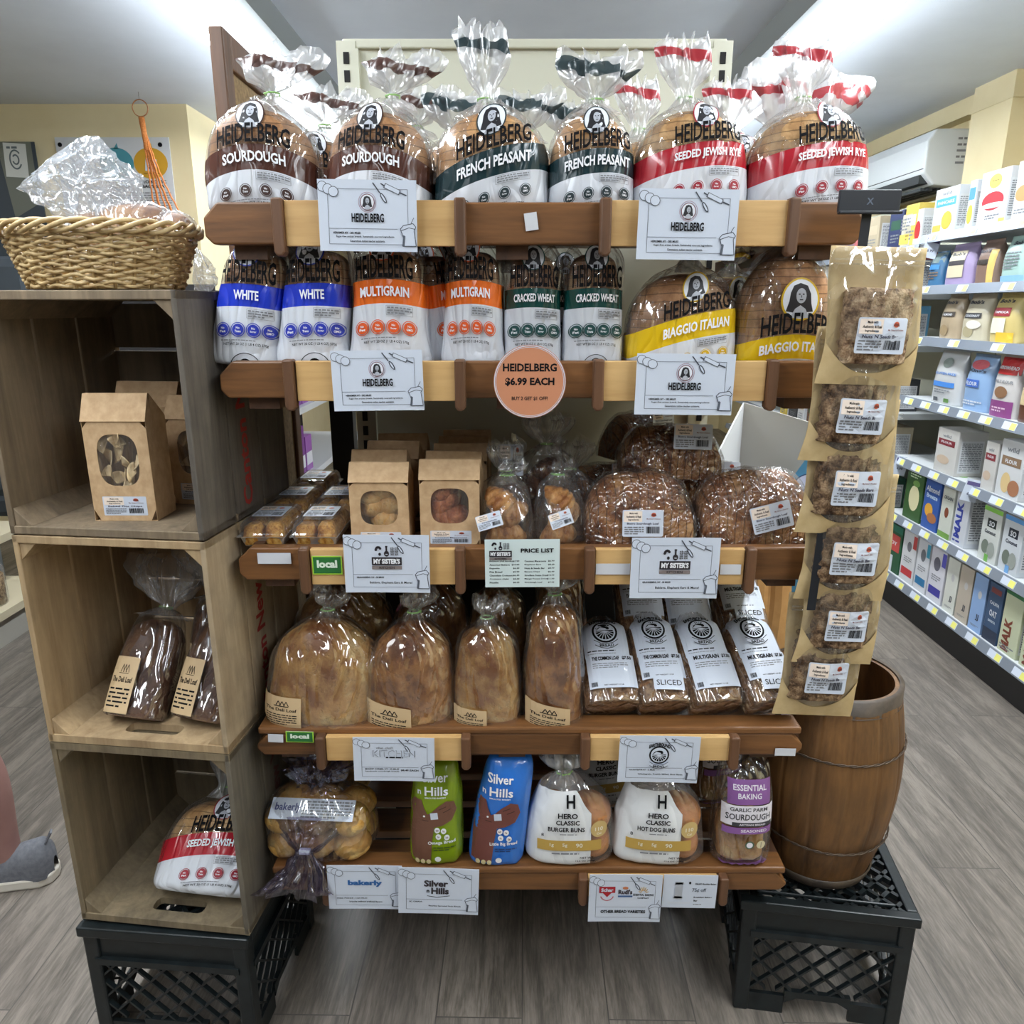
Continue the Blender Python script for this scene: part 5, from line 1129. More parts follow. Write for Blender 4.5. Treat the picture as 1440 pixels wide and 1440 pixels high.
def a_sister(A, w, h, s=1, cx=0, cy=0):
    G = ink(92, 92, 96); D = ink(46, 42, 48)
    for k in range(6):
        a = R(35 + 28 * k); A.ell(cx - w * .095 * s + w * .028 * s * math.cos(a), cy + h * .24 * s + h * .05 * s * math.sin(a), w * .016 * s, h * .020 * s, D, 3, 10, 35 + 28 * k)
    A.ell(cx - w * .08 * s, cy + h * .17 * s, w * .016 * s, h * .028 * s, D, 3, 12); A.ell(cx, cy + h * .18 * s, w * .030 * s, h * .05 * s, D, 3, 16); A.rect(cx - w * .010 * s, cy + h * .2 * s, cx + w * .010 * s, cy + h * .30 * s, D, 3); A.rect(cx - w * .014 * s, cy + h * .29 * s, cx + w * .014 * s, cy + h * .315 * s, D, 3)
    A.line([(cx - w * .012 * s, cy + h * .17 * s), (cx + w * .014 * s, cy + h * .17 * s)], h * .012 * s, M_WHITE, 4)
    for j in range(2):
        x = cx + w * (.062 + .05 * j) * s; A.line([(x, cy + h * .14 * s), (x + w * .012 * s, cy + h * .30 * s)], w * .004 * s, G, 3)
        for k in range(5): A.ell(x - w * .008 * s, cy + h * (.165 + .028 * k) * s, w * .011 * s, h * .010 * s, G, 3, 8, 35); A.ell(x + w * .016 * s, cy + h * (.165 + .028 * k) * s, w * .011 * s, h * .010 * s, G, 3, 8, -35)
    A.rect(cx - w * .175 * s, cy - h * .02 * s, cx + w * .175 * s, cy + h * .12 * s, D, 3); A.text("MY SISTER'S", cx, cy + h * .005 * s, h * .09 * s, ink(228, 230, 234), 4, w=w * .31 * s, bold=.05)
    A.rect(cx - w * .175 * s, cy - h * .09 * s, cx + w * .175 * s, cy - h * .03 * s, ink(128, 118, 116), 3); A.text('KITCHEN', cx, cy - h * .08 * s, h * .04 * s, D, 4, w=w * .18 * s, bold=.03)
def a_sis(A, w, h):
    a_sister(A, w, h); A.text('GRANGEBERG, NY - 50 MILES', -w * .36, -h * .25, h * .034, K, 3, w=w * .32, al='l', bold=.03); A.text('Baklava, Elephant Ears & More!', w * .04, -h * .35, h * .048, K, 3, w=w * .50, bold=.01)
gH = 'sign cards with the portrait emblem'
card(448, 253, 586, 354, 'laminated white card with the dark haired portrait, hanging below the brown sourdough bags', a_heid, .8)
card(897, 266, 1037, 366, 'laminated white card with the dark haired portrait, hanging below the red rye bags', a_heid, .8)
card(467, 493, 595, 578, 'white card with the dark haired portrait, on the tray of orange multigrain bags', a_heid, -.8)
card(894, 498, 1032, 584, 'white card with the dark haired portrait, on the tray below the yellow italian bags', a_heid, .6)
card(484, 753, 604, 834, 'white card reading my sister\'s kitchen beside the small green local tag', a_sis, .3)
card(887, 757, 1011, 842, 'white card reading my sister\'s kitchen under the sliced sourdough loaves', a_sis, .2)
def a_price(A, w, h):
    a_sister(A, w * .86, h * .92, 1, -w * .29, h * .16); A.text('PRICE LIST', w * .20, h * .23, h * .085, K, 3, w=w * .44, bold=.03)
    L_ = [('Baklava (All kinds)', '$7.99'), ('Assorted Baklava', '$10.99'), ('Baguette', '$6.49'), ('Pita Bread', '$5.99'), ('Chocolate Croissant', '$6.49'), ('Croissant (3pk)', '$4.49'), ('Ficelle', '$6.49')]
    R_ = [('Coconut Macaroons', '$6.99'), ('Elephant Ears', '$8.69'), ('Nuts & Seeds Bar', '$8.49'), ('Banana Chips', '$6.49'), ('Strw/Bana Freeze Dried', '$10.99'), ('Mango Freeze Dried', '$11.99'), ('Sourdough Loaf', '$7.99')]
    for k in range(7):
        y = h * (.035 - .075 * k)
        for x, (n, p) in ((-w * .44, L_[k]), (w * .03, R_[k])): A.text(n, x, y, h * .034, K, 3, w=w * min(.31, .017 * len(n)), al='l', bold=.02); A.text(p, x + w * .40, y, h * .034, K, 3, w=w * .017 * len(p), al='r', bold=.02)
card(682, 759, 787, 826, 'small pale card reading price list, below the golden croissants', a_price, -.4, decor=False, col=plain('pale_green_card', srgb(206, 220, 220), .4), Y=1.176)
def a_kit(A, w, h):
    A.text('KITCHEN', 0, h * .06, h * .15, ink(120, 124, 134), 3, w=w * .52, bold=-.0); A.text('KITCHEN', 0, h * .068, h * .132, M_WHITE, 4, w=w * .50, bold=-.01); A.text('the deli', -w * .12, h * .24, h * .05, ink(140, 144, 150), 3, w=w * .2, shear=.3)
    A.small(-w * .1, h * .02, w * .2, h * .07, 1, K, 3); A.text('MOUNT CARMEL NY - 20 MILES', -w * .36, -h * .235, h * .032, K, 3, w=w * .42, al='l'); A.text('handmade sourdough breads', -w * .36, -h * .29, h * .032, K, 3, w=w * .42, al='l'); A.text('$8.49 EACH', w * .19, -h * .27, h * .045, K, 3, w=w * .22, bold=.03)
def a_earth(A, w, h):
    emblem(A, 0, h * .10, h * .19, 3); A.text('POUGHKEEPSIE NY - 12 MILES', -w * .36, -h * .24, h * .032, K, 3, w=w * .32, al='l'); A.text('Wholegrain, Freshly Milled, Slow Risen', w * .03, -h * .34, h * .038, K, 3, w=w * .56)
card(497, 1038, 611, 1099, 'thin white card with outlined kitchen lettering, under the deli loaves', a_kit, .9)
card(870, 1036, 983, 1101, 'white card with the round black earth emblem, above the hot dog buns', a_earth, 1.2)
def a_bak(A, w, h): A.text('bakerly', 0, h * .02, h * .15, ink(44, 96, 156), 3, w=w * .46, bold=.05); A.text('PARIS, FRANCE - 3,600 MILES', -w * .38, -h * .26, h * .03, K, 3, w=w * .4, al='l'); A.text('brioche without artificial flavors', w * .0, -h * .34, h * .035, K, 3, w=w * .44)
def a_silv(A, w, h): A.text('Silver', -w * .03, h * .10, h * .14, ink(52, 46, 52), 3, w=w * .30, bold=.04); A.text('Hills', w * .02, -h * .06, h * .14, ink(52, 46, 52), 3, w=w * .22, bold=.04); A.text('n', -w * .13, -h * .03, h * .06, K, 3, bold=.03); A.line([(-w * .14, -h * .10), (-w * .02, -h * .13), (w * .14, -h * .09)], h * .012, K, 3); A.text('BC, CANADA', -w * .36, -h * .25, h * .035, K, 3, w=w * .16, al='l'); A.text('Flourless Sprouted Grain Breads', w * .08, -h * .34, h * .035, K, 3, w=w * .4)
card(461, 1218, 566, 1279, 'white card reading bakerly in blue, below the brioche buns', a_bak, .6, Y=1.175)
card(560, 1222, 673, 1286, 'white card reading silver hills, below the green bread bag', a_silv, 2.0, Y=1.166)
def a_oth(A, w, h):
    A.rect(-w * .36, h * .12, -w * .14, h * .25, ink(168, 30, 44), 3); A.poly([(-w * .31, h * .12), (-w * .19, h * .12), (-w * .25, h * .03)], ink(168, 30, 44), 3); A.text('Schar', -w * .25, h * .145, h * .075, M_WHITE, 4, w=w * .17, bold=.04); A.ring(-w * .25, h * .09, w * .10, h * .14, h * .02, ink(190, 110, 120), 3, 16, 200, 340)
    A.text("Rudi's", w * .0, h * .09, h * .10, ink(60, 50, 60), 3, w=w * .19, bold=.04); A.rect(-w * .10, h * .03, w * .10, h * .065, ink(70, 100, 150), 3); A.ell(w * .0, h * .22, w * .04, h * .03, ink(196, 120, 80), 2)
    for k in range(7): a = R(15 + 25 * k); A.line([(w * .25 + w * .03 * math.cos(a), h * .12 + h * .05 * math.sin(a)), (w * .25 + w * .07 * math.cos(a), h * .12 + h * .13 * math.sin(a))], w * .010, ink(206, 160, 60), 3)
    A.text('ESSENTIAL BAKING', w * .25, h * .06, h * .045, K, 3, w=w * .28); A.text('COMPANY', w * .25, 0, h * .03, K, 3, w=w * .16); A.text('OTHER BREAD VARIETIES', -w * .02, -h * .31, h * .065, K, 3, w=w * .62, bold=.04)
card(828, 1231, 930, 1297, 'white card reading other bread varieties with three small logos', a_oth, .5, Y=1.166)
def a_off(A, w, h):
    G = ink(170, 174, 182); A.rect(-w * .28, -h * .20, -w * .14, h * .28, G, 3); A.rect(-w * .29, h * .22, -w * .13, h * .30, G, 3); A.rect(-w * .29, -h * .22, -w * .13, -h * .14, G, 3); A.rect(-w * .40, -h * .36, w * .02, -h * .31, ink(206, 212, 222), 3)
    A.text('75¢ off', w * .17, -h * .02, h * .13, ink(50, 60, 76), 3, w=w * .26, bold=.01); A.text('PALEO Boulder Baker', w * .28, h * .22, h * .05, K, 3, w=w * .38, bold=.02); A.ell(-w * .01, h * .27, w * .02, h * .04, K, 3); A.text('Breakfast Baking', w * .25, -h * .19, h * .05, K, 3, w=w * .34, bold=.03); A.text('Bar', w * .12, -h * .29, h * .05, K, 3, w=w * .07, bold=.03); A.small(w * .08, -h * .4, w * .3, -h * .36, 1, M_GREY, 3)
card(932, 1231, 1008, 1277, 'smaller white card reading 75 cents off, at the end of the lowest tray', a_off, 1.2, Y=1.172, decor=False)
# round price disc
c = at(745, 537, 1.168); r = 51 / F * (1.168 * CT + (HC - c.z) * ST); t = thing('price_disc', 'round orange brown disc reading 6.99 each on the second tray', 'sign', c)
MB().cyl((0, 0, 0), (0, .0015, 0), r, n=56).build('disc', [plain('disc_orange', srgb(196, 132, 98), .5)], t)
A = Art(); A.ring(0, 0, r * .985, r * .985, r * .025, M_WHITE, 1, 56); A.ring(0, 0, r * .94, r * .94, r * .012, M_WHITE, 1, 56); A.text('HEIDELBERG', 0, r * .28, r * .22, K, 1, w=r * 1.48, bold=.035); A.text('$6.99 EACH', 0, -r * .12, r * .24, K, 1, w=r * 1.36, bold=.04); A.text('BUY 2 GET $1 OFF!', 0, -r * .52, r * .12, ink(60, 40, 32), 1, w=r * 1.0, bold=.03)
A.build('print', flat(), t)
def a_local(A, w, h): A.rect(-w * .5, -h * .5, w * .5, h * .5, ink(168, 220, 60), 0); A.rect(-w * .46, -h * .44, w * .46, h * .44, ink(40, 108, 52), 1); A.text('local', 0, -h * .14, h * .42, ink(224, 236, 220), 2, w=w * .68, bold=.05)
card(439, 782, 481, 808, 'small green tag reading local on the third tray', a_local, 0, Y=1.184, cat='tag', decor=False, name='shelf_tag')
card(402, 1029, 441, 1044, 'small green tag reading local on the fourth tray rail', a_local, 1.5, Y=1.196, cat='tag', decor=False, name='shelf_tag')
def a_none(A, w, h): A.rect(-w * .5, -h * .5, w * .5, h * .5, ink(206, 208, 214), 0)
for q in ((362, 778, 409, 793, 'blank pale strip sticker on the brown rail below the baklava boxes', 0, 1.196), (377, 1033, 398, 1044, 'blank white sticker beside the green local tag of the fourth tray', 3, 1.196), (1090, 1053, 1119, 1063, 'blank white sticker on the fourth rail near the barrel', 1, 1.196),
          (738, 299, 756, 324, 'blank white paper square stuck askew on the top rail', -8, 1.196), (838, 793, 886, 808, 'pale tape strip on the third tray, at the price list side of the sign', 0, 1.184), (1013, 794, 1042, 808, 'pale tape strip on the third tray, at the far side of the sign', 0, 1.184)):
    card(q[0], q[1], q[2], q[3], q[4], a_none, q[5], Y=q[6], cat='sticker', decor=False, name='blank_sticker')

# ================================================================ CLIP STRIP OF POUCHES
cs = thing('clip_strip', 'black plastic clip strip with a flat header, hooked on the end of the top tray', 'display strip', at(1222, 284, 1.15))
b = MB(); b.box(-.044, -.004, -.014, .044, .003, .016); b.box(-.045, -.012, -.017, .045, -.002, -.013); b.build('header', [plain('clip_black', srgb(26, 30, 38), .4)], cs, bevel=.001)
b = MB(); b.grid(lambda u, v: (-.012 * v + (u - .5) * .014, .002 + .008 * v, -.014 - v * .62), 1, 12); b.build('strip', [plain('clip_black', (0, 0, 0))], cs, solid=.001)
A = Art(); A.text('X', 0, -.004, .009, ink(90, 100, 116), 1); A.build('print', flat(0, -.004, 0), cs)
M_GRAN = crust('granola', srgb(92, 66, 46), srgb(156, 126, 96), srgb(206, 180, 148), 60, None, .5, 1.2)
M_GRAN2 = crust('granola_dark', srgb(60, 42, 30), srgb(116, 90, 66), srgb(176, 148, 116), 60, None, .5, 1.2)
M_KPOUCH = noisy('pouch_paper', srgb(190, 164, 118), srgb(206, 182, 136), 30, .5, .1)
def pouch(label, w, h, gm, seed):
    t = thing('snack_pouch', label, 'snack pouch', group='pouches of nut and seed bars on the clip strip')
    def body(sg, th):
        def fn(u, v):
            x = (u - .5) * w * (1 + .10 * max(0, .25 - v) * 4 * .5); z = (v - 1) * h
            p = (math.sin(math.pi * u) ** .8) * (min(1, v * 2.6) * min(1, (1 - v) * 3.2)) ; n_ = .0025 * noise.noise(Vector((x * 40, z * 26, seed)))
            return (x + .004 * math.sin(v * 5), sg * th * p + n_ - .005 * (1 - v) * math.sin(v * 3), z)
        return fn
    b = MB(); b.grid(body(1, .006), 16, 20); b.build('paper_back', [M_KPOUCH], t, smooth=True, solid=.0005)
    b = MB(); b.grid(body(-1, .026), 24, 28); b.build('window_film', [film('pouch_film', .03, .17, scale=16, rough=.06, stretch=(1, 1, .5), hazecol=srgb(230, 214, 180), bump=.6)], t, smooth=True)
    f = body(-1, .026); b = MB()
    def gus(u, v):
        top = .09 + .22 * abs(2 * u - 1) ** 2.2; p = f(u, v * top); return (p[0], p[1] - .0012, p[2])
    b.grid(gus, 20, 5); b.build('bottom_gusset', [M_KPOUCH], t, smooth=True)
    rn = random.Random(seed); b = MB(); cw = w * .68; ch = h * .55
    Loft([(0, 0, 0, cw * .40, .006, 3.2, 0), (.006, 0, 0, cw * .5, .012, 4, 0), (ch * .5, 0, 0, cw * .5, .014, 4, 0), (ch - .006, 0, 0, cw * .5, .012, 4, 0), (ch, 0, 0, cw * .42, .006, 3.2, 0)], 9).mesh(b, 90, cap1=True, wr=.0045, seed=seed, nf=(110, 110))
    b.build('granola_bar', [gm], t, smooth=True, loc=(rn.uniform(-.006, .004), -.006, -h * .84))
    A = Art(); sticker(A, -w * .22, -h * .76, w * .30, -h * .50, 'Nuts N Seeds Bars', 0, seed)
    def fn(s, q, d):
        p = f(min(max(s / w + .5, 0), 1), 1 + q / h); return (s, min(p[1], -.022) - .003 - d, q)
    A.build('label', fn, t, fine=.02)
    b = MB()
    for k in (0, 1): b.box(-w * .49, -.010 - .001, -h * .10 - .006 * k, w * .49, -.006, -h * .10 - .006 * k + .0016)
    b.build('zip_seal', [M_CLIP], t); return t
pp = [(1228, 347, 541, 132, 1.125, M_GRAN, 'snack pouch at the top of the clip strip, largest and fully visible', .5), (1205, 462, 650, 124, 1.145, M_GRAN2, 'snack pouch second on the clip strip', 2), (1196, 560, 750, 122, 1.160, M_GRAN2, 'snack pouch third on the clip strip', 1),
      (1194, 665, 843, 122, 1.175, M_GRAN2, 'snack pouch fourth on the clip strip', 1), (1184, 765, 932, 108, 1.190, M_GRAN2, 'snack pouch fifth on the clip strip, above the barrel mouth', 1), (1158, 835, 1005, 108, 1.18, M_GRAN2, 'lowest snack pouch, its base overlapping the barrel rim', 1.5)]
for i, (px, y0, y1, wpx, Y, gm, lb, rt) in enumerate(pp):
    if i == 5: Y = 1.205
    a0 = at(px, y0, Y); a1 = at(px, y1, Y); w = wpx / F * (Y * CT + (HC - (a0.z + a1.z) / 2) * ST)
    p = pouch(lb, w, a0.z - a1.z, gm, i + 2); p.location = (XP(px, Y, (a0.z + a1.z) / 2), Y, a0.z); p.rotation_euler = (0, R(rt + 1), 0)

# ---- paper in the barrel
t = thing('paper_bag', 'brown paper bag standing behind the pouches at the barrel', 'paper bag', (.545, 1.50, .3)); b = MB()
b.grid(lambda u, v: ((u - .5) * .10 + .004 * math.sin(v * 9), .004 * math.sin(u * 14) + .01 * v, v * .58), 10, 8); b.build('paper', [noisy('brown_paper', srgb(178, 132, 78), srgb(200, 156, 100), 12, .7, .5)], t, solid=.02)
t = thing('white_card_slip', 'white paper slip standing inside the barrel', 'paper slip', (bx - .012, by - .04, .45)); MB().box(-.018, 0, 0, .018, .0015, .255).build('slip', [M_WHITE], t)

# ================================================================ BASKET ON THE CRATES
M_WICK = noisy('wicker', srgb(150, 122, 78), srgb(202, 178, 132), 40, .55, .3)
ZB = .287 + 3 * CL + .001
bc = Vector((XP(152, 1.285, ZB), 1.285, ZB)); t = thing('wicker_basket', 'oval woven wicker basket on top of the wooden crates', 'basket', bc, rz=-.06)
BW, BD, BHH = .150, .105, .088
def er(z): u = z / BHH; return BW * (.80 + .22 * u), BD * (.78 + .22 * u)
b = MB(); rows = 15; NSt = 26
for r_ in range(rows):
    z = .004 + r_ * (BHH - .010) / rows; a, d = er(z); N = 160
    for ph in (0,):
        b.tube([((a + .0028 * math.sin(NSt / 2 * 2 * math.pi * i / N + r_ * math.pi)) * math.cos(2 * math.pi * i / N), (d + .0028 * math.sin(NSt / 2 * 2 * math.pi * i / N + r_ * math.pi)) * math.sin(2 * math.pi * i / N), z + .0014 * math.sin(i * .9 + r_ * 2)) for i in range(N)], .0029, 6, closed=True)
b.build('woven_wall', [M_WICK], t, smooth=True)
b = MB()
for k in range(NSt):
    a0 = 2 * math.pi * (k + .5) / NSt; b.tube([(er(z)[0] * math.cos(a0), er(z)[1] * math.sin(a0), z) for z in [0, .03, .06, BHH]], .0026, 5)
b.build('stakes', [M_WICK], t, smooth=True)
b = MB()
for ph in range(4):
    N = 150; b.tube([((er(BHH)[0] + .002 + .0065 * math.cos(14 * math.pi * i / N + ph * math.pi / 2)) * math.cos(2 * math.pi * i / N), (er(BHH)[1] + .002 + .0065 * math.cos(14 * math.pi * i / N + ph * math.pi / 2)) * math.sin(2 * math.pi * i / N), BHH + .002 + .0085 * math.sin(14 * math.pi * i / N + ph * math.pi / 2)) for i in range(N)], .0036, 6, closed=True)
b.build('braided_rim', [M_WICK], t, smooth=True)
MB().lathe([(.001, 0), (1, 0), (1, .004), (.001, .004)], 40, None, Matrix.Diagonal((BW * .8, BD * .78, 1, 1))).build('base', [M_WICK], t)
def crumple(label, name, outline, th, loc, seed, mat_, cat='plastic bag', rz=0):
    t = thing(name, label, cat, loc, rz); n = len(outline); cx = sum(p[0] for p in outline) / n; cz = sum(p[1] for p in outline) / n
    def edge(a):
        k = a * n; i = int(k) % n; f = k - int(k); p, q = outline[i], outline[(i + 1) % n]; return p[0] + (q[0] - p[0]) * f, p[1] + (q[1] - p[1]) * f
    for sg, nm in ((-1, 'film_front'), (1, 'film_back')):
        def fn(u, v):
            ex, ez = edge(u); x = cx + (ex - cx) * v; z = cz + (ez - cz) * v; q = (1 - v ** 2.4)
            w = noise.noise(Vector((x * 26, z * 26, seed + sg))); w2 = 1 - 3 * abs(noise.noise(Vector((x * 48 + z * 20, z * 40, seed))))
            return (x, sg * th * q * (1 - 1.1 * abs(w)) + .008 * w2 * (v + .2), z + .004 * w2)
        b = MB(); b.grid(fn, 130, 54, wrap=True); b.build(nm, [mat_], t, smooth=True)
    return t
M_CRUM = film('crumpled_bag_film', .24, .24, scale=26, rough=.10, stretch=(1, 1, 1), rim=.7, bump=1.0, dist=.014, hazecol=(.86, .92, 1))
def pxo(pts, cx, cy, Y): return [(at(x, cy, Y).x - at(cx, cy, Y).x, at(cx, y, Y).z - at(cx, cy, Y).z) for x, y in pts]
crumple('large empty clear plastic bag billowing above the basket', 'clear_plastic_bag', pxo([(22, 265), (75, 222), (124, 192), (145, 193), (170, 222), (200, 246), (204, 288), (196, 318), (140, 335), (95, 335), (62, 298)], 120, 265, 1.29), .05, at(120, 265, 1.29), 3, M_CRUM)
g0 = 'film wrapped rolls in the basket'
def roll(label, px, py, Y, rz, sc_=1):
    t = thing('wrapped_roll', label, 'bread roll', at(px, py, Y), rz, g0)
    st = [(-.045, 0, 0, .010, .010, 2, 0), (-.036, 0, 0, .024, .022, 2, 0), (0, 0, 0, .030, .026, 2, 0), (.036, 0, 0, .024, .022, 2, 0), (.045, 0, 0, .010, .010, 2, 0)]
    b = MB(); Loft(st).mesh(b, cap1=True, wr=.002); b.build('roll', [C_GOLD2], t, smooth=True, rot=(0, R(90), 0))
    b = MB(); Loft([(z * 1.15, x, y, a * 1.12, d * 1.12, n, p + .02) for z, x, y, a, d, n, p in st]).mesh(b, cap1=True, wr=.004, seed=5, nf=(10, 40)); b.build('wrap', [film('roll_film', .14, .2, scale=26, stretch=(.5, 1, 1), rim=.4)], t, smooth=True, rot=(0, R(90), 0)); t.scale = (sc_,) * 3; return t
roll('film wrapped brown roll in front of the billowing bag in the basket', 190, 318, 1.28, .2, 1.1)
roll('film wrapped roll at the rack side of the basket', 234, 326, 1.29, -.2, .95)
roll('film wrapped roll deeper in the basket under the billowing bag', 150, 326, 1.29, .5, 1.0)
crumple('loose translucent plastic bag hanging between basket and rack', 'plastic_bag', pxo([(272, 345), (284, 352), (300, 372), (304, 400), (292, 411), (268, 412)], 286, 380, 1.42), .012, at(286, 380, 1.42), 8, M_CRUM)

# ================================================================ BEHIND, ON THE BASKET SIDE
def wallposter(label, px0, py0, px1, py1, Y, art, col, name='poster', cat='poster'):
    cx, cy = (px0 + px1) / 2, (py0 + py1) / 2; c = at(cx, cy, Y); zd = Y * CT + (HC - c.z) * ST; w = (px1 - px0) / F * zd; h = at(cx, py0, Y).z - at(cx, py1, Y).z
    t = thing(name, label, cat, c); MB().box(-w / 2, 0, -h / 2, w / 2, .008, h / 2).build('sheet', [col], t); A = Art(); art(A, w, h); A.build('print', flat(0, -.0008, 0), t, eps=.0006); return t
def a_prob(A, w, h):
    for x, c_ in ((.02, (74, 146, 160)), (.32, (206, 156, 44))):
        A.ell(w * x, h * .22, w * .15, h * .17, ink(*c_), 1, 28); A.poly([(w * x - w * .01, h * .38), (w * x + w * .02, h * .44), (w * x + w * .03, h * .37)], ink(*c_), 1)
    A.rect(w * .27, h * .13, w * .37, h * .27, M_WHITE, 2, rot=-8); A.line([(w * .30, h * .16), (w * .34, h * .24)], w * .012, ink(60, 70, 90), 3); A.line([(w * .25, h * .11), (w * .40, h * .11)], w * .01, ink(160, 110, 30), 3)
    for x in (.02, .32):
        A.text('PROBIOTIC', w * x, h * .0, h * .035, K, 2, w=w * .24, bold=.03); A.text('BACTERIA', w * x, -h * .05, h * .035, K, 2, w=w * .2, bold=.03); A.small(w * (x - .13), -h * .34, w * (x + .15), -h * .09, 9, M_GREY, 2, 5, .6)
    A.ell(w * .32, -h * .46, w * .13, h * .08, ink(120, 96, 104), 1); A.ell(-w * .46, h * .42, w * .02, h * .025, K, 1); A.ell(w * .42, h * .42, w * .02, h * .025, K, 1)
wallposter('pale wall poster with a teal and an ochre circle behind the basket', 86, 194, 244, 322, 4.53, a_prob, plain('poster_grey', srgb(206, 208, 212), .5))
def a_palm(A, w, h):
    D = ink(24, 34, 42)
    for k in range(9): A.poly([(-w * .5, h * (.32 - .03 * k)), (-w * .5, h * (.30 - .03 * k)), (w * (.12 - .04 * k), h * (.48 - .07 * k))], D, 1)
    A.poly([(-w * .0, h * .5), (w * .46, h * .5), (w * .46, h * .1), (w * .1, h * .0)], ink(106, 110, 100), 1); A.rect(w * .08, h * .27, w * .38, h * .49, ink(206, 208, 204), 3, rot=-3)
    A.ring(w * .23, h * .385, w * .085, h * .065, w * .02, ink(90, 100, 104), 4, 20, 40, 330); A.ring(w * .23, h * .385, w * .05, h * .035, w * .02, ink(90, 100, 104), 4, 20, 200, 500); A.small(w * .13, h * .45, w * .33, h * .475, 1, ink(90, 100, 104), 4)
wallposter('dark mural panel with a palm frond and a small pale emblem, beside the pale poster', -40, 202, 64, 412, 4.50, a_palm, plain('mural_dark', srgb(52, 62, 72), .5), 'mural_panel', 'mural')
t = thing('cushioned_chair', 'dark grey cushioned chair in front of the mural panel', 'chair', (at(0, 300, 3.75).x - .12, 3.75, 0), R(180))
b = MB(); b.box(-.24, -.05, .48, .24, .05, 1.66); b.build('backrest', [plain('chair_grey', srgb(66, 74, 82), .7)], t, bevel=.05)
b = MB(); b.box(-.25, -.5, .38, .25, .05, .50); b.build('seat', [plain('chair_grey', (0, 0, 0))], t, bevel=.03)
for x in (-.2, .2):
    for y in (-.45, .0): MB().cyl((x, y, 0), (x, y, .4), .018).build('leg', [M_HDARK], t)
# macrame plant hanger
p0 = at(197, 152, 4.3); t = thing('macrame_hanger', 'orange macrame cord hanger hung from a ring at the ceiling', 'hanger', p0)
b = MB(); r = .040; b.tube([(r * math.cos(2 * math.pi * i / 28), 0, r * math.sin(2 * math.pi * i / 28)) for i in range(28)], .0028, 6, closed=True); b.build('ring', [plain('copper_ring', srgb(190, 130, 90), .35, .6)], t, smooth=True)
MB().cyl((0, 0, r), (0, 0, CEIL - p0.z), .0012, n=5).build('hook_wire', [M_GREY], t)
M_ORC = noisy('orange_cord', srgb(196, 110, 48), srgb(232, 150, 84), 200, .8, .5)
sc2 = 1 / F * 4.05
for i in range(7):
    b = MB(); dx = (-.000 + (i - 1) * .012); e = Vector(((4 + i * 7.5) * sc2, .03 * math.sin(i * 2.1), -(152 + (i % 3) * 4) * sc2)); m = Vector((e.x * .15 + .002, .01 * math.sin(i), -.30)); s_ = Vector((.002 * (i - 3), 0, -r))
    pts = [s_ * (1 - u) ** 2 + m * 2 * u * (1 - u) + e * u * u for u in [k / 26 for k in range(27)]]
    b.tube([(p.x + .0016 * math.cos(k * 2.2), p.y + .0016 * math.sin(k * 2.2), p.z) for k, p in enumerate(pts)], .0042, 6); b.tube([(e.x, e.y, e.z), (e.x + .03, e.y, e.z - .05), (e.x - .02, e.y + .01, e.z - .09)], .007, 6)
    b.build('cord', [M_ORC], t, smooth=True)
b = MB(); b.cyl((.001, 0, -.045), (.010, 0, -.20), .016, .012, 8); b.build('wrapped_knot', [M_ORC], t, smooth=True)

# low bulk shelving by the far aisle, jars on it
t = thing('bulk_shelving', 'cream edged low shelving of bulk jars beyond the crates', 'shelving', (-2.2, 2.9, 0)); b = MB()
for z, dp in ((.12, .0), (.40, .10), (.70, .15)): b = MB(); b.box(-.4, -1.2, z - .0, 0 - dp, .55, z + .035); b.build('shelf_board', [plain('cream_board', srgb(214, 202, 172), .5)], t)
b = MB(); b.box(-.4, -1.2, 0, -.015, .55, .12); b.build('plinth', [plain('plinth_grey', srgb(176, 172, 162), .5)], t); MB().box(-.42, -1.2, 0, -.40, .55, .9).build('back_panel', [plain('dark_green_panel', srgb(24, 40, 36), .5)], t)
M_NUT = crust('nuts', srgb(96, 72, 48), srgb(160, 130, 92), srgb(196, 172, 134), 60, None, .5, 1)
jar0 = None
for i in range(8):
    x, y, z = -2.33 - (.08 if i >= 4 else 0), 2.3 + (i % 4) * .26, (.157, .437)[i // 4]
    if jar0 is None:
        jar0 = t = thing('glass_jar', 'glass jar of nuts', 'jar', (x, y, z)); MB().lathe([(.001, 0), (.085, 0), (.09, .02), (.09, .16), (.07, .19), (.07, .21), (.001, .21)], 24).build('glass', [film('jar_glass', .05, .12, scale=3, bump=.1, rough=.05)], t, smooth=True)
        MB().lathe([(.001, .004), (.082, .004), (.084, .13), (.001, .14)], 24).build('nuts', [M_NUT], t, smooth=True); jar0['group'] = 'glass jars of bulk nuts'
    lb = 'glass jar of nuts, %s in the %s row of the low cream shelving' % (('first', 'second', 'third', 'fourth')[i % 4], ('lower', 'upper')[i // 4])
    if i == 0: jar0['label'] = lb
    else: dup(jar0, (x, y, z), lb, None, 'glass jars of bulk nuts')

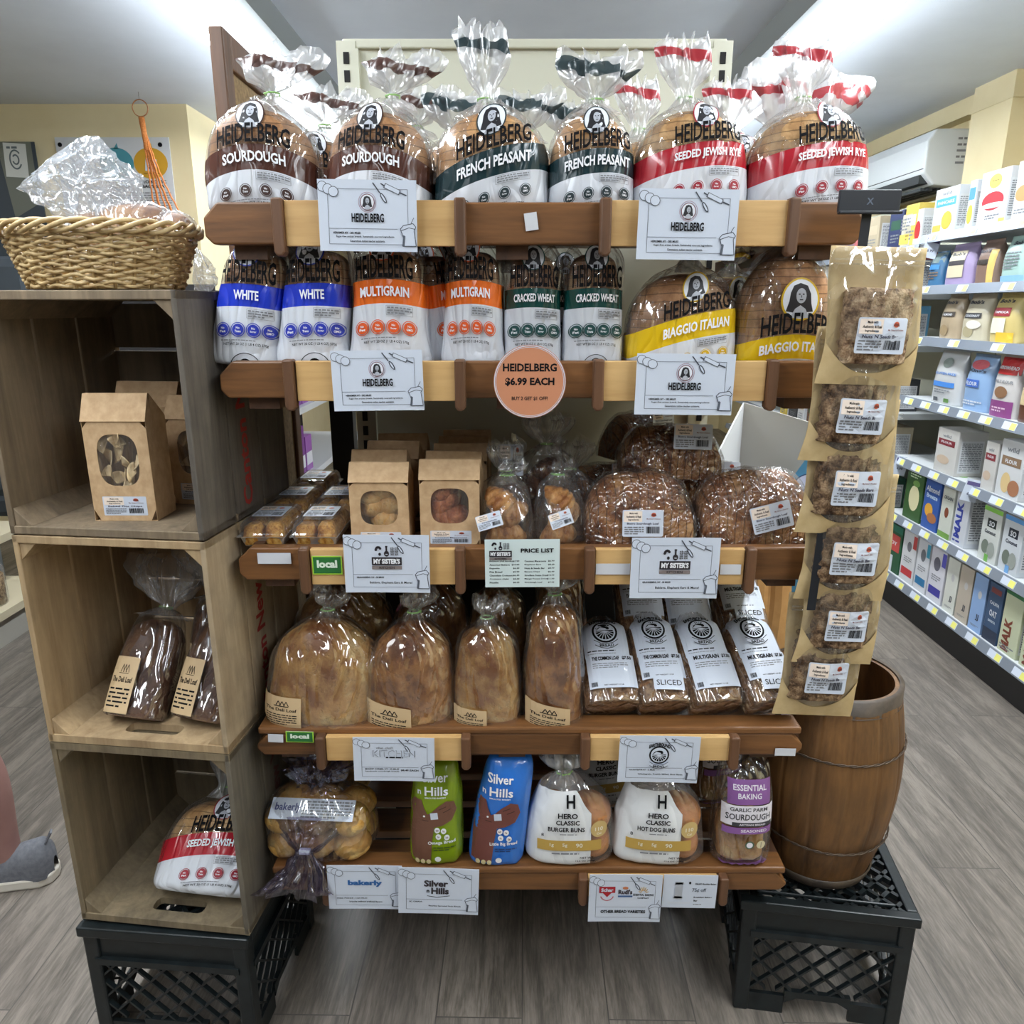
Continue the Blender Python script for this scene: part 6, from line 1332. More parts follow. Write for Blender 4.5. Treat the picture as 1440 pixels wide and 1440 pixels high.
# snack shelving seen through the gap beside the rack
t = thing('snack_shelving', 'dark framed shelving with pink and blue packets, seen through the gap beside the rack', 'shelving', (-1.05, 3.6, 0))
for z in (.30, .62, .95, 1.28): b = MB(); b.box(-.30, -1.0, z, .08, 1.2, z + .03); b.build('shelf_board', [plain('white_shelf', srgb(206, 208, 212), .4)], t)
b = MB(); b.box(-.34, -1.0, 0, -.30, 1.2, 1.5); b.build('back_panel', [plain('panel_dark', srgb(30, 28, 30), .6)], t)
b = MB(); b.box(-.34, -1.02, 0, .06, -1.0, 1.5); b.build('end_panel', [plain('panel_dark', (0, 0, 0))], t)
cols = [(190, 70, 130), (60, 150, 200), (120, 60, 140), (210, 120, 170), (40, 110, 180), (150, 90, 170), (200, 200, 210), (70, 170, 200)]
pk0 = None; n_ = 0
for z in (.33, .65, .98):
    for k in range(8):
        m = plain('packet_%d' % (n_ % 8), srgb(*cols[(n_ * 3) % 8]), .35)
        b = MB(); b.box(-.06, -.055, 0, .0, .055, .17 + .03 * (n_ % 3)); b.box(-.0, -.05, .03, .0015, .05, .09, ink(220, 222, 228)); b.mats[0:0] = []
        b.mats = [m, ink(220, 222, 228)]; b.m = [0] * 6 + [1] * 6
        o = b.build('snack_packet', None, None, bevel=.004); o.location = (-1.05 + .05, 2.72 + k * .13, z)
        hue = {0: 'magenta', 1: 'teal blue', 2: 'purple', 3: 'pink', 4: 'blue', 5: 'lilac', 6: 'pale grey', 7: 'cyan'}[(n_ * 3) % 8]
        tag(o, '%s snack packet on the %s shelf seen through the gap beside the rack' % (hue, {.33: 'lowest', .65: 'middle', .98: 'upper'}[z]), 'snack packet', 'snack packets beyond the gap'); n_ += 1

# ================================================================ TALL GROCERY SHELVING ALONG THE AISLE
GXF = 1.83; GR = R(-1.0); JY = 3.58
def gpt(x, Y, z):
    """x behind the shelf front, Y along the aisle"""
    return Vector((GXF + x * math.cos(GR) + (Y - 2.4) * -math.sin(GR), Y + x * math.sin(GR) * 1, z))
def YP(px, z, x=.02): return ((GXF + x + .017 * 1.0) * F / (px - 720) - (HC - z) * ST) / CT
M_SHW = plain('shelf_white', srgb(208, 212, 214), .4); M_RAIL = plain('price_rail', srgb(128, 136, 148), .35, .2); M_YEL = ink(226, 222, 120)
NEAR = (.170, .465, .735, 1.02, 1.295, 1.515, 1.735); FAR = (.155, .43, .69, .93, 1.25, 1.49, 1.70)
def section(label, Y0, Y1, hs, top):
    t = thing('grocery_shelving', label, 'shelving', gpt(0, Y0, 0), GR)
    L = Y1 - Y0
    MB().box(.03, 0, 0, .42, L, hs[0] - .03).build('plinth', [plain('black_kick', (0, 0, 0))], t)
    MB().box(.42, 0, 0, .45, L, top).build('backboard', [plain('cream_metal', (0, 0, 0))], t)
    tg0 = None
    for i, z in enumerate(hs):
        s = MB().box(0.004, 0, z - .028, .42, L, z).build('shelf_board', [M_SHW], t)
        b = MB(); b.add([(0, 0, z + .004), (0, L, z + .004), (-.012, L, z - .034), (-.012, 0, z - .034), (.006, 0, z + .004), (.006, L, z + .004), (.0, L, z - .034), (.0, 0, z - .034)], [(0, 1, 2, 3), (7, 6, 5, 4), (0, 4, 5, 1), (3, 2, 6, 7)])
        b.build('price_rail', [M_RAIL], s)
        n = int(L / .15)
        for k in range(n if Y0 < 3 else n // 2):
            if i > 3 and k % 2: continue
            if tg0 is None:
                b = MB(); b.add([(-.0015, -.04, .0), (-.0015, .04, 0), (-.0105, .04, -.028), (-.0105, -.04, -.028)], [(3, 2, 1, 0)], M_WHITE); b.add([(-.0022, -.036, -.002), (-.0022, -.004, -.002), (-.0108, -.004, -.026), (-.0108, -.036, -.026)], [(3, 2, 1, 0)], M_YEL)
                tg0 = g_ = b.build('price_tag', None, s); tg0.location = (-.001, .08 + k * .15, z)
            else: g_ = tg0.copy(); COL.objects.link(g_); g_.parent = s; g_.location = (-.001, .08 + k * .15, z)
    return t
near = section('near stretch of tall white grocery shelving along the aisle with cartons and flour bags', 1.3, JY, NEAR, 2.06)
farr = section('farther stretch of tall grocery shelving, starting beyond the flour bags', JY + .01, 6.6, FAR, 1.98)
for px, py, Y in ((1307, 348, 3.50), (1296, 655, 3.50), (1362, 690, 2.90)):
    zz = at(px, py, Y).z; b = MB(); b.box(-.03, -.001, -.045, .03, .001, .045); tt = b.build('hanging_tag', [M_WHITE], near)
    p_ = gpt(-.03, Y, zz) - near.location; tt.location = (p_.x, p_.y, p_.z); tt.rotation_euler = (0, R(12), R(-12))
    A = Art(); A.rect(-.026, .020, .026, .036, ink(92, 84, 130), 1); A.text('6.99', 0, -.02, .012, ink(70, 70, 90), 1); A.build('print', flat(0, -.0012, 0), tt)
FRONT = R(-90) + GR
def place(t, pl_, pr, shelf_z, x, dep): pass
def carton(label, pl_, pr, z, h, col, art, cat='carton', name='drink_carton', dep=.09, cap=None, gable=False, group=None, Yr=None, wmul=1.0, x=.02):
    """a box shaped pack whose front is seen between two pixel columns"""
    if Yr: Y0, Y1 = Yr
    else: Y1, Y0 = YP(pl_, z + h / 2, x), YP(pr, z + h / 2, x)
    w = (Y1 - Y0) * wmul; Yc = (Y0 + Y1) / 2; p = gpt(x + dep / 2, Yc, z + .0005)
    t = thing(name, label, cat, p, FRONT, group); hw, hd = w / 2, dep / 2
    m = plain('pack_%d_%d_%d' % col, tuple(c * .84 for c in srgb(*col)), .45)
    b = MB(); b.box(-hw, -hd, 0, hw, hd, h if not gable else h * .86)
    if gable: b.prism([(-hd, h * .86), (hd, h * .86), (0, h * .97), ], -hw, hw, 'yz')
    if gable: b.box(-hw, -.002, h * .96, hw, .002, h)
    bo = b.build('pack_body', [m], t, bevel=.002)
    A = Art(); art(A, w, h if not gable else h * .86); A.build('print', flat(0, -hd - .0004, 0), bo, eps=.0004)
    A = Art(); A.rect(-hd * .8, h * .08, hd * .8, h * .8, ink(206, 208, 210), 0); A.small(-hd * .7, h * .12, hd * .7, h * .76, 16, M_GREY, 1, 4, .5)
    A.build('side_print', lambda s, q, d: (hw + .0004 + d, s, q), bo, eps=.0004)
    if cap:
        b = MB(); b.cyl((0, 0, h), (0, 0, h + .016), min(.018, hw * .5), n=18); b.build('cap', [plain('cap_%d_%d_%d' % cap, srgb(*cap), .3)], t)
    return t
def pk(*blocks):
    """art from rectangles / text / ovals in fractions of the face"""
    def art(A, w, h):
        L = 0
        for b_ in blocks:
            k = b_[0]
            if k == 'r': A.rect(b_[1] * w, b_[2] * h, b_[3] * w, b_[4] * h, ink(*b_[5]), L)
            elif k == 'e': A.ell(b_[1] * w, b_[2] * h, b_[3] * w, b_[4] * h, ink(*b_[5]), L, 18)
            elif k == 't': A.text(b_[1], b_[2] * w, b_[3] * h, b_[4] * h, ink(*b_[6]), L, w=b_[5] * w, bold=.03)
            elif k == 'v': A.text(b_[1], b_[2] * w, b_[3] * h, b_[4] * w, ink(*b_[6]), L, w=b_[5] * h, bold=.05, rot=90)
            elif k == 's': A.small(b_[1] * w, b_[2] * h, b_[3] * w, b_[4] * h, b_[5], ink(*b_[6]), L, 3, .5)
            L += .5
    return art
Z = NEAR; G_ = (120, 124, 130); WHT = (204, 208, 214); DK = (44, 50, 66)
gm = 'plant drink cartons on the lowest shelf'
def jj(c, ic=DK): return pk(('r', -.5, 0, .5, 1, c), ('e', .05, .66, .14, .07, (186, 186, 186)), ('t', 'JJ', .1, .20, .12, .24, ic), ('s', -.3, .08, .3, .12, 2, G_))
low = [((1243, 1266), .235, (40, 92, 62), pk(('r', -.4, .45, .4, .8, (190, 74, 70)), ('t', 'SOY', 0, .58, .08, .5, WHT), ('r', -.5, .86, .5, 1, (38, 110, 90)), ('r', -.5, .0, .1, .35, WHT)), (40, 110, 80), 'green and red carton beside the snack pouches on the lowest shelf'),
 ((1268, 1287), .245, (216, 218, 222), pk(('r', -.4, .12, .4, .27, (186, 52, 60)), ('e', 0, .70, .16, .10, (110, 110, 118)), ('s', -.3, .38, .3, .5, 3, G_), ('r', .25, .7, .5, .95, (186, 70, 70))), WHT, 'white carton with a red block near its base'),
 ((1289, 1306), .245, (218, 220, 226), pk(('r', -.4, .12, .4, .27, (38, 112, 160)), ('e', 0, .70, .2, .12, (100, 104, 112)), ('s', -.3, .38, .3, .5, 3, G_), ('r', .25, .7, .5, .95, (60, 150, 180))), WHT, 'white carton with a teal blue block near its base'),
 ((1308, 1329), .245, (220, 220, 230), pk(('r', -.4, .12, .4, .27, (60, 58, 150)), ('e', -.05, .70, .22, .13, (96, 96, 110)), ('s', -.3, .38, .3, .5, 3, G_), ('r', .25, .7, .5, .95, (84, 84, 180))), WHT, 'white carton with a violet block near its base'),
 ((1332, 1348), .235, (206, 208, 200), jj((206, 208, 200)), WHT, 'pale grey carton with dark twin letters, first of three alike'),
 ((1350, 1368), .235, (178, 168, 154), jj((178, 168, 154)), (214, 210, 204), 'beige carton with dark twin letters, between the pale grey and light blue ones'),
 ((1370, 1388), .235, (132, 162, 204), jj((136, 166, 208)), (206, 214, 226), 'light blue carton with dark twin letters'),
 ((1391, 1411), .235, (62, 88, 122), pk(('r', -.5, 0, .5, .22, (40, 50, 70)), ('t', 'CALIFIA', 0, .64, .055, .66, WHT), ('t', 'OAT', 0, .44, .11, .50, WHT), ('t', 'BARISTA', 0, .34, .04, .5, (190, 200, 210)), ('r', -.35, .84, .35, .93, (120, 60, 60))), WHT, 'dark blue oat drink carton on the lowest shelf'),
 ((1414, 1440), .245, (206, 212, 180), pk(('r', -.5, .93, .5, 1, (50, 110, 70)), ('v', 'MALK', .08, .30, .42, .52, (120, 60, 44)), ('s', -.4, .05, .4, .14, 2, G_)), WHT, 'cream carton with large brown upright lettering and a green top edge'),
 ((1446, 1474), .245, (206, 212, 180), pk(('r', -.5, .93, .5, 1, (50, 110, 70)), ('v', 'MALK', .08, .30, .42, .52, (120, 60, 44))), WHT, 'cream carton at the very edge of the lowest shelf view')]
for (a_, b_), h, c_, ar, cp, lb in low:
    o = carton(lb, a_, b_, Z[0], h, c_, ar, cap=cp, group=gm)
    q = o.location + Vector((.098, 0, 0)); dup(o, q, lb.split(',')[0].replace(' on the lowest shelf', '').replace(' beside the snack pouches', '') + ', second one behind it', None, gm)
for (a_, b_), h, c_, ar, cp, lb, gb in [
 ((1273, 1297), .25, (58, 96, 52), pk(('e', .05, .42, .30, .24, (206, 200, 160)), ('s', -.3, .78, .3, .92, 3, (190, 210, 170)), ('e', .1, .70, .2, .06, (110, 150, 80))), WHT, 'leafy green carton with a pale round picture on the second shelf up', 0),
 ((1300, 1322), .255, (52, 92, 170), pk(('t', 'Almond', 0, .66, .10, .84, WHT), ('t', 'Breeze', 0, .55, .08, .7, (190, 210, 230)), ('e', -.1, .34, .26, .12, (216, 160, 60)), ('e', .15, .22, .3, .09, (168, 110, 70)), ('r', -.5, .93, .5, 1, (168, 84, 60))), (196, 120, 80), 'bright blue almond drink carton on the second shelf up', 0),
 ((1325, 1342), .255, (212, 216, 206), pk(('t', 'ORGAIN', 0, .66, .06, .7, DK), ('e', 0, .44, .17, .09, (130, 70, 50)), ('r', -.5, 0, .5, .10, (110, 150, 70)), ('r', -.5, .9, .5, 1, (120, 160, 80))), (120, 170, 90), 'slim white and green carton with an almond picture', 0),
 ((1345, 1364), .26, (210, 214, 222), pk(('v', 'MALK', .08, .42, .46, .60, (46, 62, 150)), ('s', -.4, .04, .4, .1, 1, (60, 70, 150))), None, 'white carton with large blue upright lettering on the second shelf up', 0),
 ((1384, 1410), .25, (214, 218, 214), pk(('r', -.5, .92, .5, 1, (130, 190, 80)), ('r', -.22, .64, .26, .80, (40, 50, 50)), ('t', 'SO', .02, .66, .10, .3, WHT), ('t', 'Coconut', .0, .52, .07, .6, DK), ('e', -.15, .27, .2, .13, (110, 120, 110)), ('e', .18, .24, .2, .15, (150, 156, 150)), ('r', -.1, 0, .1, .14, (110, 170, 80))), None, 'white coconut drink carton with a green gable top', 1),
 ((1414, 1442), .25, (212, 218, 224), pk(('r', -.5, .92, .5, 1, (90, 150, 210)), ('r', -.22, .64, .26, .80, (36, 44, 60)), ('t', 'SO', .02, .66, .10, .3, WHT), ('t', 'Coconut', .0, .52, .07, .6, DK), ('e', -.15, .27, .2, .13, (110, 120, 110)), ('e', .18, .24, .2, .15, (150, 156, 150)), ('r', -.1, 0, .1, .14, (110, 160, 210))), None, 'white coconut drink carton with a blue gable top', 1)]:
    carton(lb, a_, b_, Z[1], h, c_, ar, cap=cp, gable=bool(gb), group='plant drink cartons on the second shelf')
fl = pk(('t', 'wild', -.05, .80, .07, .4, G_), ('r', -.42, .62, .36, .76, (122, 44, 54)), ('t', 'FLOUR', -.03, .67, .05, .5, WHT), ('e', -.1, .3, .3, .1, (190, 170, 150)))
for (a_, b_), h, c_, ar, lb, dep in [
 ((1317, 1347), .19, (206, 204, 200), fl, 'white box with a maroon panel standing alone on the half empty shelf', .12), ((1386, 1404), .19, (204, 202, 198), fl, 'white box with a maroon panel, half behind the brown panelled flour box', .12),
 ((1408, 1442), .215, (214, 216, 218), pk(('t', 'wild', 0, .80, .09, .5, G_), ('r', -.4, .56, .4, .72, (130, 106, 84)), ('t', 'FLOUR', .0, .60, .07, .5, WHT), ('e', -.1, .26, .2, .18, (206, 180, 130)), ('e', .26, .2, .24, .14, (160, 110, 80))), 'white flour box with a brown panel and nut picture', .12)]:
    carton(lb, a_, b_, Z[2], h, c_, ar, 'box', 'flour_box', dep, group='flour boxes on the half empty shelf')
for (a_, b_), h, c_, ar, lb, dep in [
 ((1262, 1279), .15, (206, 200, 180), pk(('s', -.4, .5, .4, .9, 4, G_), ('r', -.4, .1, .4, .4, (220, 190, 90))), 'cream and yellow box on the top shelf beside the clip strip header', .05),
 ((1283, 1295), .16, (216, 216, 216), pk(('e', 0, .42, .34, .26, (176, 44, 44)), ('r', -.4, .05, .4, .2, (216, 190, 180))), 'narrow white box with a red picture on the top shelf', .05),
 ((1312, 1346), .185, (216, 220, 226), pk(('t', 'wild', 0, .84, .08, .4, G_), ('r', -.42, .60, .42, .78, (76, 156, 210)), ('t', 'PANCAKE', 0, .65, .07, .7, WHT), ('e', .12, .28, .22, .2, (226, 170, 70)), ('r', -.45, .06, -.1, .2, (226, 170, 80))), 'white and blue mix box with a yellow stack picture, front face on', .05),
 ((1361, 1371), .185, (216, 220, 226), pk(('r', -.42, .6, .42, .85, (76, 140, 190)), ('e', 0, .3, .4, .2, (226, 170, 70))), 'white and blue mix box half hidden behind the red cake box', .05),
 ((1378, 1420), .20, (218, 218, 220), pk(('e', .0, .80, .22, .13, (236, 208, 90)), ('t', 'Simple', .0, .79, .04, .26, DK), ('e', 0, .44, .38, .17, (172, 40, 52)), ('e', .02, .36, .42, .05, (226, 222, 224)), ('s', -.2, .10, .3, .2, 2, G_), ('r', .3, .0, .5, .1, (226, 200, 90))), 'white cake mix box with a red cake picture and yellow emblem', .05),
 ((1430, 1462), .205, (218, 218, 220), pk(('e', .0, .80, .22, .13, (236, 208, 90)), ('e', -.1, .45, .36, .14, (196, 140, 90)), ('s', -.4, .1, .4, .2, 2, G_)), 'white cake mix box with a brown cake picture at the end of the top shelf', .05)]:
    carton(lb, a_, b_, Z[6] if a_ > 1300 else FAR[6], h, c_, ar, 'box', 'mix_box', dep, group='baking mix boxes on the top shelf')
def fbag(label, pl_, pr, z, h, col, art, dep=.07, group=None, Yr=None):
    x = .03
    if Yr: Y0, Y1 = Yr
    else: Y1, Y0 = YP(pl_, z + h / 2, x), YP(pr, z + h / 2, x)
    w = Y1 - Y0; t = thing('flour_bag', label, 'flour bag', gpt(x + dep / 2, (Y0 + Y1) / 2, z + .0005), FRONT, group); a, d = w / 2, dep / 2
    L = Loft([(0, 0, 0, a * .9, d * .9, 3.4, 0), (.008, 0, 0, a, d, 3.4, 0), (h * .5, 0, 0, a * .97, d * 1.05, 3, 0), (h * .8, 0, 0, a * .92, d * .7, 2.8, 0), (h * .93, 0, 0, a * .92, d * .18, 2.4, 0), (h, 0, 0, a * .93, d * .08, 2.4, 0)], 4)
    b = MB(); L.mesh(b, 32, cap1=True, wr=.003, seed=len(label)); o = b.build('bag', [plain('fbag_%d_%d_%d' % col, tuple(c * .84 for c in srgb(*col)), .38, coat=.2)], t, smooth=True)
    A = Art(); art(A, w * .9, h * .95); A.build('print', L.front(.003), o, eps=.0006, fine=.03); return t
for (a_, b_), z, h, c_, ar, lb in [
 ((1309, 1350), Z[3], .225, (196, 198, 200), pk(('e', 0, .82, .18, .10, (130, 140, 136)), ('t', 'GLUTEN FREE', 0, .58, .05, .8, (90, 130, 190)), ('r', -.4, .34, .4, .44, (70, 130, 206)), ('s', -.3, .2, .3, .3, 2, G_), ('r', -.3, .04, -.12, .12, (80, 84, 90)), ('r', .12, .04, .3, .12, (90, 130, 70))), 'grey and white flour bag with a blue stripe on the fourth shelf'),
 ((1355, 1392), Z[3], .225, (140, 172, 212), pk(('e', 0, .86, .36, .09, (196, 90, 100)), ('t', "King's", .0, .70, .08, .7, DK), ('r', -.4, .44, .2, .58, (60, 100, 180)), ('t', 'FLOUR', -.1, .47, .07, .5, WHT), ('s', -.4, .1, .4, .2, 2, WHT)), 'light blue flour bag with a rosy oval on the fourth shelf'),
 ((1396, 1432), Z[3], .235, (206, 202, 200), pk(('r', -.5, .72, .5, 1, (176, 34, 36)), ('t', 'ARROWHEAD', 0, .80, .06, .86, WHT), ('t', 'SPELT FLOUR', 0, .57, .055, .8, G_), ('e', 0, .42, .28, .10, (130, 96, 70)), ('r', -.5, 0, .5, .28, (128, 64, 120)), ('s', -.3, .08, .3, .18, 2, (210, 180, 200))), 'red white and purple flour bag on the fourth shelf'),
 ((1437, 1470), Z[3], .22, (96, 60, 44), pk(('r', -.4, .3, .4, .6, (200, 180, 140))), 'dark brown flour bag at the end of the fourth shelf'),
 ((1320, 1348), Z[4], .185, (176, 158, 132), pk(('t', "Bob's", 0, .82, .08, .6, DK), ('r', -.3, .52, .36, .64, (70, 62, 56)), ('t', 'ALMOND', 0, .55, .05, .5, WHT), ('e', -.1, .2, .24, .13, (150, 130, 100))), 'tan flour bag with a dark stripe on the fifth shelf'),
 ((1352, 1388), Z[4], .185, (196, 188, 166), pk(('t', "Bob's", 0, .82, .08, .6, DK), ('r', -.36, .50, .36, .62, (60, 60, 64)), ('t', 'COCONUT', 0, .53, .05, .6, WHT), ('e', -.1, .2, .24, .13, (160, 150, 120)), ('e', .1, .36, .3, .1, (214, 210, 200))), 'cream flour bag with a dark stripe, between the tan one and the maroon one'),
 ((1393, 1432), Z[4], .185, (204, 184, 120), pk(('t', "Bob's", 0, .84, .08, .6, DK), ('r', -.46, .56, .3, .74, (140, 40, 50)), ('t', 'TAPIOCA', -.05, .62, .05, .6, WHT), ('r', -.4, .2, .2, .52, (216, 216, 196)), ('r', -.1, .0, .5, .22, (222, 176, 60))), 'yellow based flour bag with a maroon flash on the fifth shelf'),
 ((1303, 1322), Z[5], .15, (60, 110, 150), pk(('r', -.5, .7, .5, 1, (110, 130, 130)), ('r', -.4, .5, .4, .64, (60, 130, 190)), ('s', -.4, .2, .4, .45, 3, (120, 100, 80))), 'blue and grey bag, first on the shelf under the mix boxes'),
 ((1327, 1366), Z[5], .17, (158, 142, 180), pk(('r', -.36, .2, .3, .86, (196, 186, 160)), ('t', "Bob's", 0, .74, .08, .5, DK), ('r', -.34, .50, .3, .62, (60, 56, 60))), 'lilac flour bag with a cream panel, under the mix boxes'),
 ((1371, 1400), Z[5], .17, (128, 104, 92), pk(('t', "Bob's", -.05, .74, .08, .6, DK), ('r', -.4, .46, .3, .58, (50, 44, 40)), ('r', .28, .0, .5, .8, (206, 170, 96))), 'brown and gold flour bag, under the red cake box'),
 ((1408, 1446), Z[5], .17, (160, 190, 184), pk(('t', "Bob's", .1, .84, .09, .5, DK), ('s', -.35, .3, .3, .7, 6, G_), ('r', -.5, .0, .5, .16, (120, 160, 200))), 'mint green flour bag at the end, under the cake mix boxes')]:
    fbag(lb, a_, b_, z, h, c_, ar, group='flour bags on the tall shelving')
# farther stretch, one colour each per shelf
cn = [('white', (206, 208, 210)), ('dark green', (44, 84, 66)), ('beige', (190, 176, 150)), ('charcoal', (64, 66, 70)), ('sky blue', (110, 170, 206)), ('rose', (196, 110, 112)), ('yellow', (216, 190, 90)), ('brown', (120, 80, 58)), ('pale grey', (176, 180, 184)), ('navy', (50, 60, 100))]
nm = ('lowest', 'second', 'third', 'fourth', 'fifth', 'sixth', 'top')
rn = random.Random(11)
for i, z in enumerate(FAR):
    y = JY + .10
    for k in range(9):
        w = rn.uniform(.10, .17); n_, c_ = cn[(k * 3 + i) % 10]; h = rn.uniform(.14, .19)
        carton('%s pack on the %s shelf of the farther shelving stretch' % (n_, nm[i]), 0, 0, z, h, c_, pk(('r', -.35, .5, .35, .75, cn[(k + i + 4) % 10][1]), ('s', -.3, .15, .3, .4, 3, G_)), 'pack', 'grocery_pack', .12, group='packs on the farther shelving', Yr=(y, y + w)); y += w + rn.uniform(.01, .12)

# ================================================================ CARTON BIN BEHIND THE RACK
t = thing('cardboard_bin', 'open grey and sky blue cardboard floor bin behind the sliced sourdough loaves', 'cardboard bin', (0, 1.9, 0)); BO = Vector((0, 1.9, 0))
a = at(1046, 566, 1.98); b_ = at(1168, 602, 1.80); c_ = at(1008, 640, 1.80)
M_CB = plain('cardboard_grey', srgb(172, 168, 160), .7); M_SKY = plain('cardboard_sky', srgb(96, 166, 206), .6)
b = MB(); b.add([(a.x, a.y, .0), (b_.x, b_.y, 0), (b_.x, b_.y, b_.z), (a.x, a.y, a.z)], [(0, 1, 2, 3)]); wbuild(b, 'back_flap', [M_CB], t, BO, solid=.004)
b = MB(); b.add([(a.x, a.y, 0), (c_.x, c_.y, 0), (c_.x, c_.y, c_.z), (a.x, a.y, a.z)], [(0, 1, 2, 3)]); wbuild(b, 'side_flap', [plain('cardboard_white', srgb(206, 208, 210), .6)], t, BO, solid=.004)
d0 = at(1105, 700, 1.775); d1 = at(1152, 618, 1.72); d2 = at(1175, 640, 1.70)
b = MB(); b.add([(d0.x - .02, 1.775, 0), (d2.x, 1.70, 0), (d2.x, 1.70, d1.z + .01), (d1.x, 1.715, d1.z), (d0.x - .02, 1.775, d0.z)], [(0, 1, 2, 3, 4)]); f_ = wbuild(b, 'blue_side', [M_SKY], t, BO, solid=.004)
A = Art(); A.ring(0, 0, .035, .035, .003, ink(50, 80, 120), 2, 28); A.ell(0, 0, .034, .034, ink(190, 196, 222), 1, 28); A.line([(-.02, -.02), (.02, .026)], .002, ink(50, 80, 120), 3); A.ring(.005, -.01, .014, .014, .002, ink(50, 80, 120), 3, 16)
for x, y in ((.02, .07), (.012, .09)): A.line([(x - .006, y), (x + .006, y)], .0015, M_WHITE, 2); A.line([(x, y - .008), (x, y + .008)], .0015, M_WHITE, 2)
q = at(1134, 686, 1.73); A.build('print', flat(q.x, q.y - 1.9 - .002 - .0, q.z), f_)

# ================================================================ SHOPPER
hx, hy = -1.325, 1.69
t = thing('person', 'person in shorts and grey sneakers walking past the crates, calf and heel showing', 'person', (hx, hy, 0), R(8))
def skin(name, pts, edges, rad, mt, parent, sub=2):
    me = bpy.data.meshes.new(name); me.from_pydata(pts, edges, []); o = bpy.data.objects.new(name, me); link(o, parent); me.materials.append(mt)
    md = o.modifiers.new('skin', 'SKIN'); 
    for i, r_ in enumerate(rad):
        sv = me.skin_vertices[0].data[i]; sv.radius = r_ if hasattr(r_, '__len__') else (r_, r_)
    me.skin_vertices[0].data[0].use_root = True; md.use_smooth_shade = True
    q = o.modifiers.new('s', 'SUBSURF'); q.levels = q.render_levels = sub; return o
SK = noisy('skin', srgb(152, 112, 106), srgb(168, 128, 120), 6, .55, .05)
# facing -x: hips over the standing foot, other leg a step ahead
P = [(-.12, 0, .93), (-.12, 0, 1.10), (-.13, 0, 1.30), (-.14, 0, 1.42), (-.15, 0, 1.48), (-.165, 0, 1.55), (-.17, 0, 1.64),
     (-.10, -.09, .88), (-.06, -.09, .50), (.0, -.085, .30), (.02, -.085, .10), (.03, -.085, .06), (-.10, -.085, .03),
     (-.14, .09, .88), (-.30, .09, .50), (-.30, .09, .28), (-.34, .09, .08), (-.46, .09, .03),
     (-.13, -.19, 1.40), (-.17, -.23, 1.14), (-.32, -.22, .94), (-.36, -.22, .87), (-.13, .19, 1.40), (-.16, .24, 1.14), (-.20, .23, .92), (-.21, .23, .84)]
E = [(0, 1), (1, 2), (2, 3), (3, 4), (4, 5), (5, 6), (0, 7), (7, 8), (8, 9), (9, 10), (10, 11), (11, 12), (0, 13), (13, 14), (14, 15), (15, 16), (16, 17), (3, 18), (18, 19), (19, 20), (20, 21), (3, 22), (22, 23), (23, 24), (24, 25)]
Rr = [(.10, .12), (.08, .11), (.09, .12), (.05, .08), .05, (.095, .080), (.09, .075), .085, .058, .066, .036, .035, .03, .085, .055, .056, .034, .03, .055, .042, .032, .03, .055, .042, .032, .03]
skin('body', P, E, Rr, SK, t)
for s_, (hx_, hz) in (((-1), (-.345, .87)), (1, (-.21, .84))):
    pts = [(hx_ - .03 * -s_ * 0, s_ * .225, .86)]; ed = []; rd = [.032]
    pts.append((hx_, s_ * .225, .80)); ed.append((0, 1)); rd.append(.034)
    for k in range(4):
        i = len(pts); y = s_ * .225; x = hx_ + (-.027 + .018 * k); pts += [(x, y, .76), (x - .004, y - s_ * .008, .735 - (.004, .010, .007, 0)[k]), (x - .008, y - s_ * .022, .712 - (.004, .012, .007, -.004)[k])]; ed += [(1, i), (i, i + 1), (i + 1, i + 2)]; rd += [.009, .0085, .0075]
    i = len(pts); pts += [(hx_ - .034, y, .80), (hx_ - .046, y - s_ * .01, .775)]; ed += [(1, i), (i, i + 1)]; rd += [.011, .009]
    skin('hand', pts, ed, rd, SK, t)
SHT = plain('shirt_cloth', srgb(70, 84, 104), .8); SHR = plain('shorts_cloth', srgb(60, 58, 60), .8)
skin('shirt', [(-.12, 0, .90), (-.12, 0, 1.12), (-.13, 0, 1.32), (-.14, 0, 1.42), (-.13, -.19, 1.40), (-.10, -.225, 1.22), (-.13, .19, 1.40), (-.15, .235, 1.22)], [(0, 1), (1, 2), (2, 3), (3, 4), (4, 5), (3, 6), (6, 7)], [(.145, .185), (.13, .17), (.14, .185), (.10, .14), .075, .062, .075, .062], SHT, t)
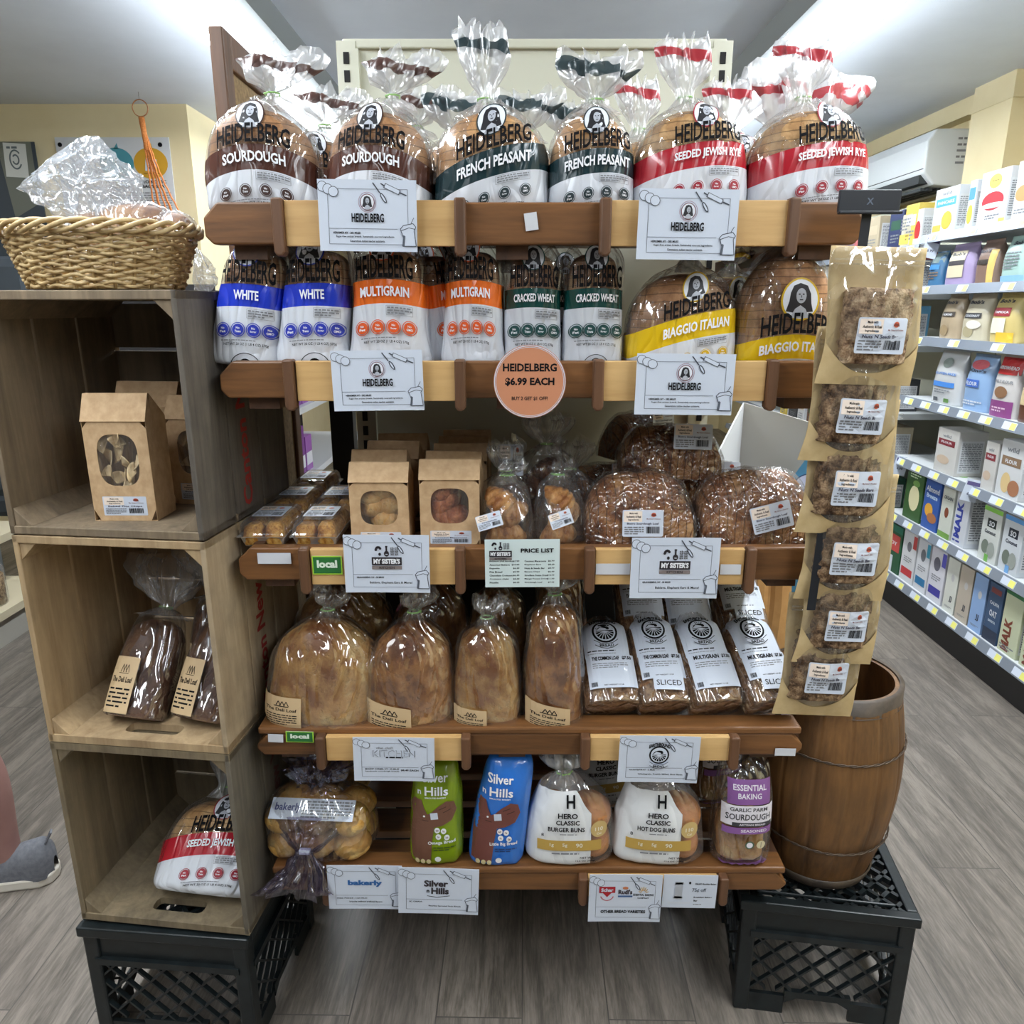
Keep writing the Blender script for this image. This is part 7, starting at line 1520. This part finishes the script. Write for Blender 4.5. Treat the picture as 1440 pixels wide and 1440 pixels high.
skin('shorts', [(-.12, 0, 1.0), (-.12, 0, .90), (-.10, -.09, .82), (-.075, -.09, .60), (-.15, .09, .82), (-.25, .09, .62)], [(0, 1), (1, 2), (2, 3), (1, 4), (4, 5)], [(.135, .165), (.13, .15), .105, .095, .105, .095], SHR, t)
skin('hair', [(-.145, 0, 1.58), (-.155, 0, 1.66), (-.16, 0, 1.70)], [(0, 1), (1, 2)], [(.085, .085), (.105, .09), (.08, .07)], plain('hair', srgb(60, 44, 34), .7), t)
M_SHOE = noisy('shoe_grey', srgb(96, 98, 104), srgb(112, 114, 120), 90, .8, .3); M_SOLE = plain('shoe_sole', srgb(214, 208, 196), .6)
def shoe(x, y, pitch):
    b = MB()
    prof = [(.075, .038, .085), (.06, .044, .095), (.02, .042, .085), (-.03, .044, .070), (-.09, .048, .058), (-.15, .050, .048), (-.19, .044, .036), (-.215, .022, .022)]
    vs = []; n = 14
    for px_, w, h in [(.088, .012, .04)] + prof + [(-.222, .004, .014)]:
        for i in range(n): a = math.pi * i / (n - 1); vs.append((px_, w * math.cos(a), .022 + (h) * abs(math.sin(a)) ** .7 * (1 if px_ < .07 else 1)))
    m = len(vs) // n; b.add(vs, [(j * n + i, (j + 1) * n + i, (j + 1) * n + i + 1, j * n + i + 1) for j in range(m - 1) for i in range(n - 1)])
    o = b.build('sneaker', [M_SHOE], t, smooth=True, loc=(x, y, 0), rot=(0, pitch, 0))
    b = MB(); out = [(.092, .0), (.085, .028), (.06, .043), (0, .045), (-.08, .050), (-.15, .054), (-.20, .042), (-.228, 0)]; out = out + [(a_, -c_) for a_, c_ in out[1:-1][::-1]]
    b.prism(out[::-1], 0, .030, 'xy'); b.build('sole', [M_SOLE], o, bevel=.006)
    b = MB(); b.tube([(.075, -.008, .105), (.092, -.006, .135), (.088, .006, .135), (.072, .008, .105)], .003, 6); b.build('heel_loop', [M_SHOE], o)
    b = MB(); b.tube([(-.02, -.03, .10), (-.06, .03, .085), (-.04, -.03, .092), (-.09, .03, .075), (-.07, -.035, .08)], .003, 6); b.build('laces', [M_SOLE], o, smooth=True)
shoe(.045, -.085, 0); shoe(-.34, .09, 0)
